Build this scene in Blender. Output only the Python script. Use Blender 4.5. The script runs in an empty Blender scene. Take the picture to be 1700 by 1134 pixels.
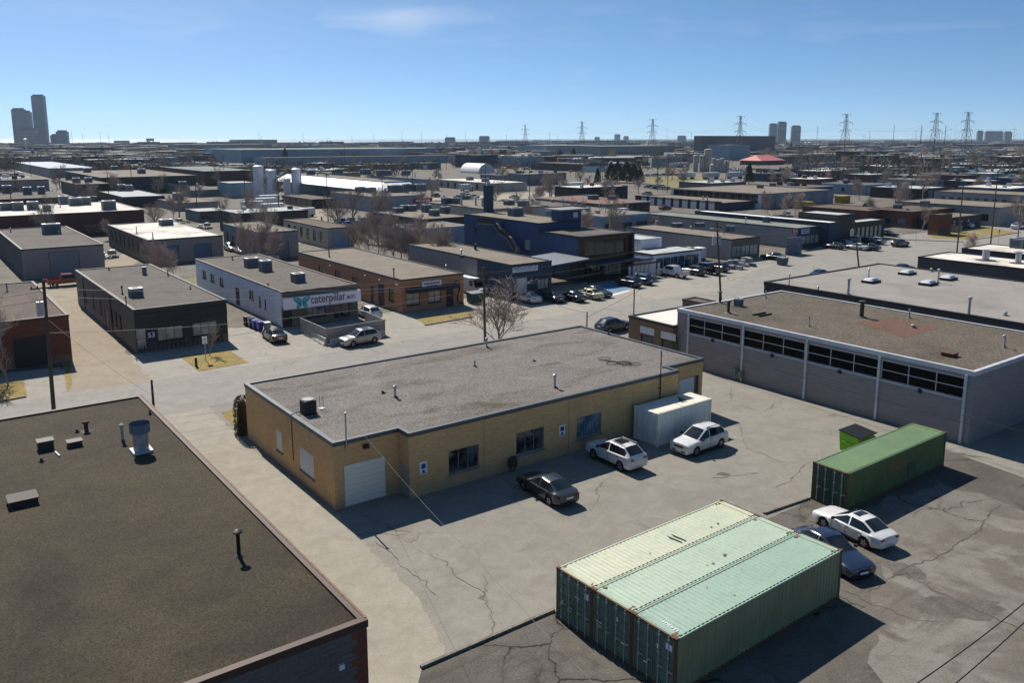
import bpy, bmesh, math, random
from mathutils import Vector, Matrix
random.seed(7)
S = bpy.context.scene
COL = S.collection
R_ = math.radians

# ------------------------------------------------------------------ camera
FPX, PITCH, CH, CX, CY = 1388.8, 0.1797, 22.49, 850.0, 482.2
cam_d = bpy.data.cameras.new('camera'); cam = bpy.data.objects.new('camera', cam_d)
COL.objects.link(cam); S.camera = cam
cam.location = (0, 0, CH); cam.rotation_euler = (math.pi/2-PITCH, 0, 0)
cam_d.sensor_width = 36; cam_d.lens = FPX*36/1700
cam_d.shift_y = -(567-CY)/1700
cam_d.clip_start = 0.5; cam_d.clip_end = 60000

# ------------------------------------------------------------------ sun, sky, exposure
SUN_DIR = Vector((-0.517, 0.856, 1.0)).normalized()      # towards the sun
sd = bpy.data.lights.new('sun', 'SUN'); so = bpy.data.objects.new('sun', sd); COL.objects.link(so)
sd.energy = 5.0; sd.angle = R_(0.5); sd.color = (1.0, .93, .82)
so.rotation_euler = SUN_DIR.to_track_quat('Z', 'Y').to_euler()
so.location = (0, 0, 400)
W = bpy.data.worlds.new('World'); S.world = W; W.use_nodes = True
nt = W.node_tree; nt.nodes.clear(); N = nt.nodes.new; L = nt.links.new
out = N('ShaderNodeOutputWorld'); bg = N('ShaderNodeBackground'); L(bg.outputs[0], out.inputs[0])
sky = N('ShaderNodeTexSky'); sky.sky_type = 'NISHITA'; sky.sun_disc = False
sky.sun_elevation = R_(45); sky.sun_rotation = math.atan2(-0.517, 0.856)
sky.altitude = 600; sky.air_density = .9; sky.dust_density = 0.5; sky.ozone_density = 3.0
tc = N('ShaderNodeTexCoord')
# the blue deepens quickly above the horizon on this clear day: stretch elevation
sep = N('ShaderNodeSeparateXYZ'); L(tc.outputs['Generated'], sep.inputs[0])
mz = N('ShaderNodeMath'); mz.operation = 'MULTIPLY_ADD'; mz.inputs[1].default_value = 2.0; mz.inputs[2].default_value = .075; L(sep.outputs[2], mz.inputs[0])
cmb = N('ShaderNodeCombineXYZ'); L(sep.outputs[0], cmb.inputs[0]); L(sep.outputs[1], cmb.inputs[1]); L(mz.outputs[0], cmb.inputs[2])
nrm = N('ShaderNodeVectorMath'); nrm.operation = 'NORMALIZE'; L(cmb.outputs[0], nrm.inputs[0]); L(nrm.outputs[0], sky.inputs[0])
# thin cirrus wisps
vd = N('ShaderNodeMapping'); vd.inputs['Scale'].default_value = (3.0, 3.0, 17); vd.inputs['Rotation'].default_value = (0, R_(-5), 0)
L(tc.outputs['Generated'], vd.inputs[0])
cn = N('ShaderNodeTexNoise'); cn.inputs['Scale'].default_value = 2.2; cn.inputs['Detail'].default_value = 7; cn.inputs['Distortion'].default_value = 1.1
L(vd.outputs[0], cn.inputs['Vector'])
cr = N('ShaderNodeMapRange'); cr.inputs[1].default_value = .56; cr.inputs[2].default_value = .80; cr.inputs[4].default_value = .30; L(cn.outputs[0], cr.inputs[0])
# one wisp of its own, high in front
wd = N('ShaderNodeVectorMath'); wd.operation = 'SUBTRACT'; L(tc.outputs['Generated'], wd.inputs[0])
wdir = Vector((-0.113, 1, 0.136)).normalized(); wd.inputs[1].default_value = wdir
wm = N('ShaderNodeMapping'); wm.inputs['Rotation'].default_value = (0, R_(9), 0); wm.inputs['Scale'].default_value = (7.5, 3, 38); L(wd.outputs[0], wm.inputs[0])
wl = N('ShaderNodeVectorMath'); wl.operation = 'LENGTH'; L(wm.outputs[0], wl.inputs[0])
wn = N('ShaderNodeTexNoise'); wn.inputs['Scale'].default_value = 9; wn.inputs['Detail'].default_value = 8; wn.inputs['Distortion'].default_value = .8
wm2 = N('ShaderNodeMapping'); wm2.inputs['Scale'].default_value = (1, 1, 4); wm2.inputs['Rotation'].default_value = (0, R_(12), 0); L(tc.outputs['Generated'], wm2.inputs[0]); L(wm2.outputs[0], wn.inputs['Vector'])
wa = N('ShaderNodeMath'); wa.operation = 'MULTIPLY_ADD'; wa.inputs[1].default_value = 1.9; L(wn.outputs[0], wa.inputs[0]); L(wl.outputs['Value'], wa.inputs[2])
wr = N('ShaderNodeMapRange'); wr.inputs[1].default_value = 1.75; wr.inputs[2].default_value = .75; wr.inputs[3].default_value = 0; wr.inputs[4].default_value = .34; L(wa.outputs[0], wr.inputs[0])
wx = N('ShaderNodeMath'); wx.operation = 'MAXIMUM'; L(wr.outputs[0], wx.inputs[0])
ce = N('ShaderNodeMapRange'); ce.inputs[1].default_value = .02; ce.inputs[2].default_value = .12; L(sep.outputs[2], ce.inputs[0])
cmul = N('ShaderNodeMath'); cmul.operation = 'MULTIPLY'; L(cr.outputs[0], cmul.inputs[0]); L(ce.outputs[0], cmul.inputs[1])
cm2 = N('ShaderNodeMath'); cm2.operation = 'MULTIPLY'; cm2.inputs[1].default_value = .30; L(cmul.outputs[0], cm2.inputs[0])
L(cm2.outputs[0], wx.inputs[1])
hs = N('ShaderNodeHueSaturation'); hs.inputs['Saturation'].default_value = 1.14; hs.inputs['Hue'].default_value = .493; hs.inputs['Value'].default_value = 1.16; L(sky.outputs[0], hs.inputs['Color'])
cmx = N('ShaderNodeMix'); cmx.data_type = 'RGBA'; L(wx.outputs[0], cmx.inputs[0]); L(hs.outputs[0], cmx.inputs[6]); cmx.inputs[7].default_value = (9, 9.2, 9.6, 1)
L(cmx.outputs[2], bg.inputs[0]); bg.inputs[1].default_value = 0.074
S.view_settings.view_transform = 'Standard'; S.view_settings.look = 'None'
S.view_settings.gamma = 1; S.view_settings.use_curve_mapping = False
S.view_settings.exposure = 0.5
try:
    S.cycles.max_bounces = 6; S.cycles.volume_bounces = 0; S.cycles.diffuse_bounces = 3; S.cycles.glossy_bounces = 3
    S.cycles.caustics_reflective = False; S.cycles.caustics_refractive = False
    S.cycles.sample_clamp_indirect = 8
except Exception: pass

# ------------------------------------------------------------------ geometry of the view and of the street grid
GA = 0.6365
A = Vector((math.cos(GA), math.sin(GA))); B = Vector((-math.sin(GA), math.cos(GA)))
sp, cp = math.sin(PITCH), math.cos(PITCH)
def ray(px, py):
    x = (px-CX)/FPX; y = (CY-py)/FPX
    return Vector((x, cp+y*sp, -sp+y*cp))
def G(px, py, z=0.0):
    d = ray(px, py); t = (z-CH)/d.z
    return Vector((d.x*t, d.y*t))
def P2(x, y, z):
    k = z-CH; dz = y*cp-k*sp
    return CX+FPX*x/dz, CY-FPX*(y*sp+k*cp)/dz
def hfrom(px, py, ybase):
    b = G(px, ybase); t = (CY-py)/FPX
    return CH+b.y*(t*cp-sp)/(cp+t*sp)
def htop(P, py):
    t = (CY-py)/FPX
    return CH+P.y*(t*cp-sp)/(cp+t*sp)
def ab(P): return P.dot(A), P.dot(B)
def wab(a, b): return A*a+B*b
def srgb(r, g, b): return tuple(((c/255)/12.92 if c/255 <= .04045 else ((c/255+.055)/1.055)**2.4) for c in (r, g, b))

# ------------------------------------------------------------------ materials
MC = {}
def newmat(name):
    m = bpy.data.materials.new(name); m.use_nodes = True
    t = m.node_tree; return m, t, t.nodes['Principled BSDF'], t.nodes.new, t.links.new
def noise(N, L, vec, scale, detail=4, rough=.55, dist=0):
    n = N('ShaderNodeTexNoise'); n.inputs['Scale'].default_value = scale; n.inputs['Detail'].default_value = detail
    n.inputs['Roughness'].default_value = rough; n.inputs['Distortion'].default_value = dist; L(vec, n.inputs['Vector']); return n.outputs[0]
def mr(N, L, v, a, b, c=0., d=1.):
    n = N('ShaderNodeMapRange'); n.inputs[1].default_value = a; n.inputs[2].default_value = b; n.inputs[3].default_value = c; n.inputs[4].default_value = d; L(v, n.inputs[0]); return n.outputs[0]
def mix(N, L, f, a, b, mode='MIX'):
    n = N('ShaderNodeMix'); n.data_type = 'RGBA'; n.blend_type = mode
    for i, v in ((0, f), (6, a), (7, b)):
        if isinstance(v, (int, float)): n.inputs[i].default_value = v
        elif isinstance(v, tuple): n.inputs[i].default_value = (*v, 1)
        else: L(v, n.inputs[i])
    return n.outputs[2]
def mth(N, L, op, a, b=None):
    n = N('ShaderNodeMath'); n.operation = op
    for i, v in ((0, a), (1, b)):
        if v is None: continue
        if isinstance(v, (int, float)): n.inputs[i].default_value = v
        else: L(v, n.inputs[i])
    return n.outputs[0]
def pm(name, c1, c2=None, scale=.6, rough=.8, metal=0., grain=0., gscale=25, bump=0., spec=.3):
    """base colour with soft variation and optional fine grain"""
    if name in MC: return MC[name]
    m, t, p, N, L = newmat(name); MC[name] = m
    if c2 is None: c2 = tuple(c*.78 for c in c1)
    co = N('ShaderNodeTexCoord').outputs['Object']
    n1 = noise(N, L, co, scale, 5, .6)
    c = mix(N, L, mr(N, L, n1, .35, .68), c1, c2)
    if grain:
        g = noise(N, L, co, gscale, 2, .7)
        c = mix(N, L, 1.0, c, mix(N, L, mr(N, L, g, .3, .7), (1-grain,)*3, (1+grain,)*3), 'MULTIPLY')
        if bump:
            b = N('ShaderNodeBump'); b.inputs['Strength'].default_value = bump; b.inputs['Distance'].default_value = .02; L(g, b.inputs['Height']); L(b.outputs[0], p.inputs['Normal'])
    L(c, p.inputs['Base Color'])
    p.inputs['Roughness'].default_value = rough; p.inputs['Metallic'].default_value = metal; p.inputs['Specular IOR Level'].default_value = spec
    return m
def brick(name, c1, c2, mortar, bw=.22, bh=.075, gap=.012, stain=.35, patch=None):
    """brick or block courses running round a building's axis-aligned walls"""
    if name in MC: return MC[name]
    m, t, p, N, L = newmat(name); MC[name] = m
    co = N('ShaderNodeTexCoord').outputs['Object']
    s = N('ShaderNodeSeparateXYZ'); L(co, s.inputs[0])
    u = mth(N, L, 'ADD', s.outputs[0], s.outputs[1])
    cb = N('ShaderNodeCombineXYZ'); L(u, cb.inputs[0]); L(s.outputs[2], cb.inputs[1])
    b = N('ShaderNodeTexBrick'); L(cb.outputs[0], b.inputs['Vector'])
    b.inputs['Color1'].default_value = (*c1, 1); b.inputs['Color2'].default_value = (*c2, 1); b.inputs['Mortar'].default_value = (*mortar, 1)
    b.inputs['Scale'].default_value = 1; b.inputs['Brick Width'].default_value = bw; b.inputs['Row Height'].default_value = bh; b.inputs['Mortar Size'].default_value = gap
    b.inputs['Bias'].default_value = -.1
    c = b.outputs[0]
    # streaks: courses of slightly different firing
    st = N('ShaderNodeMapping'); st.inputs['Scale'].default_value = (.5, .5, 9); L(co, st.inputs[0])
    n2 = noise(N, L, st.outputs[0], 1.2, 5, .7)
    c = mix(N, L, mr(N, L, n2, .38, .66, 0, .65), c, (c1[0]*.66, c1[1]*.62, c1[2]*.6))
    c = mix(N, L, mr(N, L, noise(N, L, st.outputs[0], 2.7, 3, .6), .58, .75, 0, .35), c, tuple(min(.8, x*1.25) for x in c1))
    n1 = noise(N, L, co, .45, 5, .6)
    c = mix(N, L, mr(N, L, n1, .5, .75, 0, stain), c, tuple(x*.5+.03 for x in c2))
    # splash-back dirt at the foot of the wall
    zz = mth(N, L, 'ADD', s.outputs[2], mth(N, L, 'MULTIPLY', noise(N, L, co, 1.3, 4), -1.2))
    c = mix(N, L, mr(N, L, zz, .55, -.45, 0, .5), c, (.26, .23, .19))
    L(c, p.inputs['Base Color']); p.inputs['Roughness'].default_value = .88; p.inputs['Specular IOR Level'].default_value = .2
    bp = N('ShaderNodeBump'); bp.inputs['Strength'].default_value = .5; bp.inputs['Distance'].default_value = .008; L(b.outputs['Fac'], bp.inputs['Height']); bp.invert = True
    L(bp.outputs[0], p.inputs['Normal'])
    return m
def roofmat(name, c1, c2, dark, stain=.5, sscale=.12, grain=.35, gscale=9, seed=0, moss=None, light=None, seam=0, streak=None):
    """gravel or membrane roof with ponding stains"""
    if name in MC: return MC[name]
    m, t, p, N, L = newmat(name); MC[name] = m
    co0 = N('ShaderNodeTexCoord').outputs['Object']
    mp = N('ShaderNodeMapping'); mp.inputs['Location'].default_value = (seed*13.7, seed*7.1, 0); L(co0, mp.inputs[0]); co = mp.outputs[0]
    c = mix(N, L, mr(N, L, noise(N, L, co, .35, 6, .62), .35, .65), c1, c2)
    sv_ = co
    if streak:
        sm_ = N('ShaderNodeMapping'); sm_.inputs['Scale'].default_value = streak; L(co, sm_.inputs[0]); sv_ = sm_.outputs[0]
    stn = noise(N, L, sv_, sscale, 7, .62, .6)
    c = mix(N, L, mr(N, L, stn, .52, .68, 0, stain), c, dark)
    if moss:
        mo = noise(N, L, co, sscale*2.6, 9, .72, 1.2)
        c = mix(N, L, mr(N, L, mo, .55, .66, 0, .7), c, moss)
    if light:
        lo = noise(N, L, co, sscale*1.7, 6, .6, .3)
        c = mix(N, L, mr(N, L, lo, .58, .72, 0, .6), c, light)
    g = noise(N, L, co, gscale, 2, .8)
    c = mix(N, L, 1.0, c, mix(N, L, mr(N, L, g, .38, .62), (1-grain,)*3, (1+grain,)*3), 'MULTIPLY')
    if seam:
        s = N('ShaderNodeSeparateXYZ'); L(co0, s.inputs[0])
        fr = mth(N, L, 'FRACT', mth(N, L, 'MULTIPLY', s.outputs[0], 1/seam))
        c = mix(N, L, mr(N, L, fr, .04, .0, 0, .5), c, dark)
    L(c, p.inputs['Base Color']); p.inputs['Roughness'].default_value = .92; p.inputs['Specular IOR Level'].default_value = .15
    b = N('ShaderNodeBump'); b.inputs['Strength'].default_value = .55; b.inputs['Distance'].default_value = .03; L(g, b.inputs['Height']); L(b.outputs[0], p.inputs['Normal'])
    return m
def pavemat(name, c1, c2, dark, cscale=.11, crack=.6, grain=.12, stain=.35, seed=0, fine=.5, patchc=None):
    """asphalt or concrete: broad weathering, oil stains, branching cracks, grain"""
    if name in MC: return MC[name]
    m, t, p, N, L = newmat(name); MC[name] = m
    mp = N('ShaderNodeMapping'); mp.inputs['Location'].default_value = (seed*31.7, seed*17.1, 0); L(N('ShaderNodeTexCoord').outputs['Object'], mp.inputs[0]); co = mp.outputs[0]
    c = mix(N, L, mr(N, L, noise(N, L, co, .07, 8, .62, .4), .36, .64), c1, c2)
    c = mix(N, L, mr(N, L, noise(N, L, co, .22, 8, .68, 1.2), .55, .74, 0, stain), c, dark)
    wn = N('ShaderNodeTexNoise'); wn.inputs['Scale'].default_value = .35; wn.inputs['Detail'].default_value = 7; L(co, wn.inputs['Vector'])
    wv = N('ShaderNodeVectorMath'); wv.operation = 'MULTIPLY_ADD'; L(wn.outputs['Color'], wv.inputs[0]); wv.inputs[1].default_value = (3.2, 3.2, 0); L(co, wv.inputs[2])
    vo = N('ShaderNodeTexVoronoi'); vo.feature = 'DISTANCE_TO_EDGE'; vo.inputs['Scale'].default_value = cscale; L(wv.outputs[0], vo.inputs['Vector'])
    msk = mr(N, L, noise(N, L, co, .09, 4, .5, .2), .47, .56)
    ck = mth(N, L, 'MULTIPLY', mr(N, L, vo.outputs['Distance'], .0062, .0022), msk)
    c = mix(N, L, mth(N, L, 'MULTIPLY', ck, crack), c, tuple(x*.3 for x in dark))
    halo = mth(N, L, 'MULTIPLY', mr(N, L, vo.outputs['Distance'], .05, .0), msk)
    c = mix(N, L, mth(N, L, 'MULTIPLY', halo, crack*.22), c, dark)
    vo2 = N('ShaderNodeTexVoronoi'); vo2.feature = 'DISTANCE_TO_EDGE'; vo2.inputs['Scale'].default_value = cscale*7; L(wv.outputs[0], vo2.inputs['Vector'])
    m2 = mr(N, L, noise(N, L, co, .16, 5, .6, .3), .58, .68)
    ck2 = mth(N, L, 'MULTIPLY', mr(N, L, vo2.outputs['Distance'], .03, .008), m2)
    c = mix(N, L, mth(N, L, 'MULTIPLY', ck2, crack*fine), c, dark)
    if patchc:
        c = mix(N, L, mr(N, L, noise(N, L, co, .13, 9, .65, 1.5), .47, .56, 0, .85), c, patchc)
    mo = noise(N, L, co, .75, 8, .72, .8)
    c = mix(N, L, 1.0, c, mix(N, L, mr(N, L, mo, .36, .64), (.88,)*3, (1.10,)*3), 'MULTIPLY')
    sp = noise(N, L, co, 1.7, 5, .6, .4)
    c = mix(N, L, mr(N, L, sp, .66, .74, 0, .4), c, dark)
    rt = N('ShaderNodeMapping'); rt.inputs['Rotation'].default_value = (0, 0, -GA); L(co, rt.inputs[0]); r2 = N('ShaderNodeMapping'); r2.inputs['Scale'].default_value = (.05, 1.6, 1); L(rt.outputs[0], r2.inputs[0])
    c = mix(N, L, mr(N, L, noise(N, L, r2.outputs[0], 1.0, 4, .6, .6), .56, .72, 0, .28), c, dark)
    g = noise(N, L, co, 9, 4, .85)
    c = mix(N, L, 1.0, c, mix(N, L, mr(N, L, g, .36, .64), (1-grain,)*3, (1+grain,)*3), 'MULTIPLY')
    L(c, p.inputs['Base Color']); p.inputs['Roughness'].default_value = .9; p.inputs['Specular IOR Level'].default_value = .2
    b = N('ShaderNodeBump'); b.inputs['Strength'].default_value = .35; b.inputs['Distance'].default_value = .02; L(g, b.inputs['Height']); L(b.outputs[0], p.inputs['Normal'])
    return m
def rusty(name, c1, c2, rustamt=.6, rough=.55, thr=.62):
    if name in MC: return MC[name]
    m, t, p, N, L = newmat(name); MC[name] = m
    tc = N('ShaderNodeTexCoord'); co = tc.outputs['Object']
    c = mix(N, L, mr(N, L, noise(N, L, co, .5, 5, .6), .35, .65), c1, c2)
    st = N('ShaderNodeMapping'); st.inputs['Scale'].default_value = (3, 3, .35); L(co, st.inputs[0])
    c = mix(N, L, mr(N, L, noise(N, L, st.outputs[0], 1.5, 6, .7), .5, .75, 0, .6), c, tuple(x*.5+.01 for x in c1))
    rn = noise(N, L, co, 1.1, 9, .72, .5)
    c = mix(N, L, mr(N, L, rn, thr, thr+.05, 0, rustamt), c, (.16, .062, .025))
    L(c, p.inputs['Base Color']); p.inputs['Roughness'].default_value = rough; p.inputs['Specular IOR Level'].default_value = .3
    return m
def paint(name, c, rough=.25, coat=.6, metal=0):
    if name in MC: return MC[name]
    m, t, p, N, L = newmat(name); MC[name] = m
    co = N('ShaderNodeTexCoord').outputs['Object']
    L(mix(N, L, mr(N, L, noise(N, L, co, 1.4, 4), .4, .7), c, tuple(x*.86+.004 for x in c)), p.inputs['Base Color'])
    p.inputs['Roughness'].default_value = rough; p.inputs['Coat Weight'].default_value = coat; p.inputs['Coat Roughness'].default_value = .06; p.inputs['Metallic'].default_value = metal
    return m
def glass(name, c=(.012, .016, .02), rough=.06, blinds=None):
    if name in MC: return MC[name]
    m, t, p, N, L = newmat(name); MC[name] = m
    co = N('ShaderNodeTexCoord').outputs['Object']
    col = mix(N, L, mr(N, L, noise(N, L, co, .9, 2), .42, .6), c, blinds if blinds else tuple(x*2.2 for x in c))
    L(col, p.inputs['Base Color']); p.inputs['Roughness'].default_value = rough; p.inputs['Specular IOR Level'].default_value = .6
    return m

g_black = glass('glass_black', (.002, .002, .003), .3, (.003, .003, .004)); g_black.node_tree.nodes['Principled BSDF'].inputs['Specular IOR Level'].default_value = .08
g_dark = glass('glass_dark'); g_blind = glass('glass_blinds', (.26, .28, .26), .1, (.36, .37, .34)); g_blue = glass('glass_blue', (.02, .035, .06), .06, (.10, .15, .20))
g_car = glass('car_glass', (.008, .010, .012), .03)
m_black = pm('black_metal', (.012, .012, .014), rough=.5)
m_rubber = pm('rubber', (.015, .015, .016), rough=.85)
m_rim = pm('rim_alloy', (.45, .46, .48), (.35, .36, .38), metal=.8, rough=.3)
m_white = pm('white_paint', (.62, .63, .65), (.52, .53, .56), rough=.6)
m_galv = pm('galvanised', (.42, .44, .47), (.28, .30, .33), 2.5, .45, .55)
m_greymetal = pm('grey_metal', (.22, .23, .25), (.15, .16, .18), 1.5, .55, .2)
m_darkmetal = pm('dark_metal', (.035, .035, .04), (.06, .05, .045), 2, .6, .1)
m_rustmetal = pm('rust_metal', (.13, .06, .035), (.06, .035, .025), 2, .85)
m_coping = pm('coping_grey', (.10, .108, .12), (.075, .082, .092), 1, .5, .3)
m_copblack = pm('coping_black', (.02, .02, .023), rough=.5)
m_copwhite = pm('coping_white', (.55, .57, .6), (.42, .44, .48), 1, .5, .2)
m_copbrown = pm('coping_brown', (.07, .035, .028), (.05, .03, .025), 1, .6)
m_wood = pm('weathered_wood', (.33, .315, .30), (.23, .225, .22), 4, .85, grain=.25, gscale=12)
m_pole = pm('pole_wood', (.085, .07, .06), (.05, .043, .04), 3, .9, grain=.2)
m_conc = pm('concrete', (.42, .41, .38), (.30, .29, .27), 1.2, .9, grain=.12)
m_signw = pm('sign_white', (.78, .78, .86), (.70, .71, .80), 2, .5)
m_teal = pm('sign_teal', (.02, .32, .42), (.015, .24, .34), 3, .5)
m_purple = pm('sign_purple', (.13, .04, .16), rough=.5)
m_navyt = pm('sign_navy', (.03, .05, .18), rough=.5)
m_redt = pm('sign_red', (.32, .02, .02), rough=.5)
m_bark = pm('bark', (.24, .20, .175), (.31, .265, .235), 1.5, .95)
m_barkp = pm('bark_reddish', (.40, .32, .28), (.32, .26, .235), 1.5, .95)
m_needle = pm('needles', (.022, .045, .018), (.045, .065, .022), 1.3, .9, spec=.1)
m_shrub = pm('shrub_leaf', (.035, .04, .022), (.06, .05, .03), 2, .9, spec=.1)

# wall kinds
w_yellow = brick('brick_buff', (.76, .475, .215), (.62, .355, .15), (.50, .36, .22), .24, .085, .010)
w_orange = brick('brick_orange', (.47, .24, .125), (.38, .18, .095), (.26, .15, .10), stain=.3)
w_red = brick('brick_red', (.20, .06, .035), (.15, .045, .03), (.12, .08, .07))
w_tan = brick('brick_tan', (.26, .17, .10), (.20, .13, .08), (.18, .14, .1))
w_block = brick('block_grey', (.31, .285, .29), (.27, .25, .255), (.19, .18, .185), .4, .2, .012, stain=.25)
w_block2 = brick('block_light', (.33, .325, .33), (.29, .285, .29), (.23, .23, .235), .4, .2, .012, stain=.3)
w_blockd = brick('block_dark', (.06, .062, .068), (.05, .052, .058), (.035, .036, .04), .4, .2, .012, stain=.2)
w_brown = brick('block_brown', (.17, .15, .135), (.14, .125, .115), (.10, .095, .09), .4, .2, .012)
w_white = pm('wall_white', (.68, .70, .76), (.60, .62, .68), .5, .8)
w_black = pm('wall_black', (.018, .019, .023), (.028, .03, .035), .6, .6)
w_navy = pm('wall_navy', (.028, .052, .085), (.022, .04, .07), .6, .7)
w_blue = pm('wall_blue', (.035, .068, .155), (.028, .055, .125), .5, .7)
w_lblue = pm('wall_paleblue', (.20, .28, .34), (.16, .23, .29), .2, .7)
w_grey = pm('wall_grey', (.22, .23, .25), (.17, .18, .20), .3, .8)
w_dark = pm('wall_dark', (.06, .062, .07), (.045, .045, .05), .4, .8)
w_maroon = pm('wall_maroon', (.11, .05, .05), (.08, .04, .04), .4, .8)
w_cream = pm('wall_cream', (.42, .40, .36), (.33, .31, .28), .3, .8)
w_greenish = pm('wall_greygreen', (.20, .24, .23), (.16, .20, .20), .2, .8)
# roofs
r_main = roofmat('roof_gravel_grey', (.165, .152, .142), (.135, .125, .118), (.075, .062, .05), .9, .26, .42, 10, 3, streak=(.4, 1.3, 1), light=(.21, .195, .18))
r_brown = roofmat('roof_gravel_brown', (.058, .047, .031), (.043, .035, .026), (.022, .019, .016), .8, .09, .42, 15, 5, moss=(.048, .044, .024))
r_ware = roofmat('roof_gravel_tan', (.115, .097, .078), (.092, .079, .065), (.055, .045, .035), .8, .13, .45, 8, 2, moss=(.10, .095, .055))
r_pale = roofmat('roof_gravel_pale', (.26, .245, .225), (.225, .21, .195), (.14, .13, .12), .5, .08, .28, 9, 8)
r_grey = roofmat('roof_grey', (.125, .112, .10), (.10, .09, .08), (.06, .055, .05), .7, .14, .3, 8, 4)
r_tan = roofmat('roof_tan', (.20, .175, .145), (.165, .142, .118), (.12, .10, .08), .6, .12, .3, 8, 6, moss=(.16, .115, .06))
r_white = roofmat('roof_white', (.66, .62, .56), (.56, .53, .49), (.20, .17, .14), .85, .16, .12, 8, 1)
r_light = roofmat('roof_light', (.42, .44, .44), (.36, .38, .38), (.22, .22, .21), .5, .1, .12, 8, 9)
r_brownf = roofmat('roof_brown_far', (.12, .093, .072), (.11, .085, .065), (.06, .05, .04), .6, .08, .2, 6, 11)
r_green = roofmat('roof_greengrey', (.19, .215, .195), (.16, .18, .165), (.12, .12, .11), .5, .1, .15, 8, 12)
r_blue = pm('roof_blue_metal', (.05, .08, .14), (.04, .065, .11), .1, .5, .2)

# ------------------------------------------------------------------ mesh helpers
class MB:
    def __init__(s): s.v = []; s.f = []; s.m = []
    def add(s, vs, fs, m=0):
        o = len(s.v); s.v += [tuple(v) for v in vs]; s.f += [tuple(i+o for i in f) for f in fs]; s.m += [m]*len(fs)
    def quad(s, a, b, c, d, m=0): s.add((a, b, c, d), ((0, 1, 2, 3),), m)
    def box(s, x0, y0, z0, x1, y1, z1, m=0):
        s.add([(x0,y0,z0),(x1,y0,z0),(x1,y1,z0),(x0,y1,z0),(x0,y0,z1),(x1,y0,z1),(x1,y1,z1),(x0,y1,z1)],
              [(3,2,1,0),(4,5,6,7),(0,1,5,4),(1,2,6,5),(2,3,7,6),(3,0,4,7)], m)
    def cyl(s, p0, p1, r0, r1=None, n=10, m=0, cap=True):
        r1 = r0 if r1 is None else r1
        p0 = Vector(p0); p1 = Vector(p1); d = (p1-p0)
        if d.length < 1e-6: return
        d.normalize(); u = d.orthogonal().normalized(); w = d.cross(u)
        vs = []
        for p, r in ((p0, r0), (p1, r1)):
            for i in range(n):
                t = 2*math.pi*i/n; vs.append(p+(u*math.cos(t)+w*math.sin(t))*r)
        fs = [(i, (i+1) % n, n+(i+1) % n, n+i) for i in range(n)]
        if cap: fs += [tuple(range(n-1, -1, -1)), tuple(range(n, 2*n))]
        s.add(vs, fs, m)
    def tube(s, pts, r, n=4, m=0):
        for a, b in zip(pts, pts[1:]): s.cyl(a, b, r, n=n, m=m, cap=False)
    def mesh(s, name, mats, smooth=False):
        me = bpy.data.meshes.new(name); me.from_pydata(s.v, [], s.f)
        for x in (mats if isinstance(mats, (list, tuple)) else [mats]): me.materials.append(x)
        if any(s.m): me.polygons.foreach_set('material_index', s.m)
        if smooth:
            me.polygons.foreach_set('use_smooth', [True]*len(s.f))
            try: me.set_sharp_from_angle(angle=R_(38))
            except Exception: pass
        me.update(); return me
    def build(s, name, mats, parent=None, smooth=False, **kw):
        o = bpy.data.objects.new(name, s.mesh(name, mats, smooth)); COL.objects.link(o)
        if parent: o.parent = parent
        for k, v in kw.items(): o[k] = v
        return o
def tag(o, label, cat, group=None):
    o['label'] = label; o['category'] = cat
    if group: o['group'] = group
    return o
def empty(name, loc, rz=0, label=None, cat=None, group=None):
    o = bpy.data.objects.new(name, None); COL.objects.link(o); o.location = loc; o.rotation_euler = (0, 0, rz)
    o.empty_display_size = .1
    if label: tag(o, label, cat, group)
    return o
def inst(me, name, parent=None, loc=(0, 0, 0), rz=0, sc=None, rot=None):
    o = bpy.data.objects.new(name, me); COL.objects.link(o); o.location = loc; o.rotation_euler = rot or (0, 0, rz)
    if sc: o.scale = sc
    if parent: o.parent = parent
    return o
def children_map():
    d = {}
    for o in COL.objects:
        if o.parent: d.setdefault(o.parent.name, []).append(o)
    return d
def copy_tree(o, cm, parent=None):
    c = o.copy(); COL.objects.link(c)
    if parent: c.parent = parent
    for ch in cm.get(o.name, []): copy_tree(ch, cm, c)
    return c
def structure(name, mb, mat):
    o = mb.build(name, mat); o['kind'] = 'structure'; return o
def text(s, size, mat, parent, loc, rot=(math.pi/2, 0, 0), depth=.02, name='lettering', align='LEFT', bold=0.0, sx=1, fitw=None):
    cu = bpy.data.curves.new('t', 'FONT'); cu.body = s; cu.size = size; cu.extrude = depth; cu.align_x = align; cu.offset = bold
    cu.resolution_u = 3
    to = bpy.data.objects.new('t', cu); COL.objects.link(to)
    dg = bpy.context.evaluated_depsgraph_get(); me = bpy.data.meshes.new_from_object(to.evaluated_get(dg))
    bpy.data.objects.remove(to); bpy.data.curves.remove(cu)
    me.materials.clear(); me.materials.append(mat)
    if fitw: sx = fitw/max(v.co.x for v in me.vertices)
    o = inst(me, name, parent, loc, rot=rot); o.scale = (sx, 1, 1); return o

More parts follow.
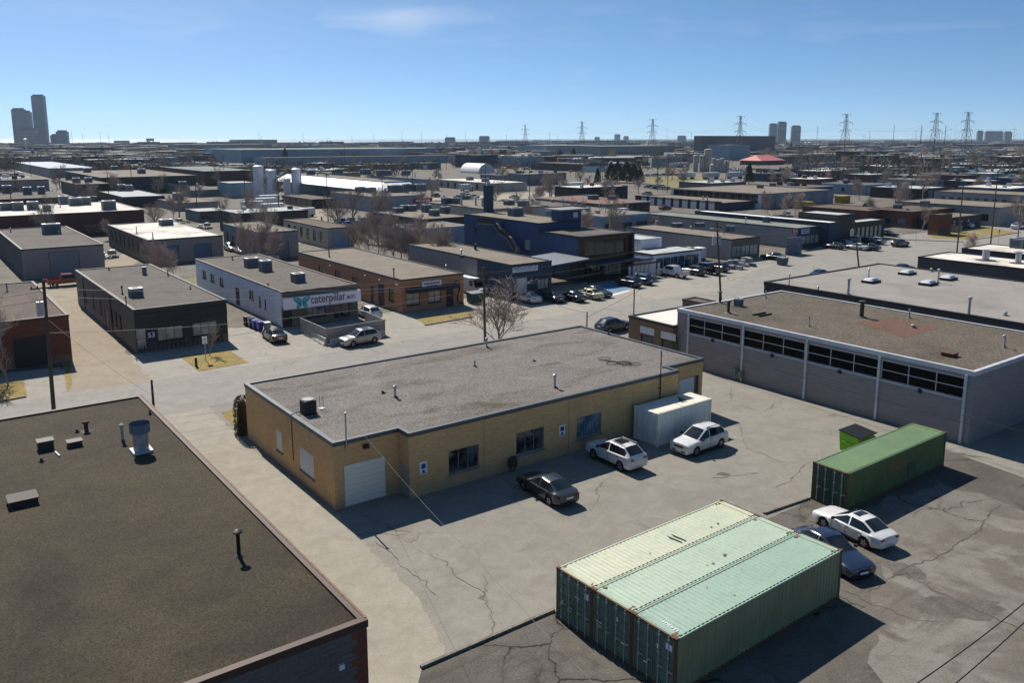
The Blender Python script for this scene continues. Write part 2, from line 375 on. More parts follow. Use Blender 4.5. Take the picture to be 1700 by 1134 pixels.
# ------------------------------------------------------------------ ground, roads, water
_jr = random.Random(99)
def sheet(name, pts, z, mat, px=True, jit=0.0):
    mb = MB(); P = [G(*p) if px else Vector(p) for p in pts]
    if jit:
        Q = []
        for a_, b_ in zip(P, P[1:]+P[:1]):
            n = max(1, min(60, int((b_-a_).length/(jit*2.2))))
            Q += [a_.lerp(b_, i/n)+Vector((_jr.uniform(-1, 1), _jr.uniform(-1, 1)))*jit for i in range(n)]
        P = Q
    mb.add([(p.x, p.y, z) for p in P], [tuple(range(len(P)))])
    o = mb.build(name, mat); o['kind'] = 'structure'
    if o.data.polygons[0].normal.z < 0: o.data.flip_normals()
    return o
# one land sheet to the horizon, its left far corner cut by the lake
p_far = pavemat('yard_ground', (.13, .115, .095), (.095, .085, .072), (.05, .045, .04), crack=.3, seed=2, stain=.7, patchc=(.15, .138, .118))
p_lot = pavemat('lot_asphalt', (.225, .211, .185), (.195, .183, .162), (.13, .118, .10), crack=.6, seed=1, stain=.4)
p_road = pavemat('road_asphalt', (.238, .227, .209), (.216, .206, .189), (.21, .19, .165), cscale=.06, crack=.35, seed=3, stain=.3)
p_apron = pavemat('apron_concrete', (.28, .26, .228), (.248, .231, .203), (.22, .195, .165), crack=.5, seed=4, stain=.3)
p_old = pavemat('broken_asphalt', (.125, .113, .098), (.08, .072, .062), (.025, .022, .02), cscale=.16, crack=.9, seed=6, stain=.85, grain=.3, fine=.9)
p_oldc = pavemat('worn_concrete', (.185, .17, .15), (.135, .122, .108), (.05, .042, .036), cscale=.14, crack=.9, seed=9, stain=.95, grain=.2, fine=.9, patchc=(.115, .10, .085))
p_gravel = pavemat('gravel_dirt', (.27, .225, .165), (.22, .188, .145), (.19, .15, .11), crack=.15, seed=5, stain=.5, grain=.3)
p_drive = pavemat('driveway_concrete', (.285, .262, .215), (.255, .235, .195), (.20, .178, .145), crack=.25, seed=7, stain=.3)
m_grass = pm('dormant_grass', (.25, .165, .05), (.15, .14, .045), .8, .95, grain=.5, gscale=9, bump=.8)
m_grass2 = pm('far_grass', (.17, .15, .065), (.13, .125, .06), .05, .95, grain=.2, gscale=2)

mb = MB()
# shore runs from far left to the horizon right of centre
mb.add([(-9000, -300, -.02), (9000, -300, -.02), (30000, 45000, -.02), (6500, 45000, -.02), (1250, 9000, -.02), (200, 5200, -.02), (-700, 4000, -.02), (-1400, 3500, -.02), (-5000, 3300, -.02), (-12000, 3000, -.02)], [tuple(range(10))])
gr = structure('ground', mb, p_far)
if gr.data.polygons[0].normal.z < 0: gr.data.flip_normals()
wm_, t_, p_, N_, L_ = newmat('lake_water')
co_ = N_('ShaderNodeTexCoord').outputs['Object']
p_.inputs['Base Color'].default_value = (.05, .12, .17, 1); p_.inputs['Roughness'].default_value = .6; p_.inputs['Specular IOR Level'].default_value = .9
bz = N_('ShaderNodeBump'); bz.inputs['Strength'].default_value = .3; bz.inputs['Distance'].default_value = .5
L_(noise(N_, L_, co_, .12, 6, .7), bz.inputs['Height']); L_(bz.outputs[0], p_.inputs['Normal'])
mb = MB(); mb.add([(-40000, 2500, -.8), (40000, 2500, -.8), (40000, 52000, -.8), (-60000, 52000, -.8)], [(0, 1, 2, 3)])
structure('lake', mb, wm_)

def strip(name, a0, b0, a1, b1, z, mat):
    P = [wab(a0, b0), wab(a1, b0), wab(a1, b1), wab(a0, b1)]
    mb = MB(); mb.add([(p.x, p.y, z) for p in P], [(0, 1, 2, 3)]); o = mb.build(name, mat); o['kind'] = 'structure'; return o
# ---- main yard
sheet('parking_lot', [(-900, 1900), (1650, 1900), (2600, 1150), (2300, 700), (1640, 455), (1180, 500), (1000, 545), (560, 612), (330, 665), (-200, 790)], .0, p_lot)
rb0 = ab(G(390, 668))[1]; rb1 = ab(G(350, 617))[1]
strip('road', -120, rb0, 230, rb1, .010, p_road)
strip('verge', -60, rb1, 230, rb1+5.5, .0065, p_apron)
ca = ab(G(1440, 408))[0]
# frontage aprons on the far side of the road
sheet('forecourt', [(60, 640), (240, 700), (345, 620), (640, 572), (900, 520), (1180, 470), (1330, 440), (1270, 425), (1060, 462), (870, 478), (640, 520), (520, 540), (375, 545), (215, 590), (105, 610)], .004, p_apron, jit=.25)
sheet('driveway', [(235, 690), (330, 660), (412, 742), (560, 856), (700, 1000), (760, 1120), (660, 1250), (500, 1200)], .005, p_drive, jit=.12)
sheet('gravel_drive', [(112, 652), (205, 640), (252, 632), (215, 592), (150, 500), (122, 468), (60, 470), (100, 520)], .008, p_gravel, jit=.3)
sheet('left_lot', [(-60, 700), (110, 652), (100, 610), (-60, 625)], .009, p_apron)
sheet('side_street', [(1180, 500), (1560, 470), (1900, 420), (1900, 352), (1700, 368), (1480, 392), (1370, 412), (1250, 450)], .007, p_road)
sheet('service_lane', [(1270, 440), (1370, 425), (1500, 388), (1440, 376), (1340, 418), (1215, 440)], .0085, p_road)
sheet('yard_lane', [(-60, 500), (40, 480), (150, 445), (300, 380), (330, 385), (200, 450), (100, 560)], .005, p_gravel)
sheet('back_yard', [(440, 440), (400, 360), (470, 330), (560, 352), (480, 420)], .003, p_gravel)
sheet('back_lane', [(620, 352), (700, 330), (900, 318), (1000, 335), (830, 356), (700, 372)], .003, p_drive)
sheet('lower_lot', [(700, 1112), (922, 1016), (1345, 831), (1480, 770), (1565, 745), (1800, 830), (2300, 1300), (1700, 1900), (500, 1900)], .006, p_old)
sheet('worn_pavement', [(1400, 850), (1560, 800), (1700, 850), (1990, 950), (1900, 1400), (1500, 1300), (1440, 1000), (1480, 940)], .012, p_oldc, jit=.5)
sheet('lawn', [(300, 592), (380, 582), (412, 602), (330, 617)], .03, m_grass, jit=.12)
sheet('lawn', [(690, 528), (780, 517), (792, 524), (706, 540)], .03, m_grass, jit=.12)
sheet('lawn', [(368, 686), (412, 672), (412, 722), (402, 722)], .02, m_grass, jit=.12)
sheet('lawn', [(-80, 650), (40, 632), (45, 660), (-80, 688)], .03, m_grass)
sheet('lawn', [(100, 580), (113, 578), (120, 640), (112, 650)], .02, m_grass, jit=.15)
sheet('lawn', [(1538, 389), (1600, 382), (1612, 386), (1642, 390), (1612, 398), (1550, 395)], .03, m_grass)
sheet('lawn', [(1600, 381), (1640, 378), (1690, 386), (1650, 391)], .03, m_grass)
sheet('lawn', [(1060, 296), (1170, 288), (1230, 312), (1110, 318)], .02, m_grass2)
sheet('lawn', [(282, 470), (330, 458), (370, 480), (312, 490)], .02, m_grass2)
# blue accessible bay with white edge
mb = MB(); P = [G(x, y) for x, y in ((985, 478), (1012, 488), (1058, 476), (1010, 468))]
mb.add([(p.x, p.y, .012) for p in P], [(0, 1, 2, 3)]); o = mb.build('painted_bay', pm('blue_paint', (.10, .20, .33), (.08, .16, .27), 1, .8)); o['kind'] = 'structure'
mb = MB(); P = [G(x, y) for x, y in ((1008, 490.5), (1013, 492.5), (1047, 483), (1043, 482))]
mb.add([(p.x, p.y, .016) for p in P], [(0, 1, 2, 3)]); o = mb.build('bay_line', m_white); o['kind'] = 'structure'
def crack(pts, w, mat, name='pavement_crack', z=.017):
    P = [G(*p) for p in pts]; Q = []
    for a_, b_ in zip(P, P[1:]):
        n = max(1, int((b_-a_).length/.35)); Q += [a_.lerp(b_, i/n)+Vector((_jr.uniform(-1, 1), _jr.uniform(-1, 1)))*.13 for i in range(n)]
    Q.append(P[-1]); mb = MB(); vs = []
    for i, q in enumerate(Q):
        d_ = (Q[min(i+1, len(Q)-1)]-Q[max(0, i-1)]).normalized(); nn = Vector((-d_.y, d_.x)); ww = w*_jr.uniform(.25, 1.5)*(1 if 0 < i < len(Q)-1 else .1); vs += [(*(q+nn*ww), z), (*(q-nn*ww), z)]
    mb.add(vs, [(2*i, 2*i+1, 2*i+3, 2*i+2) for i in range(len(Q)-1)]); o = mb.build(name, mat); o['kind'] = 'structure'
    if o.data.polygons[0].normal.z < 0: o.data.flip_normals()
m_crack = pm('crack_dirt', (.085, .072, .058), (.06, .05, .042), 2, .95, grain=.3)
m_wet = pm('damp_asphalt', (.075, .068, .06), (.12, .105, .09), 1.2, .9, grain=.35, gscale=10)
crack([(1660, 838), (1640, 858), (1628, 880), (1590, 905), (1560, 925), (1525, 935), (1498, 948), (1470, 968), (1440, 985)], .045, m_crack)
crack([(1498, 948), (1520, 965), (1560, 985), (1610, 1010), (1660, 1030), (1720, 1060)], .05, m_crack)
crack([(1400, 978), (1440, 1000), (1480, 1015), (1520, 1030), (1565, 1034)], .03, m_crack)
crack([(620, 898), (650, 920), (672, 945), (705, 968), (725, 990)], .014, m_crack); crack([(690, 912), (740, 935), (760, 958), (800, 985), (812, 1002)], .012, m_crack)
crack([(1345, 765), (1310, 800), (1280, 812)], .013, m_crack); crack([(1225, 700), (1240, 745), (1290, 765), (1345, 772)], .012, m_crack); crack([(1180, 795), (1220, 790), (1260, 785)], .03, m_crack)
def blob(px, py, rx, ry, mat, name, z=.015):
    c = G(px, py); n = 26; P = [(c.x+rx*math.cos(t/n*6.283)*_jr.uniform(.7, 1.25), c.y+ry*math.sin(t/n*6.283)*_jr.uniform(.7, 1.25), z) for t in range(n)]
    mb = MB(); mb.add(P, [tuple(range(n))]); o = mb.build(name, mat); o['kind'] = 'structure'
blob(1508, 950, 1.0, .8, m_wet, 'damp_patch'); blob(1590, 1010, 2.2, 1.0, m_wet, 'damp_patch'); blob(683, 892, .45, .6, pm('oil_stain', (.16, .14, .115), (.20, .18, .15), 2, .8), 'oil_stain'); blob(1200, 787, .4, .25, m_wet, 'damp_patch')
# kerbs
def kerb(p0, p1, label, z1=.13, w=.16, mat=None):
    a, b = G(*p0), G(*p1); d = b-a; Ln = d.length; n = max(1, int(Ln/2.4))
    root = empty('kerb', (a.x, a.y, 0), math.atan2(d.y, d.x), label, 'kerb')
    mb = MB(); mb.box(0, 0, 0, Ln/n-.02, w, z1); me = mb.mesh('kerb_stone', mat or pm('kerb_concrete', (.20, .185, .155), (.12, .11, .095), 1.5, .9, grain=.3, gscale=8))
    for i in range(n): inst(me, 'kerb_stone', root, (i*Ln/n, 0, 0))
kerb((700, 1112), (922, 1016), 'long worn concrete kerb in front of the three pale green containers')
kerb((1270, 855), (1346, 829), 'concrete kerb ending at the door end of the dark green container')
kerb((706, 541), (786, 527), 'kerb along the lawn in front of the orange brick workshop')
kerb((-30, 674), (44, 660), 'dark kerb along the small lawn at the left edge')
kerb((1440, 396), (1600, 402), 'kerb along the side street beside the brown brick office', w=.2)
kerb((1612, 399), (1695, 386), 'kerb round the corner lawn at the right', w=.2)

# ------------------------------------------------------------------ buildings
RECTS = []   # footprints in grid coordinates, so fillers keep clear
def offs(poly, d):
    n = len(poly); outp = []
    for i in range(n):
        p0, p1, p2 = Vector(poly[i-1]), Vector(poly[i]), Vector(poly[(i+1) % n])
        e1 = (p1-p0).normalized(); e2 = (p2-p1).normalized()
        n1 = Vector((e1.y, -e1.x)); n2 = Vector((e2.y, -e2.x))
        outp.append(p1+(n1+n2)*d)
    return outp
def ringbox(mb, poly, do, di, z0, z1, m=0):
    O = offs(poly, do); I = offs(poly, -di); n = len(poly)
    for i in range(n):
        j = (i+1) % n
        a, b, c, d = O[i], O[j], I[j], I[i]
        mb.quad((*a, z0), (*b, z0), (*b, z1), (*a, z1), m)
        mb.quad((*a, z1), (*b, z1), (*c, z1), (*d, z1), m)
        mb.quad((*d, z1), (*c, z1), (*c, z0-.1), (*d, z0-.1), m)
        mb.quad((*d, z0), (*c, z0), (*b, z0), (*a, z0), m)
class Bld:
    def __init__(s, name, label, cat, C, h, La=None, Lb=None, poly=None, wall=None, wallL=None, wallF=None, roof=None, trim=None, th=.22, group=None, rect=True, z0=0.0, a0min=None, a1max=None, b0min=None, b1max=None):
        s.h = h
        P = {k: ab(G(v[0], v[1], h)) for k, v in C.items()}
        aN = [P[k][0] for k in 'nl' if k in P]; aF = [P[k][0] for k in 'ro' if k in P]
        bN = [P[k][1] for k in 'nr' if k in P]; bF = [P[k][1] for k in 'lo' if k in P]
        av = lambda v: sum(v)/len(v)
        a0 = av(aN) if aN else av(aF)-La; a1 = av(aF) if aF else a0+La
        b0 = av(bN) if bN else av(bF)-Lb; b1 = av(bF) if bF else b0+Lb
        if La: a1 = a0+La
        if Lb and bN: b1 = b0+Lb
        if a0min: a0 = max(a0, a0min)
        if b0min: b0 = max(b0, b0min)
        if a1max: a1 = min(a1, a1max)
        if b1max: b1 = min(b1, b1max)
        s.a0, s.b0, s.La, s.Lb = a0, b0, a1-a0, b1-b0
        if s.La < 1 or s.Lb < 1: print('BAD', label, s.La, s.Lb)
        s.poly = poly or [(0, 0), (s.La, 0), (s.La, s.Lb), (0, s.Lb)]
        w = wab(a0, b0)
        s.root = empty(name, (w.x, w.y, 0), GA, label, cat, group)
        s.wall, s.wallL, s.wallF = wall, wallL or wall, wallF or wall
        s.op = []; s.z0 = z0; s.th = th; s.roofm = roof; s.trim = trim or m_coping
        if rect: RECTS.append((a0, b0, a1, b1))
    def fpt(s, face, px, py, off=0.0):
        d = ray(px, py); d2 = Vector((d.x, d.y))
        if face == 'F': t = (s.b0+off)/d2.dot(B); return d2.dot(A)*t-s.a0, CH+d.z*t
        t = (s.a0+off)/d2.dot(A); return d2.dot(B)*t-s.b0, CH+d.z*t
    def win(s, face, p0, p1, kind='window', nx=1, nz=1, off=0.0, gl=None, fr=None, z=None, sill=True, label=None, depth=.14, **kw):
        u0, za = s.fpt(face, *p0, off=off); u1, zb = s.fpt(face, *p1, off=off)
        if z: za, zb = z[1], z[0]
        s.op.append(dict(face=face, off=off, u0=min(u0, u1), u1=max(u0, u1), z0=max(.03, min(za, zb)), z1=min(s.h-s.th-.05, max(za, zb)), kind=kind, nx=nx, nz=nz, gl=gl or g_dark, fr=fr or m_black, sill=sill, label=label, depth=depth, **kw))
    def wins(s, face, n, w, z0, z1, u0=None, u1=None, **kw):
        Ln = s.La if face == 'F' else s.Lb; u0 = .06*Ln if u0 is None else u0; u1 = .94*Ln if u1 is None else u1
        for i in range(n):
            c = u0+(u1-u0)*(i+.5)/n
            s.op.append(dict(face=face, off=0., u0=c-w/2, u1=c+w/2, z0=z0, z1=z1, kind=kw.get('kind', 'window'), nx=kw.get('nx', 1), nz=kw.get('nz', 1), gl=kw.get('gl', g_dark), fr=kw.get('fr', m_black), sill=kw.get('sill', False), label=None, depth=.12))
    def finish(s, deckdrop=.10, planks=None):
        top = s.h-s.th; poly = s.poly; n = len(poly)
        mb = MB()
        for i in range(n):
            p, q = Vector(poly[i]), Vector(poly[(i+1) % n]); e = q-p
            if abs(e.x) > abs(e.y): face = 'F' if e.x > 0 else None; off = p.y; ua, ub = p.x, q.x
            else: face = 'L' if e.y < 0 else None; off = p.x; ua, ub = q.y, p.y
            mi = 2 if face == 'F' else (1 if face == 'L' else 0)
            if not face:
                mb.quad((*p, s.z0), (*q, s.z0), (*q, top), (*p, top), mi); continue
            ops = [o for o in s.op if o['face'] == face and abs(o['off']-off) < .02 and o['u1'] > ua and o['u0'] < ub]
            us = sorted({ua, ub} | {max(ua+.02, min(ub-.02, o[k])) for o in ops for k in ('u0', 'u1')})
            zs = sorted({s.z0, top} | {o[k] for o in ops for k in ('z0', 'z1')})
            def pt(u, z, d=0.):
                return (u, off+d, z) if face == 'F' else (off+d, u, z)
            for x0, x1 in zip(us, us[1:]):
                for z0, z1 in zip(zs, zs[1:]):
                    cu, cz = (x0+x1)/2, (z0+z1)/2
                    if any(o['u0'] < cu < o['u1'] and o['z0'] < cz < o['z1'] for o in ops): continue
                    if face == 'F': mb.quad(pt(x0, z0), pt(x1, z0), pt(x1, z1), pt(x0, z1), mi)
                    else: mb.quad(pt(x1, z0), pt(x0, z0), pt(x0, z1), pt(x1, z1), mi)
            for o in ops:
                a, b, c, d = o['u0'], o['u1'], o['z0'], o['z1']; D = o['depth']+.06
                mb.quad(pt(a, c), pt(a, c, D), pt(a, d, D), pt(a, d), mi); mb.quad(pt(b, c, D), pt(b, c), pt(b, d), pt(b, d, D), mi)
                mb.quad(pt(a, d, D), pt(b, d, D), pt(b, d), pt(a, d), mi); mb.quad(pt(a, c), pt(b, c), pt(b, c, D), pt(a, c, D), mi)
                s.opening(o, face, off)
        mb.build('wall', [s.wall, s.wallL, s.wallF], s.root)
        mb = MB(); inn = offs(poly, -.26)
        mb.add([(v.x, v.y, s.h-deckdrop) for v in inn], [tuple(range(n))]); s.deck = mb.build('roof', s.roofm, s.root)
        mb = MB(); ringbox(mb, poly, .05, .25, top, s.h+.01); mb.build('coping', s.trim, s.deck)
        s.dz = s.h-deckdrop
        return s
    def opening(s, o, face, off):
        a, b, c, d, D = o['u0'], o['u1'], o['z0'], o['z1'], o['depth']; fw = min(.07, (b-a)*.08)
        def bx(m, u0, u1, z0, z1, d0, d1, mi=0):
            if face == 'F': m.box(u0, off+d0, z0, u1, off+d1, z1, mi)
            else: m.box(off+d0, u0, z0, off+d1, u1, z1, mi)
        k = o['kind']
        if k == 'window':
            m = MB(); e = .003
            bx(m, a+e, a+fw, c+e, d-e, D-.07, D+.02); bx(m, b-fw, b-e, c+e, d-e, D-.07, D+.02)
            bx(m, a+fw, b-fw, d-fw, d-e, D-.07, D+.02); bx(m, a+fw, b-fw, c+e, c+fw, D-.07, D+.02)
            w = (b-a-2*fw)/o['nx']; hh = (d-c-2*fw)/o['nz']
            for i in range(1, o['nx']): bx(m, a+fw+i*w-fw*.4, a+fw+i*w+fw*.4, c+fw, d-fw, D-.06, D+.01)
            for j in range(1, o['nz']): bx(m, a+fw, b-fw, c+fw+j*hh-fw*.4, c+fw+j*hh+fw*.4, D-.055, D+.005)
            if o['sill']: bx(m, a-.08, b+.08, c-.10, c-.004, -.08, D*.5)
            f = m.build('window', o['fr'], s.root)
            if o['label']: f['label'] = o['label']
            if o.get('panes'):
                for j in range(o['nz']):
                    for i in range(o['nx']):
                        g = MB(); bx(g, a+fw+i*w+.005, a+fw+(i+1)*w-.005, c+fw+j*hh+.005, c+fw+(j+1)*hh-.005, D-.03, D-.015); g.build('pane', o['gl'], f)
            else:
                g = MB(); bx(g, a+fw, b-fw, c+fw, d-fw, D-.03, D+.03); g.build('pane', o['gl'], f)
        elif k in ('garage_door', 'door', 'board'):
            m = MB(); e = .004; nm = {'garage_door': 'garage_door', 'door': 'door', 'board': 'window_board'}[k]
            n = o.get('n', 6 if k == 'garage_door' else 1)
            if k == 'garage_door':
                bx(m, a+e, a+.06, c, d-e, D-.06, D+.04); bx(m, b-.06, b-e, c, d-e, D-.06, D+.04); bx(m, a+.06, b-.06, d-.06, d-e, D-.06, D+.04)
                f = m.build(nm, o['fr'], s.root)
                pan = MB(); hh = (d-c-.06)/n
                if face == 'F':
                    pan.box(.06, 0, .006, b-a-.06, .04, hh-.006); pan.box(.12, -.012, hh*.25, b-a-.12, .001, hh*.75)
                else:
                    pan.box(0, .06, .006, .04, b-a-.06, hh-.006); pan.box(-.012, .12, hh*.25, .001, b-a-.12, hh*.75)
                me = pan.mesh('door_panel', o['gl'])
                for j in range(n): inst(me, 'door_panel', f, (a, off+D-.03, c+j*hh) if face == 'F' else (off+D-.03, a, c+j*hh))
            else:
                bx(m, a+e, b-e, c, d-e, D-.05, D, 0)
                if k == 'door': bx(m, b-.25, b-.18, c+(d-c)*.45, c+(d-c)*.5, D-.10, D-.05, 1)
                f = m.build(nm, [o['gl'], m_galv], s.root)
                if o['sill'] and k == 'board': m2 = MB(); bx(m2, a-.06, b+.06, c-.12, c-.004, -.07, D*.5); m2.build('sill', o['fr'], f)
            if o['label']: f['label'] = o['label']
    def loc(s, px, py, z=None):
        z = s.dz if z is None else z
        a, b = ab(G(px, py, z)); return a-s.a0, b-s.b0
    # roof fittings (parts of the building)
    def vent(s, px, py, h, r=.09, cap='cap', mat=None, flash=True):
        x, y = s.loc(px, py); z = s.dz; m = MB(); mt = mat or m_galv
        m.cyl((x, y, z), (x, y, z+h), r, n=10)
        if cap == 'cap':
            m.cyl((x, y, z+h-.02), (x, y, z+h+.1), r*1.7, r*1.7); m.cyl((x, y, z+h+.1), (x, y, z+h+.2), r*1.7, .02)
        elif cap == 'hook':
            m.cyl((x, y, z+h), (x-.15, y, z+h+.15), r); m.cyl((x-.15, y, z+h+.15), (x-.35, y, z+h+.05), r)
        elif cap == 'disc': m.cyl((x, y, z+h), (x, y, z+h+.05), r*2.6, n=20); m.cyl((x, y, z+h+.05), (x, y, z+h+.16), r*2.6, r*.5, n=20)
        v = m.build('vent_pipe', mt, s.root, smooth=True)
        if flash:
            m = MB(); m.cyl((x, y, z), (x, y, z+.12), r*3, r*1.05, n=10); m.build('flashing', m_darkmetal, v)
        return v
    def hatch(s, px, py, w, d, h, mat=None, name='roof_hatch', dome=False):
        x, y = s.loc(px, py); z = s.dz; m = MB()
        m.box(x-w/2, y-d/2, z, x+w/2, y+d/2, z+h)
        o = m.build(name, mat or m_darkmetal, s.root); m = MB()
        if dome:
            n = 6
            for i in range(n):
                for j in range(n):
                    def q(i, j):
                        u, v = i/n*2-1, j/n*2-1; return (x+u*w*.46, y+v*d*.46, z+h+.02+.28*(1-u**4)*(1-v**4)*min(1, w))
                    m.quad(q(i, j), q(i+1, j), q(i+1, j+1), q(i, j+1))
            m.build('dome', pm('skylight_acrylic', (.55, .57, .6), (.5, .52, .56), 1, .2, spec=.6), o, smooth=True)
        else:
            m.box(x-w/2-.05, y-d/2-.05, z+h, x+w/2+.05, y+d/2+.05, z+h+.06); m.build('lid', mat or m_darkmetal, o)
        return o

# air conditioners: one prototype, copies share its meshes
def ac_meshes():
    m = MB(); m.box(-.5, -.5, .12, .5, .5, 1)
    for i in range(7): m.box(-.42, -.515, .2+i*.09, .42, -.497, .24+i*.09, 1); m.box(-.515, -.42, .2+i*.09, -.497, .42, .24+i*.09, 1)
    m.box(-.5, -.5, 1, .5, .5, 1.02, 2)  # lighter top plate: the sunlit look of the top is put into its colour
    body = m.mesh('casing', [pm('ac_casing', (.20, .23, .26), (.14, .17, .20), 2, .5), m_darkmetal, m_galv])
    m = MB(); m.cyl((0, 0, 1.02), (0, 0, 1.05), .30, n=16); fan = m.mesh('fan_guard', m_black)
    m = MB(); m.box(-.52, -.45, 0, .52, -.33, .12); m.box(-.52, .33, 0, .52, .45, .12); rail = m.mesh('base_rail', m_greymetal)
    return body, fan, rail
AC = ac_meshes()
def ac(b, px, py, w, d, h, label, parts=True, group='rooftop air conditioners'):
    x, y = b.loc(px, py); p = wab(b.a0+x, b.b0+y)
    o = empty('air_conditioner', (p.x, p.y, b.dz), GA, label, 'air conditioner', group)
    for me, n in zip(AC, ('casing', 'fan_guard', 'base_rail')): inst(me, n, o, sc=(w, d, h))
    return o
def acs(b, where, lst):
    for i, (px, py, w, d, h) in enumerate(lst):
        ordn = 'the only' if len(lst) == 1 else ['first', 'second', 'third', 'fourth', 'fifth', 'sixth', 'seventh', 'eighth'][min(i, 7)]
        ws = where.split(); ac(b, px, py, w, d, h, ordn+' air conditioner'+('' if len(lst) == 1 else ' from the left')+' on '+' '.join(ws[:7]))

# ---- main buff brick workshop
M1 = Bld('brick_workshop', 'long low buff brick workshop with grey gravel roof in the middle', 'building', {'n': (552.6, 735.7)}, 4.367, La=33.39, Lb=15.59,
         poly=[(0, 0), (4.5, 0), (4.5, -1.26), (29.0, -1.26), (29.0, .0), (33.39, .0), (33.39, 15.59), (0, 15.59)], wall=w_yellow, roof=r_main, trim=m_coping, th=.26)
M1.win('L', (458.4, 712.6), (469, 752.6), 'board', gl=m_white, fr=m_coping, depth=.05); M1.win('L', (497, 741), (522, 797), 'board', gl=m_white, fr=m_coping, depth=.05)
M1.win('F', (569.6, 764.8), (643, 825), 'garage_door', gl=pm('door_cream', (.80, .77, .66), (.76, .72, .62), .6, .6), fr=m_conc, z=(.03, 2.75), depth=.10, n=8)
M1.win('L', (664, 772), (681, 828), 'door', off=4.5, gl=w_cream, z=(.03, 2.1))
for a, b in (((744.5, 750), (795.5, 774.8)), ((857.2, 720), (902.8, 745)), ((957.7, 694.4), (998, 718.5))):
    M1.win('F', a, b, nx=3, nz=1, off=-1.26, gl=glass('glass_paleblue', (.06, .11, .16), .08, (.20, .28, .34)) if a[0] > 900 else glass('glass_interior', (.012, .014, .016), .06, (.09, .10, .11)), fr=m_greymetal, panes=True, depth=.16)
M1.win('F', (1127, 628), (1153, 675), 'garage_door', off=0., gl=m_white, z=(.03, 3.0), depth=.1)
M1.win('F', (1154.5, 622), (1159, 660), 'door', off=0., gl=w_dark, z=(.03, 3.0))
M1.finish()
def onwall(b, face, px, py, off=0.): return b.fpt(face, px, py, off)
for px, py in ((702.7, 777.5), (933, 715)):      # two notice boards
    u, z = M1.fpt('F', px, py, -1.26); m = MB(); m.box(u-.27, -1.29, z-.42, u+.27, -1.262, z+.42); sg = m.build('notice_sign', m_signw, M1.root)
    m = MB()
    m.box(u-.16, -1.30, z-.02, u+.16, -1.291, z+.30); m.cyl((u, -1.30, z-.2), (u, -1.291, z-.2), .1, n=12); m.box(u-.2, -1.299, z-.36, u+.2, -1.2905, z-.31); m.build('symbol', m_navyt, sg)
u, z = M1.fpt('F', 606.5, 740.5); m = MB(); m.box(u-.18, -.22, z-.13, u+.18, -.002, z+.13); m.box(u-.13, -.20, z-.15, u+.13, -.04, z-.131, 1); m.build('wall_lamp', [m_black, m_white], M1.root)
u, z = M1.fpt('F', 574, 748); m = MB(); m.cyl((u, -.12, z), (u, -.12, z+2.35), .05, n=8); m.cyl((u, -.12, z+2.35), (u, -.12, z+2.45), .08, n=8); m.box(u-.1, -.1, z+.2, u+.1, -.002, z+.28); m.build('service_mast', m_galv, M1.root)
u, z = M1.fpt('F', 1093.7, 662, -1.26); m = MB(); m.cyl((u, -1.38, 1.5), (u, -1.38, 6.3), .045, n=8); m.box(u-.06, -1.38, 3.2, u+.06, -1.262, 3.28); m.build('service_mast', m_black, M1.root)
m = MB(); m.box(12.4-.3, -1.75, .35, 12.4+.25, -1.4, 1.0); m.cyl((12.2, -1.6, 0), (12.2, -1.6, .5), .04); m.cyl((12.5, -1.6, 0), (12.5, -1.6, 1.1), .04); m.cyl((12.5, -1.6, 1.1), (12.2, -1.6, 1.1), .04); m.build('gas_meter', m_darkmetal, M1.root)
for u_ in (10.2, 17.6, 24.0):
    m = MB(); m.box(u_, -1.268, .05, u_+.03, -1.2605, 4.05); m.build('control_joint', pm('joint_grey', (.20, .17, .13)), M1.root)
u, z = M1.fpt('L', 484, 690); m = MB(); m.cyl((-.03, u, 1.2), (-.03, u, 4.4), .025, n=6); m.tube([(-.03, u, 4.4), (.3, u, 4.5), (1.2, u+.3, 4.3)], .03); m.build('conduit', m_darkmetal, M1.root)
m = MB(); coil = []
for k, (cx_, cy_, rr) in enumerate(((26.4, 3.6, .55), (27.2, 3.0, .6), (27.6, 2.2, .5), (26.7, 4.9, .55), (27.0, 2.6, .42))):
    coil += [(cx_+rr*math.cos(t/12*2*math.pi+k), cy_+rr*.8*math.sin(t/12*2*math.pi+k), M1.dz+.03+.02*k) for t in range(13)]
m.tube(coil, .025, 4)
tag(m.build('cable_coil', m_darkmetal), 'loose black cable loops lying on the right end of the buff brick roof', 'cable coil'); _o = bpy.data.objects['cable_coil']; _o.location = M1.root.location; _o.rotation_euler = (0, 0, GA)
M1.vent(656, 660, .75, .09); M1.vent(921, 644, .9, .09); M1.vent(808, 577, .75, .08); M1.vent(635, 653, .2, .1, cap=None, mat=m_darkmetal)
M1.vent(788, 608, .3, .06); M1.vent(886, 600, .15, .08, cap=None, mat=m_darkmetal); M1.vent(1010, 556, .2, .05, mat=m_darkmetal)
x, y = M1.loc(534, 679); m = MB()
for dx in (-.12, .12): m.cyl((x+dx, y, M1.dz), (x+dx, y, M1.dz+1.0), .02, n=6)
m.box(x-.12, y-.015, M1.dz+.9, x+.12, y+.015, M1.dz+.93); m.box(x-.2, y-.2, M1.dz, x+.2, y+.2, M1.dz+.06); m.build('vent_frame', m_galv, M1.root)
x, y = M1.loc(512, 686); p = wab(M1.a0+x, M1.b0+y)
cd = empty('condenser', (p.x, p.y, M1.dz), GA, 'round-topped black condenser unit on the left end of the buff brick roof', 'condenser')
m = MB(); m.box(-.42, -.42, .08, .42, .42, .95)
for i in range(9): m.box(-.36, -.432, .15+i*.085, .36, -.42, .19+i*.085); m.box(-.432, -.36, .15+i*.085, -.42, .36, .19+i*.085)
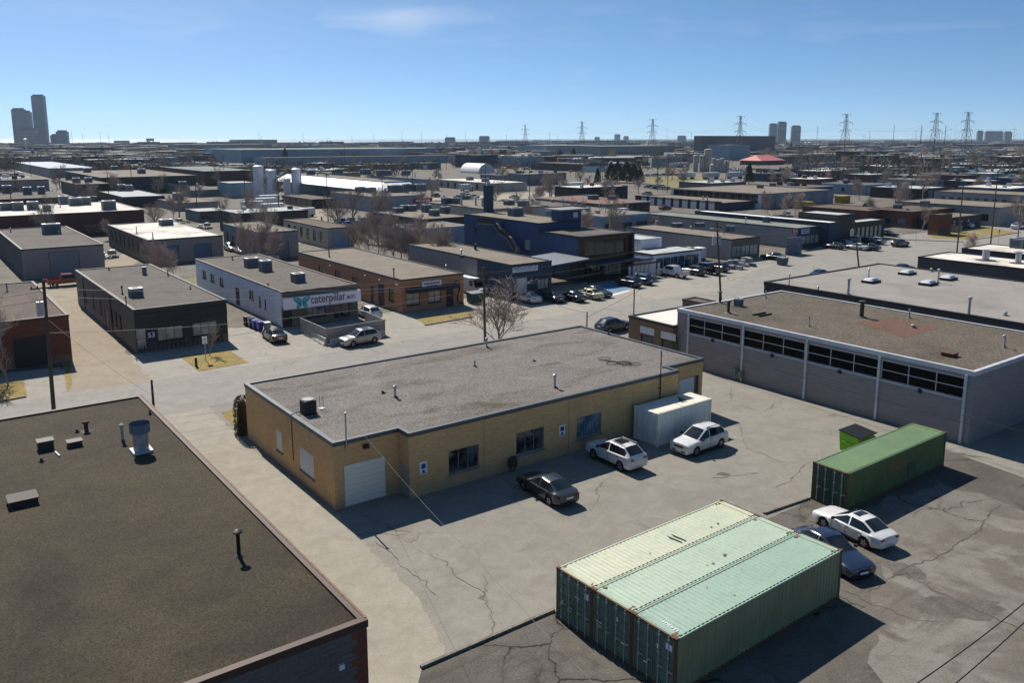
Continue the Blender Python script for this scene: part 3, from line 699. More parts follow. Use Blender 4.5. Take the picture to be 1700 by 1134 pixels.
m.build('casing', m_darkmetal, cd); m = MB(); m.cyl((0, 0, .95), (0, 0, 1.0), .4, n=20); m.build('fan_guard', m_greymetal, cd)
m = MB(); m.box(-.46, -.46, 0, .46, .46, .08); m.build('base', m_black, cd)

# ---- right block warehouse with ribbon windows
M2 = Bld('block_warehouse', 'big grey block warehouse with a ribbon of dark windows and a red roof patch', 'building', {'n': (1613, 619.4), 'l': (1140.5, 513), 'o': (1288, 480.6)}, 5.66, wall=w_block, roof=r_ware, trim=m_copwhite, th=.34)
for (x0, y0, x1, y1) in ((1140.6, 521, 1229.8, 565), (1234.5, 543, 1335.5, 594.5), (1341.5, 567.5, 1458, 623.8), (1464, 596, 1602.5, 658.5)):
    M2.win('L', (x0, y0), (x1, y1), nx=3, nz=2, fr=m_copwhite, gl=glass('glass_black', (.002, .002, .003), .25, (.004, .004, .005)), panes=True, depth=.1, sill=True)
for o in M2.op: o['z0'], o['z1'] = 3.42, 5.05
M2.op[0]['u1'] = min(M2.op[0]['u1'], M2.Lb-.12)
M2.finish()
for px in (1232.3, 1338.5, 1461, 1607.5, 1141.5):
    u, _ = M2.fpt('L', px, 600); u = max(.12, min(M2.Lb-.1, u)); m = MB(); m.box(-.13, u-.1, 0, -.004, u+.1, 5.30); m.build('pilaster', m_copwhite, M2.root)
for px, py in ((1184, 565), (1282.5, 590), (1395, 617), (1528, 649)):
    u, z = M2.fpt('L', px, py); m = MB(); m.box(-.14, u-.14, z-.16, -.003, u+.14, z+.16); m.build('wall_vent', m_black, M2.root)
u, _ = M2.fpt('L', 1230, 640); m = MB(); m.cyl((-.3, u-.3, 0), (-.3, u-.3, 1.2), .05); m.cyl((-.3, u+.3, 0), (-.3, u+.3, 1.5), .05); m.box(-.45, u-.25, .5, -.15, u+.1, 1.0); m.box(-.4, u+.4, .7, -.15, u+.75, 1.2); m.build('gas_meter', m_greymetal, M2.root)
for px, py, h, r, cp_ in ((1209, 520, 1.1, .14, 'cap'), (1195, 503, 1.1, .13, 'cap'), (1430, 527, 1.5, .2, 'cap'), (1343, 542, 1.0, .06, None), (1509, 528, .9, .08, None), (1667, 577, .9, .08, 'hook'), (1271, 495, .8, .07, None), (1516, 544, .15, .12, 'cap')):
    M2.vent(px, py, h, r, cp_, mat=m_darkmetal if r > .12 and h > 1 else None)
M2.hatch(1576, 591, .9, .9, .25, m_rustmetal); ac(M2, 1226, 508, .7, .7, .75, 'small dark fan box near the left end of the block warehouse roof')
m = MB()
for dy in (-.35, .35):
    x, y = M2.loc(1265, 523); m.box(x-.9, y+dy-.08, M2.dz+.02, x+1.0, y+dy+.08, M2.dz+.14)
m.build('timber_sleeper', m_black, M2.root)
p0 = [M2.loc(x_, y_) for x_, y_ in ((1418, 536), (1480, 527), (1562, 545), (1500, 561))]
m = MB(); m.add([(x_, y_, M2.dz+.006) for x_, y_ in p0], [(0, 3, 2, 1)]); o = m.build('roof_patch', roofmat('roof_red_patch', (.125, .066, .05), (.115, .075, .058), (.085, .055, .042), .5, .3, .25, 8, 3), M2.root); o['label'] = 'faded red patch on the roof'
if o.data.polygons[0].normal.z < 0: o.data.flip_normals()
# low brown upstands at its left end
# ---- pale roofed warehouse behind
M3 = Bld('pale_warehouse', 'large pale gravel roofed warehouse with four domed skylights', 'building', {'l': (1272, 468), 'o': (1456, 436.5)}, 6.33, Lb=50, a0min=M2.a0+M2.La+.15, wall=w_black, roof=r_pale, trim=m_copblack, th=.4)
M3.a0_shift = 0
M3.finish()
for px, py in ((1506, 455.5), (1446, 469), (1541, 473), (1574, 464.5)): M3.hatch(px, py, 2.0, 1.3, .28, m_black, 'skylight', True)
for px, py, h, r in ((1442, 460, .9, .07), (1408, 489, 1.6, .13), (1557, 470, 1.5, .1), (1608, 523, 1.6, .13), (1546, 451, .3, .1), (1358, 482, .3, .07), (1669, 524, .25, .1), (1310, 474, 1.2, .06)): M3.vent(px, py, h, r)
# ---- tan brick annex with white roof
M4 = Bld('tan_brick_annex', 'small tan brick building with dirty white roof left of the block warehouse', 'building', {'l': (1045, 524), 'o': (1137.5, 507.5)}, 3.9, Lb=9.6, b0min=M2.b0+M2.Lb+.03, wall=w_tan, roof=r_white, trim=m_copblack)
M4.win('L', (1063, 532), (1086, 549), 'board', gl=m_white, sill=False, depth=.06); M4.win('L', (1097.5, 541), (1121.7, 558.7), 'board', gl=m_white, sill=False, depth=.06)
M4.win('L', (1064, 551), (1085, 562), gl=g_dark, sill=False); M4.win('L', (1098, 561), (1121, 575), gl=g_dark, sill=False)
for i, o in enumerate(M4.op): o['z0'], o['z1'] = ((2.35, 3.1) if i < 2 else (.9, 2.3))
M4.finish(); M4.vent(1052, 524, 3.0, .07, None, mat=m_pole)

M2b = Bld('entrance_block', 'low dark brown boxes at the left end of the block warehouse', 'building', {'n': (1140, 508), 'r': (1187, 499)}, 4.6, Lb=3.0, a0min=M4.a0+M4.La+.12, b0min=M2.b0+M2.Lb+.1, wall=w_brown, roof=r_grey, trim=m_copbrown, rect=False)
# (kept clear of the warehouse)
M2b.finish()
# ---- bottom left gravel roof building
M6 = Bld('gravel_roof_building', 'building with large brown mossy gravel roof filling the bottom left', 'building', {'r': (607, 1029.6), 'o': (235, 656)}, 4.6, La=27, wall=brick('block_slate', (.125, .12, .118), (.10, .097, .095), (.17, .17, .175), .4, .2, .01), roof=r_brown, trim=m_copbrown, th=.30)
M6.finish()
m = MB()
for i in range(9):
    for j in range(int(14+4*math.sin(i*1.9))):
        z = 3.95-j*.28; 
        m.box(M6.La-.62+(.2 if j % 2 else 0), -.012, z, M6.La+.004, -.002, z+.27)
    break
m.build('brick_quoin', w_red, M6.root)
m = MB()
for j in range(8): m.box(M6.La-6.2+j*.28, -.012, 2.9-j*.12, M6.La-4.4+j*.24, -.002, 3.03-j*.12)
m.build('brick_patch', w_red, M6.root)
u = M6.La-1.1; m = MB(); m.box(u-.1, -.12, 3.0, u+.1, -.003, 3.2); m.build('wall_lamp', m_white, M6.root)
m = MB(); 
for k in range(18):
    m.box(M6.La-.03, .1+k*M6.Lb/18, M6.h+.012, M6.La+.07, .1+(k+.985)*M6.Lb/18, M6.h+.035+random.random()*.008, 0)
m.build('edge_flashing', pm('copper_flashing', (.17, .09, .06), (.11, .06, .045), 3, .7), M6.root)
M6.vent(143.5, 716, .55, .13, 'cap', mat=m_rustmetal); M6.vent(128, 718, .22, .07, None, mat=m_rustmetal); M6.vent(204, 733, .95, .09, 'cap'); M6.vent(397, 925, 1.15, .085, 'disc', mat=m_black)
M6.vent(249, 688, .3, .06, None, mat=m_rustmetal); M6.vent(69, 767, .25, .07, None, mat=m_rustmetal)
M6.hatch(38, 835, 1.25, 1.1, .3, pm('hatch_brown', (.05, .038, .034), (.035, .028, .026), 2, .7)); M6.hatch(124, 740, .75, .6, .28, m_darkmetal); M6.hatch(76, 745, .8, .7, .5, m_darkmetal)
x, y = M6.loc(235, 750); m = MB(); z = M6.dz; m.box(x-.55, y-.55, z+.02, x+.55, y+.55, z+.16); fan = m.build('roof_fan', pm('curb_white', (.55, .56, .58), rough=.5), M6.root)
m = MB(); m.cyl((x, y, z+.16), (x, y, z+1.25), .42, n=18); m.build('stack', m_galv, fan, smooth=True)
m = MB(); m.cyl((x, y, z+1.2), (x, y, z+1.75), .56, n=20, cap=False); m.cyl((x, y, z+1.25), (x, y, z+1.26), .55, n=20, m=1); m.build('fan_hood', [pm('hood_bluegrey', (.16, .21, .28), (.12, .16, .22), 2, .5, .3), m_black], fan)
m = MB(); x, y = M6.loc(92, 752); m.cyl((x, y, z+.06), (x+.1, y-.9, z+.06), .05); m.build('pipe_offcut', m_white, M6.root)

# ---- left red brick
M7 = Bld('red_brick_workshop', 'red brick workshop with brown gravel roof at the left edge', 'building', {'r': (106, 523), 'o': (61, 466)}, hfrom(106, 523, 601), La=26, wall=w_red, roof=roofmat('roof_gravel_rust', (.12, .095, .078), (.095, .078, .066), (.05, .042, .038), .7, .15, .4, 8, 14), trim=m_copbrown, th=.25)
M7.win('F', (20, 560), (80, 600), 'garage_door', gl=w_black, z=(.03, 3.1)); M7.finish(); M7.vent(12, 484, 1.0, .06, None, mat=m_darkmetal)
# ---- number 53
M8 = Bld('black_front_workshop', 'dark brick workshop with black front and the number 53', 'building', {'n': (213, 515.5), 'l': (131.5, 447.5), 'r': (375, 497)}, hfrom(213, 515.5, 588.5), wall=w_brown, wallF=w_blockd, roof=r_grey, trim=m_copblack, th=.2)
M8.win('F', (224.4, 544), (244.8, 573), nx=1, nz=2, gl=g_blind, z=(.35, 2.6), sill=False); M8.win('F', (260.6, 543), (305.6, 566), nx=3, gl=g_blind, z=(1.0, 2.5)); M8.win('F', (318.9, 536), (361.7, 556), nx=3, gl=g_blind, z=(1.0, 2.5))
for o in M8.op[1:]: o['panes'] = True
cv = lambda x, y: (x/3.779, y/3.779+380)
for x0, y0, x1, y1 in ((528, 355, 543, 430), (577, 398, 592, 470), (625, 440, 637, 515), (697, 505, 715, 590), (727, 575, 742, 655), (755, 605, 768, 675)):
    M8.win('L', cv(x0, y0), cv(x1, y1), gl=g_blind if x0 < 700 and x0 > 560 else g_dark, fr=w_dark)
for o in M8.op[3:]:
    w_ = o['u1']-o['u0']; c_ = (o['u0']+o['u1'])/2; o['u0'] = c_-.45; o['u1'] = c_+.45; o['z0'], o['z1'] = 1.3, 3.0
M8.win('L', cv(655, 505), cv(683, 620), 'door', gl=w_grey, z=(.03, 2.3)); M8.finish()
m = MB(); m.box(-.004, -.10, 3.0, M8.La, -.003, 4.2); m.build('fascia', w_black, M8.root)
m = MB()
for k in range(20): m.box(M8.La*.03+k*M8.La*.047, -.14, .05, M8.La*.03+k*M8.La*.047+.06, -.05, .8)
m.build('railing', m_black, M8.root)
u, z = M8.fpt('F', 252.5, 555.5); text('53', .75, m_signw, M8.root, (u-.45, -.03, z-.28), name='house_number', bold=.01)
for px in (187, 145): 
    u, _ = M8.fpt('L', px, 540); m = MB(); m.cyl((-.06, u, .1), (-.06, u, M8.h-.3), .05, n=6); m.build('downpipe', m_black, M8.root)
acs(M8, 'the black fronted 53 workshop', [(226, 493, 1.4, 1.2, 1.05)])
M8.hatch(240, 456, .5, .5, 1.0, m_greymetal, 'roof_stack'); M8.vent(203, 488, .8, .08, 'cap', mat=m_rustmetal); M8.vent(181, 449, .5, .08, None, mat=m_black); M8.vent(279, 458, .8, .07, None, mat=m_black); M8.vent(316, 480, .25, .06); M8.vent(210, 510, 1.0, .06, 'cap', mat=m_black)
# ---- caterpillar shop
M9 = Bld('shop_building', 'shop with white side wall and a long caterpillar and butterfly sign', 'shop', {'n': (460, 486), 'l': (330.8, 429), 'r': (592.5, 471)}, hfrom(460, 486, 546), wall=w_white, wallF=w_brown, roof=r_grey, trim=m_copbrown, th=.15)
M9.win('F', (468.7, 514), (486, 547), 'door', gl=w_black, z=(.03, 2.6)); M9.win('F', (508, 508), (541, 527), nx=3, gl=g_blue, z=(.9, 2.75)); M9.win('F', (553.7, 500), (581, 527), nx=2, gl=g_dark, z=(.5, 2.75))
for x0, y0, x1, y1, in ((336, 449.3, 342.7, 462), (349.3, 456.2, 356.4, 469.4), (364.4, 462.8, 371.8, 477), (413.6, 485.8, 422, 502)): M9.win('L', (x0, y0), (x1, y1), nx=2, z=(1.9, 3.1))
M9.win('L', (390.3, 475.8), (398.3, 503), 'door', gl=w_black, z=(.2, 2.6)); M9.win('L', (430, 506), (434, 520), z=(1.4, 2.7)); M9.win('L', (439.5, 511), (442.8, 525), z=(1.4, 2.7))
M9.finish()
_, zt = M9.fpt('F', 461, 496); _, zb = M9.fpt('F', 462, 515)
m = MB(); m.box(.02, -.45, zb, M9.La+.25, -.004, zt); sg = m.build('sign_board', m_signw, M9.root)
m = MB(); e = .05; m.box(0, -.47, zb-.04, M9.La+.27, -.452, zb+e); m.box(0, -.47, zt-e, M9.La+.27, -.452, zt+.04); m.build('sign_trim', m_copwhite, sg)
LS = M9.La+.25; hh = zt-zb
text('caterpillar', 1.05*hh, m_purple, sg, (LS*.335, -.47, zb+hh*.30), depth=.012, bold=.014, fitw=LS*.46)
text('&CO.', .42*hh, m_purple, sg, (LS*.81, -.47, zb+hh*.34), depth=.012, bold=.012, fitw=LS*.12)
m = MB(); bx_, bz_ = LS*.225, zb+hh*.52
def wing(cx, cz, rx, rz, tilt, sgn):
    v = [(cx+(rx*math.cos(t)*math.cos(tilt)-rz*math.sin(t)*math.sin(tilt)), -.475, cz+rx*math.cos(t)*math.sin(tilt)+rz*math.sin(t)*math.cos(tilt)) for t in [i*math.pi/8 for i in range(16)]]
    m.add(v, [tuple(range(16))])
for sgn in (-1, 1):
    wing(bx_+sgn*hh*.37, bz_+hh*.20, hh*.46, hh*.25, sgn*.62, 1); wing(bx_+sgn*hh*.26, bz_-hh*.27, hh*.30, hh*.19, -sgn*.85, 1)
m.build('butterfly', m_teal, sg)
m = MB()
for sgn in (-1, 1):
    for (cx, cz, r_) in ((.50, .30, .10), (.28, .14, .07), (.30, -.33, .07)):
        m.cyl((bx_+sgn*hh*cx, -.483, bz_+hh*cz), (bx_+sgn*hh*cx, -.478, bz_+hh*cz), hh*r_, n=12)
m.box(bx_-.05, -.485, bz_-hh*.2, bx_+.05, -.478, bz_+hh*.3); m.build('butterfly_marks', pm('teal_light', (.25, .62, .70), rough=.5), sg)
acs(M9, 'the caterpillar shop', [(418, 443, 1.9, 1.1, 1.3), (441, 450, 1.5, 1.3, 1.5), (495, 468, 1.5, 1.3, 1.15)])
M9.vent(445, 475, .4, .08, None, mat=m_darkmetal); M9.vent(386, 432, .4, .07, 'cap', mat=m_darkmetal)
u = 0; m = MB(); m.cyl((-.08, .3, .1), (-.08, .3, M9.h), .06, n=8); m.build('downpipe', m_white, M9.root)
# ---- orange brick workshop
M10 = Bld('orange_brick_workshop', 'orange brick workshop with black awning and small white sign', 'building', {'n': (661, 465.5), 'r': (768.7, 453), 'l': (500, 417.5)}, hfrom(661, 465.5, 521), wall=w_orange, roof=r_tan, trim=m_copblack, th=.2)
M10.win('F', (675, 486), (697.5, 507.5), nx=2, nz=2, gl=g_blind, z=(.9, 2.6)); M10.win('F', (711, 481), (732.5, 501), nx=2, nz=2, gl=g_blind, z=(.9, 2.6)); M10.win('F', (740.5, 477.5), (753, 506), 'door', gl=w_black, z=(.03, 2.6))
for x0, x1, z_ in ((530.7, 539, (2.2, 3.2)), (556.7, 566, (2.2, 3.2)), (585.5, 596, (1.8, 3.0)), (645, 653.7, (1.2, 2.8))): M10.win('L', (x0, 480), (x1, 480), nx=2, z=z_)
M10.win('L', (615.5, 480), (620.5, 500), 'door', gl=w_dark, z=(.03, 2.4)); M10.win('L', (627.5, 480), (638.7, 508), 'door', gl=w_dark, z=(.03, 3.1)); M10.finish()
m = MB(); u0, _ = M10.fpt('F', 673, 484); u1, _ = M10.fpt('F', 757, 475)
m.add([(u0, -.003, 3.25), (u1, -.003, 3.25), (u1, -.9, 2.85), (u0, -.9, 2.85), (u0, -.003, 2.75), (u1, -.003, 2.75), (u1, -.9, 2.6), (u0, -.9, 2.6)], [(0, 3, 2, 1), (3, 7, 6, 2), (0, 4, 7, 3), (1, 2, 6, 5), (4, 5, 6, 7)]); m.build('awning', w_black, M10.root)
u0, z0 = M10.fpt('F', 700.5, 472.8); u1, _ = M10.fpt('F', 732, 469); m = MB(); m.box(u0, -.15, z0-.42, u1, -.004, z0+.42); sg = m.build('sign_board', m_signw, M10.root)
m = MB()
for k in range(11): m.box(u0+.2+k*(u1-u0-.4)/11, -.16, z0-.05, u0+.2+(k+.7)*(u1-u0-.4)/11, -.151, z0+.24)
for k in range(8): m.box(u0+.6+k*(u1-u0-1.2)/8, -.16, z0-.28, u0+.6+(k+.7)*(u1-u0-1.2)/8, -.151, z0-.16)
m.build('lettering', m_navyt, sg)
m = MB(); u, _ = M10.fpt('F', 757, 485); m.tube([(u-.3, -.06, 3.4), (u+.5, -.06, 3.3), (u+.55, -.06, 2.3), (u+.2, -.06, 1.2), (u+.25, -.06, .5), (u+1.2, -.1, .15)], .09, 6); m.build('flexible_duct', m_black, M10.root)
M10.vent(546.5, 427, 1.3, .09, None, mat=m_darkmetal); M10.vent(653, 425, .7, .1, None, mat=m_darkmetal); M10.vent(741, 447, .5, .09); M10.vent(654, 462, 1.2, .08, 'cap', mat=m_rustmetal)
for px in (532, 593, 618, 648):
    u, z = M10.fpt('L', px, 0); m = MB(); m.box(-.22, u-.14, 3.55, -.003, u+.14, 3.75); m.build('wall_lamp', m_white, M10.root)
# ---- navy auto body
h11 = 5.2
M11 = Bld('navy_workshop', 'navy fronted body shop with white auto body sign and white shutter', 'building', {'n': (827, 442), 'r': (916.5, 432.5), 'l': (697, 404)}, h11, wall=w_block, wallF=w_navy, roof=r_tan, trim=m_copblack, th=.18)
M11.win('F', (857.5, 459.5), (876, 490), 'garage_door', gl=m_white, z=(.03, 3.2), n=4); M11.win('F', (892.5, 455), (911, 470), nx=3, gl=g_blind, z=(1.2, 2.7)); M11.finish()
u0, zt = M11.fpt('F', 850.8, 444.5); u1, zt2 = M11.fpt('F', 892, 438.8); zt = (zt+zt2)/2; _, zb = M11.fpt('F', 851, 453); m = MB(); m.box(u0, -.12, zb, u1, -.004, zt); sg = m.build('sign_board', m_signw, M11.root)
text('PHARTEX AUTO BODY LTD', .62, m_navyt, sg, (u0+.12, -.125, zb+(zt-zb)*.42), depth=.01, bold=.008, fitw=u1-u0-.24)
m = MB()
for k in range(12): m.box(u0+.25+k*(u1-u0-.5)/12, -.13, zb+.12, u0+.25+(k+.72)*(u1-u0-.5)/12, -.121, zb+.24)
m.build('small_print', m_teal, sg)
u, _ = M11.fpt('L', 789, 0); m = MB(); m.box(-.02, .0, .03, -.003, u, M11.h-.2); m.build('painted_return', w_navy, M11.root)
M11.vent(789, 415, 1.0, .22, None, mat=m_darkmetal); M11.hatch(767, 428, .5, .5, .35, m_darkmetal); M11.vent(766, 424, .8, .1, 'cap'); M11.vent(743, 404, 1.3, .06, None)
# ---- blue two storey with black-framed extension
h12 = hfrom(964, 392.7, 468)
M12 = Bld('blue_building', 'two storey blue building with black framed wooden glazed front', 'building', {'n': (964, 392.7), 'r': (1043, 384), 'l': (893.7, 383.3)}, h12, wall=w_blue, wallF=w_black, roof=r_grey, trim=m_copblack, th=.3)
M12.win('F', (971, 400), (1038, 420), nx=4, gl=g_dark, z=(3.9, 6.3), sill=False, fr=m_copblack); M12.win('F', (1004, 440), (1032, 450), nx=4, gl=g_blind, z=(.4, 2.7), sill=False)
M12.win('F', (970, 445), (1001, 460), nx=2, gl=g_dark, z=(.2, 2.7), sill=False)
M12.op[0]['panes'] = True; M12.finish()
m = MB(); La = M12.La; hh = M12.h
for a0_, a1_, z0_, z1_ in ((.5, La-.5, 3.2, 3.85), (.5, La-.5, 6.36, hh-.5), (.5, M12.op[0]['u0'], 3.85, 6.36), (M12.op[0]['u1'], La-.5, 3.85, 6.36)): m.box(a0_, -.05, z0_, a1_, -.004, z1_)
m.build('timber_cladding', pm('cedar', (.14, .07, .035), (.10, .05, .028), 2, .7), M12.root)
m = MB(); m.box(-.1, -.9, 2.9, .35, -.055, hh+.03); m.box(La-.4, -.9, .03, La+.1, -.055, hh+.03); m.box(.35, -.9, hh-.35, La-.4, -.055, hh+.03); m.build('frame_surround', w_black, M12.root)
m = MB(); m.box(1.0, -3.4, 2.85, La+2.2, -.06, 3.08); m.build('canopy', pm('canopy_navy', (.02, .03, .075), (.016, .025, .06), 1, .6), M12.root)
a12, b12 = M12.a0, M12.b0+M12.Lb
hM = htop(wab(a12, b12), 370.5)
lM = ab(G(771.5, 354.4, hM)); rM = ab(G(962, 365, hM))
M12b = Bld('tall_blue_building', 'tall rear block of the blue building with outside stair and chimney', 'building', {'n': P2(*wab(a12, b12+.03), hM), }, hM, La=max(6, rM[0]-a12), Lb=lM[1]-b12, wall=w_blue, roof=r_tan, trim=m_copblack, th=.2)
M12b.win('L', (849, 385), (855, 394), z=(3.8, 5.3), nz=2); M12b.win('L', (870, 385), (880, 400), z=(3.6, 5.5), nz=2, gl=g_blind); M12b.win('L', (788, 370), (792, 384), z=(4.8, 6.3)); M12b.finish()
m = MB(); x, y = M12b.loc(811, 352); m.box(x-.7, y-.7, M12b.dz, x+.7, y+.7, M12b.dz+5.2); ch = m.build('chimney', w_navy, M12b.root); m = MB(); m.cyl((x, y, M12b.dz+5.2), (x, y, M12b.dz+5.9), .45, .3); m.build('chimney_cowl', m_galv, ch)
m = MB(); x, y = M12b.loc(940, 366); m.box(x-2.2, y-1.4, M12b.dz, x+2.2, y+1.4, M12b.dz+1.9); ph = m.build('penthouse', w_blue, M12b.root); m = MB(); m.box(x-3.2, y-2.2, M12b.dz+1.9, x+3.2, y+2.2, M12b.dz+2.15); m.build('penthouse_roof', w_grey, ph)
m = MB(); m.box(x+.4, y-1.45, M12b.dz+.6, x+1.4, y-1.403, M12b.dz+1.5); m.build('penthouse_window', m_white, ph)
acs(M12b, 'the tall rear block of the blue building', [(856, 358, 2.6, 1.6, 1.5)])
# outside stair on the blue wall
st = empty('outside_stair', M12b.root.location, GA, 'grey covered stair running down the blue side wall', 'stair')
pts = [M12b.fpt('L', x_, y_, -.1) for x_, y_ in ((803, 369), (829, 371), (838, 386), (852, 394), (866, 418))]
m = MB()
for (u0, z0), (u1, z1) in zip(pts, pts[1:]): m.add([(-1.5, u0, z0), (-.05, u0, z0), (-.05, u1, z1), (-1.5, u1, z1), (-1.5, u0, z0-.25), (-.05, u0, z0-.25), (-.05, u1, z1-.25), (-1.5, u1, z1-.25)], [(0, 1, 2, 3), (0, 3, 7, 4), (4, 7, 6, 5)])
m.build('flight', pm('stair_grey', (.20, .19, .20), (.15, .145, .15), 1, .7), st)
m = MB()
for (u0, z0), (u1, z1) in zip(pts, pts[1:]): m.add([(-1.5, u0, z0), (-1.5, u1, z1), (-1.5, u1, z1+.9), (-1.5, u0, z0+.9)], [(0, 1, 2, 3)]); m.tube([(-1.5, u0, z0+.95), (-1.5, u1, z1+.95)], .05)
m.build('parapet', w_black, st)
# carport between navy and blue
cpt = [G(881, 420, 3.6), G(964, 435.5, 3.2), G(935, 444, 3.2), G(852, 427, 3.6)]
P = [ab(p) for p in cpt]; ca0, ca1 = min(p[0] for p in P), max(p[0] for p in P); cb0, cb1 = min(p[1] for p in P), max(p[1] for p in P)
w = wab(M11.a0+M11.La+.15, cb0); cr_ = empty('carport', (w.x, w.y, 0), GA, 'lean-to carport with corrugated pale roof beside the navy body shop', 'carport')
Wc = M12.a0-(M11.a0+M11.La)-.3; Lc = M12.Lb*.9; m = MB(); n = int(Lc/.55)
for i in range(n):
    y0 = i*.55; m.add([(0, y0, 3.55), (Wc, y0, 4.1), (Wc, y0+.27, 4.18), (0, y0+.27, 3.63), (Wc, y0+.55, 4.1), (0, y0+.55, 3.55)], [(0, 1, 2, 3), (3, 2, 4, 5)])
m.build('corrugated_roof', m_galv, cr_); m = MB()
for x_ in (.1, Wc-.2):
    for y_ in (.1, Lc*.5, Lc-.2): m.box(x_, y_, 0, x_+.12, y_+.12, 3.4)
m.build('posts', m_black, cr_)

# generic mid-distance buildings -------------------------------------------------
def mid(name, label, C, base=None, h=None, F=None, Lf=None, items=(), acl=(), cat='building', **kw):
    if h is None:
        k = 'n' if 'n' in C else 'r'; h = max(2.6, hfrom(C[k][0], C[k][1], base))
    b = Bld(name, label, cat, C, h, **kw)
    if F: b.wins('F', *F[:4], **(F[4] if len(F) > 4 else {}))
    if Lf: b.wins('L', *Lf[:4], **(Lf[4] if len(Lf) > 4 else {}))
    b.finish()
    for it in items: b.vent(*it)
    if acl: acs(b, label.split(' with ')[0] if label.startswith('the ') else 'the '+label.split(' with ')[0], acl)
    return b
dk = dict(gl=g_dark); bl = dict(gl=g_blue); gd = lambda m_: dict(kind='garage_door', gl=m_)
n13 = mid('white_showroom', 'small white showroom with glazed front beside the blue building', {'n': (1087, 423.8), 'r': (1159, 412.5), 'l': (1046, 416)}, 457, F=(6, 1.7, .5, 2.6, dict(gl=g_blue, nx=2)), wall=w_white, roof=r_light, trim=m_copblack)
mid('white_rear_building', 'white roofed block rising behind the small white showroom', {'n': (1047, 401), 'r': (1113, 396), 'l': (1006, 385)}, h=5.0, b0min=104.3, wall=w_white, roof=r_light, trim=m_copwhite)
mid('long_block_building', 'long grey block building with tan roof behind the white showroom', {'n': (1211, 397.5), 'r': (1262, 392), 'l': (1042, 376)}, 433, F=(3, 2.6, .6, 2.6, dict(gl=g_blind, nx=2)), wall=w_block2, wallF=w_brown, roof=r_tan, trim=m_copblack, items=[(1090, 371, .5, .2), (1147, 381, .6, .1)], acl=[(1124, 377, 2.2, 1.4, .9), (1162, 376, 2, 1.2, .8), (1212, 385, 1.4, 1.2, 1.3)])
n15 = mid('signed_unit_building', 'long grey unit with navy front carrying a red and a blue sign', {'n': (1305, 381.4), 'r': (1359.5, 374.4), 'l': (1085, 352)}, 416, F=(5, 1.6, .7, 2.5, dict(gl=g_blind)), wall=w_block2, wallF=w_navy, roof=r_green, trim=m_copblack, items=[(1238, 371, 1.2, .1), (1281, 366, 1.2, .08), (1156, 356, 1.2, .08)], acl=[(1272, 369, 1.2, 1.2, 1.2)])
for (x0, y0, x1, y1, mt, nm, lab) in ((1315, 381, 1324, 388, m_redt, 'sign_board', 'red sign with white lettering'), (1328.5, 379, 1344.5, 389, m_navyt, 'sign_board', 'blue and white sign')):
    u0, z0 = n15.fpt('F', x0, y0); u1, z1 = n15.fpt('F', x1, y0); _, zb = n15.fpt('F', x0, y1); m = MB(); m.box(u0, -.15, zb, u1, -.004, z0); sg = m.build(nm, mt, n15.root); sg['label'] = lab
    m = MB()
    for r_ in range(3):
        for k in range(7):
            m.box(u0+.15+k*(u1-u0-.3)/7, -.16, zb+.12+r_*(z0-zb)*.31, u0+.15+(k+.7)*(u1-u0-.3)/7, -.151, zb+.12+(r_+.5)*(z0-zb)*.31)
    m.build('lettering', m_signw, sg)
mid('white_roof_unit', 'unit with bright white roof behind the dark parapet', {'n': (1364, 371), 'r': (1396, 368), 'l': (1165, 349)}, h=5.05, a0min=158.2, wall=w_navy, roof=pm('membrane_white', (.72, .72, .76), (.64, .64, .68), .1, .6), trim=m_copblack)
mid('black_unit', 'tall black unit with pale roof and two skylights', {'n': (1389, 358), 'r': (1416, 354), 'l': (1333, 351)}, h=6.4, a0min=162.0, wall=w_black, roof=r_light, trim=m_copblack, Lf=None)
mid('black_storefront', 'black glazed storefront at the end of the unit row', {'n': (1424, 371), 'r': (1457, 363), 'l': (1405, 366)}, 402, F=(6, 1.2, .3, 2.9, dict(gl=g_blind)), wall=w_black, roof=r_light, trim=m_copblack)
n19 = mid('brown_brick_office', 'brown red brick office with lawn on the street corner', {'n': (1520, 352.5), 'r': (1575, 344), 'l': (1444.6, 346)}, 380.5, F=(3, 2.2, .8, 2.6, bl), Lf=(3, 2.2, .8, 2.6, bl), wall=w_red, roof=r_brownf, trim=m_copbrown, items=[(1506, 349, .5, .3)], acl=[(1490, 346, 2, 1.5, 1.1), (1535, 343, 2.5, 1.5, 1.6)])
mid('brick_entrance', 'red brick entrance block of the corner office', {'n': (1561, 357), 'r': (1578, 354), 'l': (1545, 355)}, h=4.9, wall=w_red, roof=r_brownf, trim=m_copbrown, rect=False)
mid('low_eaves_wing', 'low flat roofed wing right of the red brick entrance', {'n': (1585, 362), 'r': (1622, 355)}, h=3.2, Lb=8, b1max=n19.b0-.1, F=(4, 1.6, .8, 2.3, bl), wall=w_dark, roof=r_tan, trim=m_copbrown, rect=False)
mid('tan_flat_unit', 'low tan roofed unit behind the black storefront', {'n': (1440, 352), 'l': (1345, 341), 'r': (1475, 345)}, h=4.2, wall=w_maroon, roof=r_brownf, trim=m_copbrown)
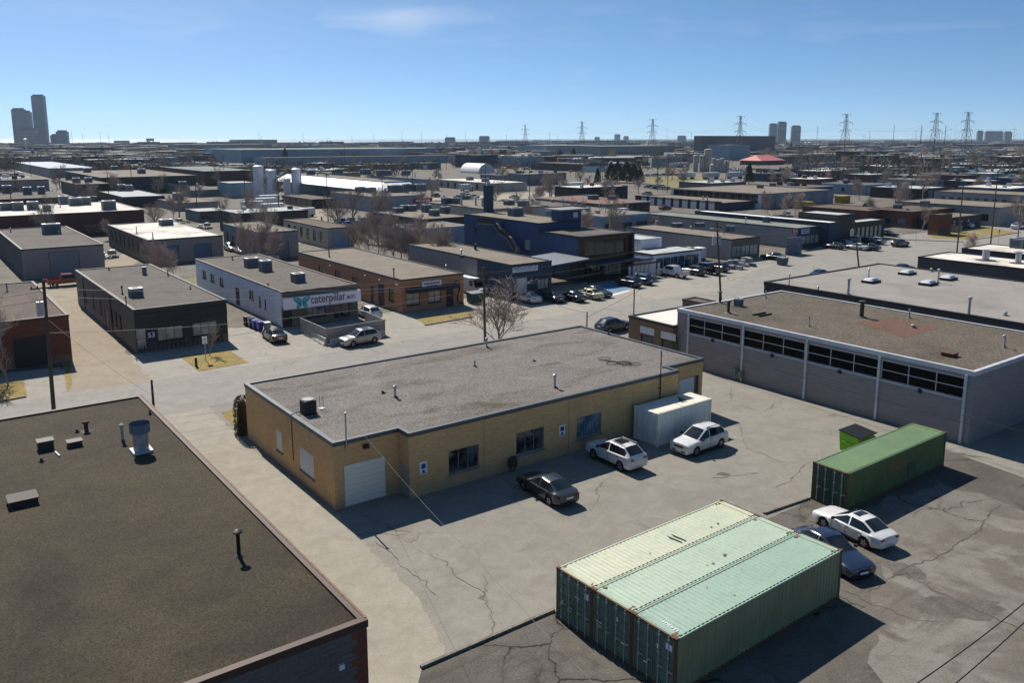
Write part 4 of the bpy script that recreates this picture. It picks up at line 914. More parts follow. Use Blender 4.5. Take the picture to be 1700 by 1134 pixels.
# far side of the side street
mid('grey_long_workshop', 'long grey workshop with small square windows near the right edge', {'l': (1561, 316), 'n': (1692, 325)}, h=5.5, La=18, Lf=(9, 1.3, 2.5, 3.8), wall=w_block2, roof=r_tan, trim=m_coping)
mid('grey_side_workshop', 'pale grey workshop with flat roof behind the corner office', {'l': (1493, 333), 'n': (1654, 345)}, h=5, La=20, Lf=(6, 2.2, 1.2, 3.0), wall=w_block2, roof=r_tan, trim=m_coping)
mid('corner_white_roof_building', 'dark building with white roof in front of the side street', {'l': (1526, 426), 'o': (1574, 417.5)}, h=4.6, Lb=24, wall=w_dark, roof=r_white, trim=m_copblack, items=[(1636, 432, 1.6, .5, None), (1690, 437, 1.6, .4, 'cap')])
mid('second_white_roof_building', 'smaller dark building with white roof and fan cage at the right edge', {'l': (1602, 412), 'o': (1637, 404)}, h=4.6, Lb=19, wall=w_dark, roof=r_white, trim=m_copblack, acl=[(1692, 411, 3, 2, 1.6)])
# left-middle
mid('grey_roof_warehouse', 'brown grey warehouse with large dark roof unit at the left', {'n': (29, 415), 'r': (170, 404), 'l': (0, 381)}, 466, F=(1, 4.5, .05, 4.2, dict(kind='garage_door', gl=w_grey)), wall=w_block, wallL=w_dark, roof=r_grey, trim=m_copblack, items=[(18, 386, .9, .12, None), (98, 389, .6, .1)], acl=[(86, 388, 3.0, 1.8, 1.9)])
mid('white_roof_warehouse', 'grey block warehouse with peeling white roof', {'n': (240, 399.5), 'r': (367.5, 389.5), 'l': (183.8, 372.5)}, 441, Lf=(8, .9, 1.5, 3.8), F=(2, 3.2, .05, 3.2, dict(kind='garage_door', gl=pm('door_blue', (.10, .17, .28), rough=.6))), wall=w_block, wallL=w_brown, roof=r_white, trim=m_copblack, items=[(227, 388, 1.4, .1, None), (254, 397, 1.3, .1, None)], acl=[(276, 374, 2.6, 1.7, 1.3)])
mid('long_white_roof_hall', 'long dark hall with white roof and many roof units at far left', {'r': (232, 348), 'o': (193, 333.5)}, h=5.5, La=95, F=(8, 5, .6, 2.6), wall=w_dark, wallF=w_maroon, roof=r_white, trim=m_copblack, items=[(100, 344, 1.8, .12, None), (122, 340, 2, .12, None)], acl=[(12, 349, 3, 2, 1.8), (30, 349, 2.4, 2, 2), (55, 348, 2.4, 2, 2), (78, 351, 1.6, 1.4, 1.6), (105, 339, 2.2, 2, 2.2), (126, 341, 3, 2, 2), (140, 340, 3, 2, 2), (181, 348, 3, 2, 2.2)])
mid('grey_flat_hall', 'grey roofed maroon hall at the left edge', {'r': (118, 326.5), 'o': (93, 316.7)}, h=5.0, La=60, wall=w_maroon, roof=r_grey, trim=m_copblack, acl=[(12, 321, 2.6, 2, 2.6), (46, 323, 2.4, 2, 2.4), (69, 322, 2, 2, 2.4)])
mid('dark_block_hall', 'dark brick hall with pale grey roof and two roof units', {'n': (200.5, 326.6), 'r': (275, 324.5), 'l': (167, 317.4)}, 345, wall=w_maroon, wallF=w_dark, roof=r_light, trim=m_copblack, acl=[(202, 317, 2.6, 2, 2.4), (214, 317, 2.6, 2, 2.2)])
mid('dark_glazed_unit', 'dark unit with glazed ground floor and two roof boxes', {'n': (125.7, 305.4), 'r': (178, 304.7), 'o': (155, 298)}, h=6.0, F=(8, 2.2, .6, 2.8, dict(gl=g_blind)), wall=w_black, roof=r_tan, trim=m_copblack, acl=[(127, 303, 2.6, 2, 1.8), (147, 302.5, 2.6, 2, 1.8)])
mid('tan_roof_hall', 'wide tan roofed hall with scattered vents', {'n': (162, 294.8), 'r': (326, 290.6), 'l': (113, 283.5)}, h=7, wall=w_dark, roof=r_tan, trim=m_copblack, acl=[(145, 286, 3, 3, 2), (235, 288, 3, 3, 2.2), (190, 282, 3, 3, 2)])
mid('blue_roof_hall', 'low pitched blue metal roofed hall with grey walls', {'n': (73, 279), 'r': (160, 278), 'l': (30, 268.7)}, 295, wall=w_block2, roof=r_blue, trim=m_coping)
mid('pale_green_roof_hall', 'hall with pale green grey roof and dark red walls', {'n': (333, 284.5), 'r': (423, 282), 'l': (274, 276.5)}, h=7, wall=w_maroon, roof=r_green, trim=m_copblack)
mid('pale_windowed_unit', 'pale green grey unit with narrow upright windows', {'n': (309, 316), 'r': (366, 314), 'l': (274, 307.5)}, 328, b1max=372, a1max=104.3, Lf=(7, 1.2, 1.2, 4.2), wall=w_greenish, roof=r_grey, trim=m_coping, acl=[(303, 309, 3, 2, 2)])
mid('blue_grey_store', 'plain blue grey store beside the white tanks', {'n': (372, 304), 'r': (424, 302.5), 'l': (368, 301)}, 329, wall=w_lblue, roof=r_light, trim=m_coping)
mid('low_tan_store', 'low store with tan roof and one roof unit', {'n': (276, 337), 'r': (364, 334.5), 'l': (262, 327)}, 349, b1max=297, wall=w_block2, roof=r_tan, trim=m_copblack, acl=[(296, 332, 3, 2.4, 2.4)])
mid('ivy_grey_store', 'narrow grey store with dark windows beside the parked cars', {'n': (320, 351), 'r': (392, 348.5), 'l': (313, 346)}, 369, F=(7, 1.2, .8, 2.6), wall=w_greenish, roof=r_light, trim=m_copblack)
mid('grey_workshop_pair', 'blue grey workshop with tall windows behind the caterpillar shop', {'n': (437.6, 385.6), 'r': (495, 382), 'l': (364, 371)}, 431, Lf=(6, 1.4, 1.2, 3.6), F=(1, 3.6, .05, 3.2, dict(kind='garage_door', gl=w_grey)), wall=w_block2, wallL=w_grey, roof=r_tan, trim=m_copblack)
mid('tan_windowed_workshop', 'tan block workshop with four tall windows and pale blue door', {'n': (542, 378.6), 'r': (588, 376), 'l': (471, 364)}, 413, Lf=(6, 1.5, 1.0, 3.4), F=(1, 3.6, .05, 3.4, dict(kind='garage_door', gl=pm('door_paleblue', (.30, .38, .52), rough=.6))), wall=w_cream, roof=r_brownf, trim=m_copblack, items=[(534, 366, .9, .2, None)])
mid('dark_office_unit', 'dark topped office with small windows by the utility pole', {'n': (512, 331), 'r': (564, 328.7), 'l': (472, 323.5)}, 346.5, a1max=118.7, Lf=(5, 1.1, .8, 2.8), F=(4, 1.4, .6, 2.6), wall=w_brown, wallF=w_black, roof=r_brownf, trim=m_copblack)
# plant with white mansard
pl = mid('white_mansard_plant', 'large plant with tan roof and sloping bright white roof skirt', {'n': (611, 303), 'r': (676, 300), 'l': (503, 287)}, h=7.5, b0min=266, wall=w_lblue, roof=r_tan, trim=m_coping, acl=[(516, 290, 3, 2, 2), (563, 288, 3, 2, 2), (607, 290, 4, 2.5, 2.4), (638, 292, 6, 2.5, 2.4), (682-8, 291, 3, 2, 2)], items=[(527, 291, 1.2, .3)])
m = MB(); Lb, La = pl.Lb, pl.La
m.add([(0, 0, 7.25), (0, Lb, 7.25), (-6, Lb, 4.6), (-6, -6, 4.6), (La, 0, 7.25), (La+2, -6, 4.6)], [(0, 1, 2, 3), (0, 3, 5, 4)]); m.build('roof_skirt', pm('membrane_bright', (.76, .76, .80), (.70, .70, .75), .1, .6), pl.root)
p2 = mid('blue_plant_wing', 'pale blue front wing of the plant with red sign', {'n': (611, 326), 'r': (711, 323.8), 'l': (551, 318)}, 352, wall=w_lblue, roof=r_tan, trim=m_coping, acl=[(598, 319, 3, 2, 1.8), (616, 320, 3, 2, 1.8), (657, 319, 5, 2.5, 2.4), (677, 318, 3, 2, 2.6), (697, 318, 4, 2.5, 2.6)], items=[(640, 320, 1.5, .4)])
u0, z0 = p2.fpt('F', 685, 329.5); u1, _ = p2.fpt('F', 717, 329); m = MB(); m.box(u0, -.3, z0-1.6, u1, -.005, z0); sg = m.build('sign_board', m_redt, p2.root); m = MB()
for k in range(6): m.box(u0+1+k*.9, -.31, z0-1.0, u0+1.6+k*.9, -.301, z0-.5)
m.build('lettering', m_signw, sg)
mid('grey_side_hall', 'pale grey blue hall right of the plant', {'n': (700, 300), 'r': (724, 298), 'l': (640, 290)}, 318, wall=w_lblue, roof=r_light, trim=m_coping)
mid('white_roof_unit_row', 'cream unit row with white roof behind the chimney', {'n': (810, 304.7), 'r': (874, 302), 'l': (730, 297)}, 319, Lf=(7, 1.8, .2, 2.8), wall=w_cream, roof=r_white, trim=m_coping, acl=[(780, 299, 3, 2, 1.6), (806, 302, 3, 2, 1.6)])
mid('tan_ac_roof_building', 'tan roofed building crowded with roof units left of the blue building', {'n': (697, 366), 'r': (771, 357.5), 'l': (632, 351)}, h=5.2, wall=w_dark, roof=r_tan, trim=m_copblack, acl=[(661, 353, 2.2, 1.6, 1.2), (673, 350, 2.4, 1.6, 1.4), (683, 350, 2.2, 1.6, 1.4), (708, 352, 2, 1.6, 1.8), (721, 358, 2, 1.6, 1.4), (739, 354, 2, 1.6, 1.6)])
mid('pale_band_building', 'low building with pale blue parapet behind the thicket', {'n': (690, 381), 'r': (771, 373)}, h=4.6, Lb=10, wall=w_lblue, roof=r_tan, trim=m_copwhite)
mid('tan_vented_roof_building', 'tan roofed building with rows of vents behind the blue building', {'n': (800, 349), 'r': (905, 341), 'l': (716, 334)}, h=5.2, wall=w_cream, roof=r_tan, trim=m_copblack, items=[(737, 336, 2, .3), (766, 341, 3.4, .3), (790, 341, 2.2, .25), (801, 343, 2.2, .3), (757, 336, 1.2, .3)], acl=[(740, 350-12, 2, 1.6, 1.6), (755, 338, 2.4, 1.6, 1.6), (845, 340, 2.6, 1.6, 1.2), (869, 343, 2.6, 1.8, 1.6)])
mid('slate_roof_building', 'brown brick building with wide grey roof', {'n': (916, 344), 'r': (975, 338.7), 'l': (817, 333)}, 362, a1max=166.8, wall=w_brown, roof=r_grey, trim=m_copblack, items=[(916, 336, 1, .4, None)])
b46 = mid('brown_roof_building', 'dark brick building with reddish brown roof and white coping', {'n': (1005, 340), 'r': (1069, 333), 'l': (897.5, 327.5)}, 362, F=(2, 3, .2, 3.4), wall=w_tan, wallF=w_maroon, roof=roofmat('roof_redbrown', (.22, .13, .10), (.18, .11, .085), (.12, .08, .06), .5, .1, .2, 8, 15), trim=m_copwhite, acl=[(985, 331, 3, 2, 1.4), (1016, 331, 2.6, 1.8, 1.2)])
mid('black_unit_row', 'long black unit row with white doors and tan roof', {'n': (1210, 337), 'r': (1254, 332), 'l': (1050, 326)}, 350, a1max=225.8, Lf=(9, 2.6, .05, 3.0, dict(kind='garage_door', gl=m_white)), wall=w_black, wallF=w_navy, roof=r_tan, trim=m_copblack, items=[(1167, 331, 1, .2), (1174, 333, 1.2, .2)])
mid('blue_white_window_hall', 'long hall with band of dark windows between white piers', {'n': (1258, 321), 'r': (1395, 315), 'l': (1110, 312.5)}, 346, Lf=(11, 5.2, 1.8, 4.6, dict(nx=3)), F=(5, 3.5, .1, 4.2, dict(kind='garage_door', gl=w_grey)), wall=w_lblue, wallL=w_white, roof=r_tan, trim=m_coping, acl=[(1262, 312, 2, 1.6, 1.2), (1283, 309, 2, 1.6, 1.2)])
mid('dark_window_office', 'dark two storey office with white framed windows', {'n': (950, 273.7), 'r': (997.5, 271), 'l': (910, 268.7)}, 287, F=(4, 7, 3.6, 6.6, dict(gl=g_blue, fr=m_white)), wall=w_dark, wallF=w_white, roof=r_brownf, trim=m_copblack)
mid('tall_brown_plant', 'tall windowless brown plant block near the horizon', {'n': (1188, 225), 'r': (1267, 225.5)}, 262, Lb=14, wall=pm('wall_mauve', (.13, .12, .135), (.11, .10, .115), .02, .8), roof=r_grey, trim=m_coping)
mid('pale_plant_annex', 'pale ribbed annex in front of the tall brown plant block', {'n': (1196, 240), 'r': (1262, 240)}, 266, Lb=30, wall=w_lblue, roof=r_light, trim=m_coping)
mid('long_factory', 'long grey factory with two rows of small windows', {'n': (1026, 242.5), 'r': (1102, 241)}, 264, Lb=50, a1max=779, F=(22, 2.2, 5.2, 7.2, bl), wall=w_greenish, roof=r_light, trim=m_coping)
mid('long_pale_hall', 'long pale hall left of the grey factory', {'n': (900, 241), 'r': (1020, 240.5)}, 260, Lb=60, wall=w_lblue, roof=r_light, trim=m_coping)
hall = mid('huge_grey_hall', 'huge pale grey warehouse hall near the lake', {'n': (390, 248), 'r': (735, 246)}, 270, Lb=110, wall=w_lblue, roof=r_green, trim=m_copwhite, F=(24, 3.2, 1.0, 4.0))
mid('huge_hall_end', 'pale end block of the huge warehouse hall', {'n': (308, 239.5), 'r': (436, 238.5)}, 256, Lb=60, wall=w_grey, roof=r_light, trim=m_coping)
mid('striped_hall', 'long low hall with dark brown roof stripe below the huge hall', {'n': (425, 261), 'r': (850, 257)}, 275, Lb=26, wall=w_lblue, roof=r_brownf, trim=m_copbrown)
mid('horizon_block', 'pale multi storey block on the shore', {'n': (380, 231.5), 'r': (470, 231.5)}, 243, Lb=40, F=(14, 8, 4, 16), wall=w_grey, roof=r_light, trim=m_coping)
mid('red_clad_hall', 'dark red hall near the white tents', {'n': (1354, 235)}, h=10, La=70, Lb=30, wall=w_maroon, roof=r_light, trim=m_coping)
mid('brick_window_factory', 'long brick factory with many square windows right of centre', {'n': (1268, 246), 'r': (1365, 244.5)}, 251, Lb=50, F=(26, 2.6, 2, 4.6), wall=w_brown, roof=r_tan, trim=m_coping)
mid('olive_factory', 'grey green factory with rows of windows', {'n': (1296, 259), 'r': (1345, 258)}, 272, Lb=40, F=(14, 1.8, 2, 6.0), wall=w_greenish, roof=r_brownf, trim=m_coping)
mid('white_tank_store', 'low store with bright white front beyond the bare trees', {'n': (1458, 262), 'r': (1522, 260)}, 268, Lb=30, wall=w_white, roof=r_tan, trim=m_coping)
mid('brown_substation_house', 'brown substation house on the horizon at right', {'n': (1487, 233.0)}, h=14, La=60, Lb=30, wall=w_maroon, roof=r_brownf, trim=m_coping)
mid('shore_office', 'white stepped office on the lake shore', {'n': (190, 233), 'r': (217, 233)}, 241, Lb=30, F=(5, 9, 5, 8), wall=w_grey, roof=r_light, trim=m_coping)

# ------------------------------------------------------------------ containers
def corr(n, L_, depth, pitch):
    pts = []; x = 0
    while x < L_-1e-6:
        for dx, d in ((0, 0), (.25, 0), (.5, depth), (.75, depth)):
            if x+dx*pitch <= L_: pts.append((x+dx*pitch, d))
        x += pitch
    pts.append((L_, 0)); return pts
def container(pos, yaw, Ln, H, mats, label, group=None, white=False, Wd=2.44, doorp=None):
    o = empty('shipping_container', (pos[0], pos[1], 0), yaw, label, 'shipping container', group)
    side, roofm, door, frame = mats
    m = MB(); e = .1
    for x in (0, Ln-e):
        for y in (0, Wd-e): m.box(x, y, .0, x+e, y+e, H)
        m.box(x, e, .02, x+e, Wd-e, .16); m.box(x, e, H-.12, x+e, Wd-e, H-.01)
    for y in (0, Wd-e): m.box(e, y, .02, Ln-e, y+e, .17)
    m.build('frame', frame, o)
    for y in (0, Wd-e): m = MB(); m.box(e, y+.01, H-.09, Ln-e, y+e-.01, H-.012); m.build('top_rail', roofm, o)
    m = MB(); m.box(0, 0, 0, .18, .17, .125); cm_ = m.mesh('corner_casting', m_rustmetal if not white else side)
    for x in (-.01, Ln-.17):
        for y in (-.01, Wd-.16):
            for z in (0, H-.113): inst(cm_, 'corner_casting', o, (x, y, z))
    pts = corr(0, Ln-.2, .045, .28)
    for nm, y, sg in (('side_panel', .02, 1), ('side_panel', Wd-.02, -1)):
        m = MB()
        for (x0, d0), (x1, d1) in zip(pts, pts[1:]):
            q = [(.1+x0, y+sg*d0, .17), (.1+x1, y+sg*d1, .17), (.1+x1, y+sg*d1, H-.09), (.1+x0, y+sg*d0, H-.09)]
            m.quad(*(q if sg > 0 else q[::-1]))
        m.build(nm, side, o)
    m = MB(); pts = corr(0, Ln-.2, .016, .275)
    for (x0, d0), (x1, d1) in zip(pts, pts[1:]):
        m.quad((.1+x0, .14, H-.012-d0), (.1+x1, .14, H-.012-d1), (.1+x1, Wd-.14, H-.012-d1), (.1+x0, Wd-.14, H-.012-d0))
    m.quad((.1, .1, H-.05), (Ln-.1, .1, H-.05), (Ln-.1, .14, H-.02), (.1, .14, H-.02)); m.quad((.1, Wd-.14, H-.02), (Ln-.1, Wd-.14, H-.02), (Ln-.1, Wd-.1, H-.05), (.1, Wd-.1, H-.05))
    rf = m.build('roof', roofm, o)
    m = MB(); k = .3
    while k < Ln-.3:
        m.box(k, .07, H-.008, k+.12, .105, H+.003)
        k += .275
    m.build('roof_gaps', m_black, rf); 
    for x in (.18, Ln-.42): m = MB(); m.box(x, .16, H-.009, x+.24, Wd-.16, H-.001); m.build('header_plate', roofm, rf)
    m = MB(); m.quad((Ln-.05, .1, .16), (Ln-.05, Wd-.1, .16), (Ln-.05, Wd-.1, H-.12), (Ln-.05, .1, H-.12)); m.build('end_panel', side, o)
    for k in range(2):
        y0 = .1+k*(Wd-.2)/2; y1 = y0+(Wd-.2)/2; m = MB(); m.box(-.005+.02, y0+.012, .17, .05, y1-.012, H-.13)
        for z in (.2, .75, 1.3, 1.85, H-.3): m.box(-.012, y0+.03, z, .014, y1-.03, z+.09)
        for yy in (y0+.02, y1-.08): m.box(-.014, yy, .19, .014, yy+.06, H-.15)
        d = m.build('door', door, o)
        for j in range(2):
            yy = y0+.28+j*.52; m = MB(); m.cyl((-.05, yy, .06), (-.05, yy, H-.04), .021, n=6)
            for z in (.22, .9, 1.6, H-.25): m.box(-.06, yy-.05, z, -.012, yy+.05, z+.07)
            m.box(-.075, yy-.26, 1.02, -.05, yy, 1.07); m.build('lock_rod', m_galv if not white else m_white, d)
        m = MB()
        if doorp: 
            for (u, z, w, hh) in doorp[k]: m.box(-.02, y0+u, z, -.0145, y0+u+w, z+hh)
            m.build('door_plates', m_signw, d)
    return o
fr_rust = rusty('frame_rust', (.075, .07, .045), (.10, .05, .03), .95, .7, .5)
grn_side = rusty('green_side', (.27, .275, .16), (.20, .215, .12), .6, .6, .66)
grn_door = rusty('green_door', (.10, .18, .145), (.07, .13, .105), .4, .5, .68)
C_yaw = .6631; cO = Vector((6.63, 30.62)); cu = Vector((-math.sin(C_yaw), math.cos(C_yaw)))
tops = [rusty('pale_roof_mint', (.27, .37, .30), (.24, .345, .28), .85, .5, .66), rusty('pale_roof_green', (.35, .44, .34), (.32, .40, .32), .85, .5, .66), rusty('pale_roof_cream', (.46, .48, .35), (.40, .43, .33), .8, .5, .67)]
plates = [[[(.1, 1.95, .34, .28), (.78, 1.75, .14, .2)], [(.3, .75, .2, .06)]], [[(.7, 1.8, .14, .2), (.2, .9, .3, .07)], [(.6, 1.2, .35, .05), (.6, 1.05, .3, .05)]], [[(.12, 1.9, .25, .3), (.7, 1.7, .3, .05)], [(.15, .8, .25, .05), (.7, 1.0, .15, .15)]]]
labs = ['mint roofed green container, nearest the camera, with its long side in view', 'pale green container in the middle of three, between mint and cream roofs', 'pale container with a creamy dented roof, farthest of the three side by side']
for k in range(3):
    p = cO+cu*(k*2.462)
    container(p, C_yaw, 12.19, 2.61, (grn_side, tops[k], grn_door, fr_rust), labs[k], 'three pale green containers side by side', doorp=plates[k])
par = [o for o in COL.objects if o.name == 'shipping_container'][0]
tops_ = [o for o in COL.objects if o.name.startswith('shipping_container')]
rw = random.Random(17)
for ci, o_ in enumerate(tops_):
    for k in range(14):
        x, y = rw.choice([(.25, .3), (.3, 2.2), (11.9, .25), (11.8, 2.2), (rw.uniform(1, 11), rw.uniform(.3, 2.1))]); x += rw.uniform(-.1, .25) if x < 6 else rw.uniform(-.35, .05); n = 9; r0 = rw.uniform(.03, .12)
        m = MB(); m.add([(x+r0*rw.uniform(.3, 1.5)*math.cos(t/n*6.283), max(.12, min(2.3, y+r0*rw.uniform(.3, 1.2)*math.sin(t/n*6.283))), 2.6105+.0006*k) for t in range(n)], [tuple(range(n))]); m.build('rust_patch', pm('rust_flake', (.20, .12, .06), (.12, .065, .04), 8, .9), o_)
m = MB()
for x in (6.5, 6.8): m.add([(x, .35, 2.613), (x+.1, .5, 2.613), (x+.02, 1.4, 2.613), (x-.1, 1.1, 2.613)], [(0, 1, 2, 3)])
m.build('gash', m_black, tops_[2], kind='stuff')
for ci, o_ in enumerate(tops_):
    text('GATU %d' % (81+ci), .17, m_signw, o_, (-.016, 1.05, 2.0), rot=(math.pi/2, 0, -math.pi/2), name='door_code', depth=.001) if False else None
t_ = text('U 45G1', .28, m_signw, par, (.62, .38, 2.613), rot=(0, 0, math.pi/2), name='roof_lettering', depth=.002); 
container((20.40, 47.87), .6488, 12.19, 2.48, (rusty('olive_side', (.11, .17, .065), (.085, .125, .05), .6, .6, .65), rusty('olive_roof', (.125, .20, .095), (.10, .165, .085), .85, .5, .68), rusty('deep_door', (.02, .075, .045), (.015, .05, .035), .5, .5, .66), fr_rust), 'dark green container with rusty corners standing alone near the block warehouse')
par2 = [o for o in COL.objects if o.name.startswith('shipping_container')][-1]
m = MB(); m.box(4.6, -.004, 1.25, 7.1, .012, 2.05); o = m.build('ochre_panel', pm('ochre_paint', (.16, .13, .05), (.12, .10, .04), 2, .7), par2); m = MB(); m.box(7.3, -.004, .55, 8.2, .012, 1.4); m.build('green_panel', pm('green_panel', (.05, .11, .06), rough=.7), par2)
w_side = rusty('white_side', (.76, .77, .72), (.68, .69, .66), .3, .5, .74)
p = G(1091, 742.5); q = ab(p)
container((p.x, p.y), GA+.02, 6.06, 2.55, (w_side, rusty('white_top', (.70, .66, .56), (.60, .57, .49), .7, .5, .7), w_side, w_side), 'short white container standing against the buff brick wall', white=True)
# things lying on the white container
m = MB(); x = 3.6; m.box(x, 1.1, 2.56, x+.16, 1.26, 2.86); m.box(x+.3, .9, 2.62, x+.38, 1.7, 2.72)
o = m.build('metal_scrap', m_darkmetal); o.location = (p.x, p.y, 0); o.rotation_euler = (0, 0, GA); tag(o, 'small dark scrap pieces lying on top of the white container', 'scrap')
# lime skip
p = G(1450, 757); sk = empty('waste_skip', (p.x-1.3, p.y-.1, 0), GA, 'lime green waste bin with black lid behind the dark green container', 'waste bin')
lime = pm('lime_paint', (.22, .50, .03), (.18, .42, .03), 2, .5)
m = MB(); m.add([(0, 0, .1), (2, 0, .1), (2, 1.3, .1), (0, 1.3, .1), (-.05, -.1, 1.35), (2.05, -.1, 1.35), (2.05, 1.4, 1.55), (-.05, 1.4, 1.55)], [(3, 2, 1, 0), (0, 1, 5, 4), (1, 2, 6, 5), (2, 3, 7, 6), (3, 0, 4, 7)]); m.build('body', lime, sk)
m = MB(); m.add([(-.1, -.3, 1.36), (2.1, -.3, 1.36), (2.1, 1.45, 1.57), (-.1, 1.45, 1.57), (-.1, -.3, 1.42), (2.1, -.3, 1.42), (2.1, 1.45, 1.63), (-.1, 1.45, 1.63)], [(0, 1, 5, 4), (1, 2, 6, 5), (2, 3, 7, 6), (3, 0, 4, 7), (4, 5, 6, 7), (3, 2, 1, 0)]); m.build('lid', m_black, sk)
m = MB(); m.box(-.12, .2, .7, -.03, 1.1, .85); m.box(.1, -.33, 1.1, 1.9, -.2, 1.2); m.build('lifting_pocket', lime, sk)

# ------------------------------------------------------------------ vehicles
def car_meshes(kind):
    # stations: x, zbottom, shoulder z, top z, halfwidth, roof halfwidth
    K = dict(
        sedan=dict(L=4.75, W=.92, wb=(-1.4, 1.4), r=.34, st=[(2.38, .32, .58, .60, .74), (2.31, .20, .70, .73, .84), (2.05, .20, .76, .82, .905), (1.4, 0, .82, .89, 0), (1.05, .2, .86, .93, 0)], cab=[(.95, .90, .95, .72), (.02, .92, 1.40, .61), (-.24, .92, 1.45, .62), (-.32, .92, 1.455, .62), (-1.05, .93, 1.41, .60), (-1.88, .96, 1.03, .68)], tail=[(-2.15, .26, .94, 1.00, .84), (-2.34, .30, .86, .92, .76), (-2.38, .36, .60, .62, .66)]),
        suv=dict(L=4.6, W=.93, wb=(-1.36, 1.38), r=.37, st=[(2.31, .36, .66, .68, .76), (2.25, .26, .86, .90, .86), (2.0, .26, .92, .99, .915), (1.4, 0, .97, 1.03, 0), (1.18, .26, .99, 1.06, 0)], cab=[(1.10, 1.02, 1.07, .74), (.20, 1.05, 1.57, .63), (-.10, 1.06, 1.65, .65), (-.18, 1.06, 1.655, .65), (-1.50, 1.10, 1.58, .62), (-2.10, 1.12, 1.17, .72)], tail=[(-2.20, .30, 1.04, 1.08, .88), (-2.27, .34, .92, .94, .85), (-2.31, .42, .70, .72, .78)]),
    )
    K['hatch'] = dict(K['sedan']); k = K[kind]; Wd = k['W']; r = k['r']
    rows = []      # full list of (x, zb, pts)
    def section(x, zb, zs, zt, w, wr, cab):
        za = zb
        p = [(0, za), (w-.14, za), (w-.02, min(za+.10, zs-.11)), (w, min(max(.55, za+.04), zs-.09)), (w-.02, zs-.06), (w-.09, zs)]
        if cab: p += [(wr+.02, zt-.06), (wr-.08, zt-.005), (0, zt+.02)]
        else: p += [(w-.20, zs+(zt-zs)*.55), (w-.36, zt-.01), (0, zt+.01)]
        return x, p
    allst = [(x, zb, zs, zt, w or Wd, 0, False) for x, zb, zs, zt, w in k['st']]
    allst += [(x, .22 if kind != 'suv' else .27, zs, zt, Wd-(.02 if i > 4 else 0), wr, True) for i, (x, zs, zt, wr) in enumerate(k['cab'])]
    allst += [(x, zb, zs, zt, w, 0, False) for x, zb, zs, zt, w in k['tail']]
    base = .22 if kind != 'suv' else .27
    def interp(x):
        for s0, s1 in zip(allst, allst[1:]):
            if s1[0] <= x <= s0[0]:
                t = (s0[0]-x)/(s0[0]-s1[0]); return [a*(1-t)+b*t for a, b in zip(s0[1:6], s1[1:6])]+[s0[6] and s1[6]]
    xs = {round(s[0], 3) for s in allst}
    for wc in k['wb']:
        for dx in (-.42, -.38, -.27, -.12, .12, .27, .38, .42): xs.add(round(wc+dx, 3))
    xs = sorted(xs, reverse=True); x2 = []
    for x in xs:
        if not x2 or x2[-1]-x > .035 or any(abs(x-s[0]) < .001 for s in k['cab']): x2.append(x)
    secs = []
    cx0, cx1 = k['cab'][0][0], k['cab'][-1][0]
    for x in x2:
        zb, zs, zt, w, wr, cab = interp(x) if allst[-1][0] < x < allst[0][0] else [a for a in (allst[0] if x >= allst[0][0] else allst[-1])[1:]]
        if cx1 <= x <= cx0:
            cab = True
        elif cab: cab = False
        if not (x > 2.0 or x < -2.0): zb = base; w = Wd
        zb = max(zb, base if abs(x) < 2.25 else zb)
        for wc in k['wb']:
            d = abs(x-wc)
            if d < .40: zb = max(zb, math.sqrt(max(0, .40**2-d*d))+r-.03)
        secs.append(section(x, zb, max(zs, zb+.12), max(zt, zs), w, wr, cab))
    body, ws, rw, sw = MB(), MB(), MB(), MB()
    cab = k['cab']; xr0, xr1 = cab[1][0], cab[-2][0]
    for (xa, pa), (xb, pb) in zip(secs, secs[1:]):
        for sg in (1, -1):
            for i in range(8):
                q = [(xa, sg*pa[i][0], pa[i][1]), (xb, sg*pb[i][0], pb[i][1]), (xb, sg*pb[i+1][0], pb[i+1][1]), (xa, sg*pa[i+1][0], pa[i+1][1])]
                if sg > 0: q = q[::-1]
                t = body; xm = (xa+xb)/2
                if i == 7 and xr0 < xm < cx0: t = ws
                elif i == 7 and cx1+.04 < xm < xr1: t = rw
                elif i == 5 and cx1+(.25 if kind == 'suv' else .16) < xm < cx0-.10 and not (cab[3][0] < xm < cab[2][0]): t = sw
                t.add(q, [(0, 1, 2, 3)])
    for x, p in (secs[0], secs[-1]):
        v = [(x, y, z) for y, z in p]+[(x, -y, z) for y, z in p[::-1][1:-1]]
        f = tuple(range(len(v))); body.add(v, [f if x < 0 else f[::-1]])
    under = MB(); under.box(-2.0, -Wd+.28, .18, 2.0, Wd-.28, .62)
    def sm(mb, nm, mt):
        me = mb.mesh(nm, mt); bm = bmesh.new(); bm.from_mesh(me); bmesh.ops.remove_doubles(bm, verts=bm.verts, dist=.002); bmesh.ops.recalc_face_normals(bm, faces=bm.faces); bm.to_mesh(me); bm.free()
        me.polygons.foreach_set('use_smooth', [True]*len(me.polygons))
        try: me.set_sharp_from_angle(angle=R_(42))
        except Exception: pass
        return me
    ty = MB(); ty.cyl((0, -.11, 0), (0, .11, 0), r, n=20); rim = MB()
    rim.cyl((0, -.118, 0), (0, -.108, 0), r*.62, n=16)
    for i in range(5):
        t = i*2*math.pi/5; c, s_ = math.cos(t), math.sin(t); w = .035
        rim.add([(c*.05-s_*w, -.13, s_*.05+c*w), (c*.05+s_*w, -.13, s_*.05-c*w), (c*r*.6+s_*w, -.125, s_*r*.6-c*w), (c*r*.6-s_*w, -.125, s_*r*.6+c*w)], [(0, 1, 2, 3)], 1)
    xf, xt = secs[0][0], secs[-1][0]
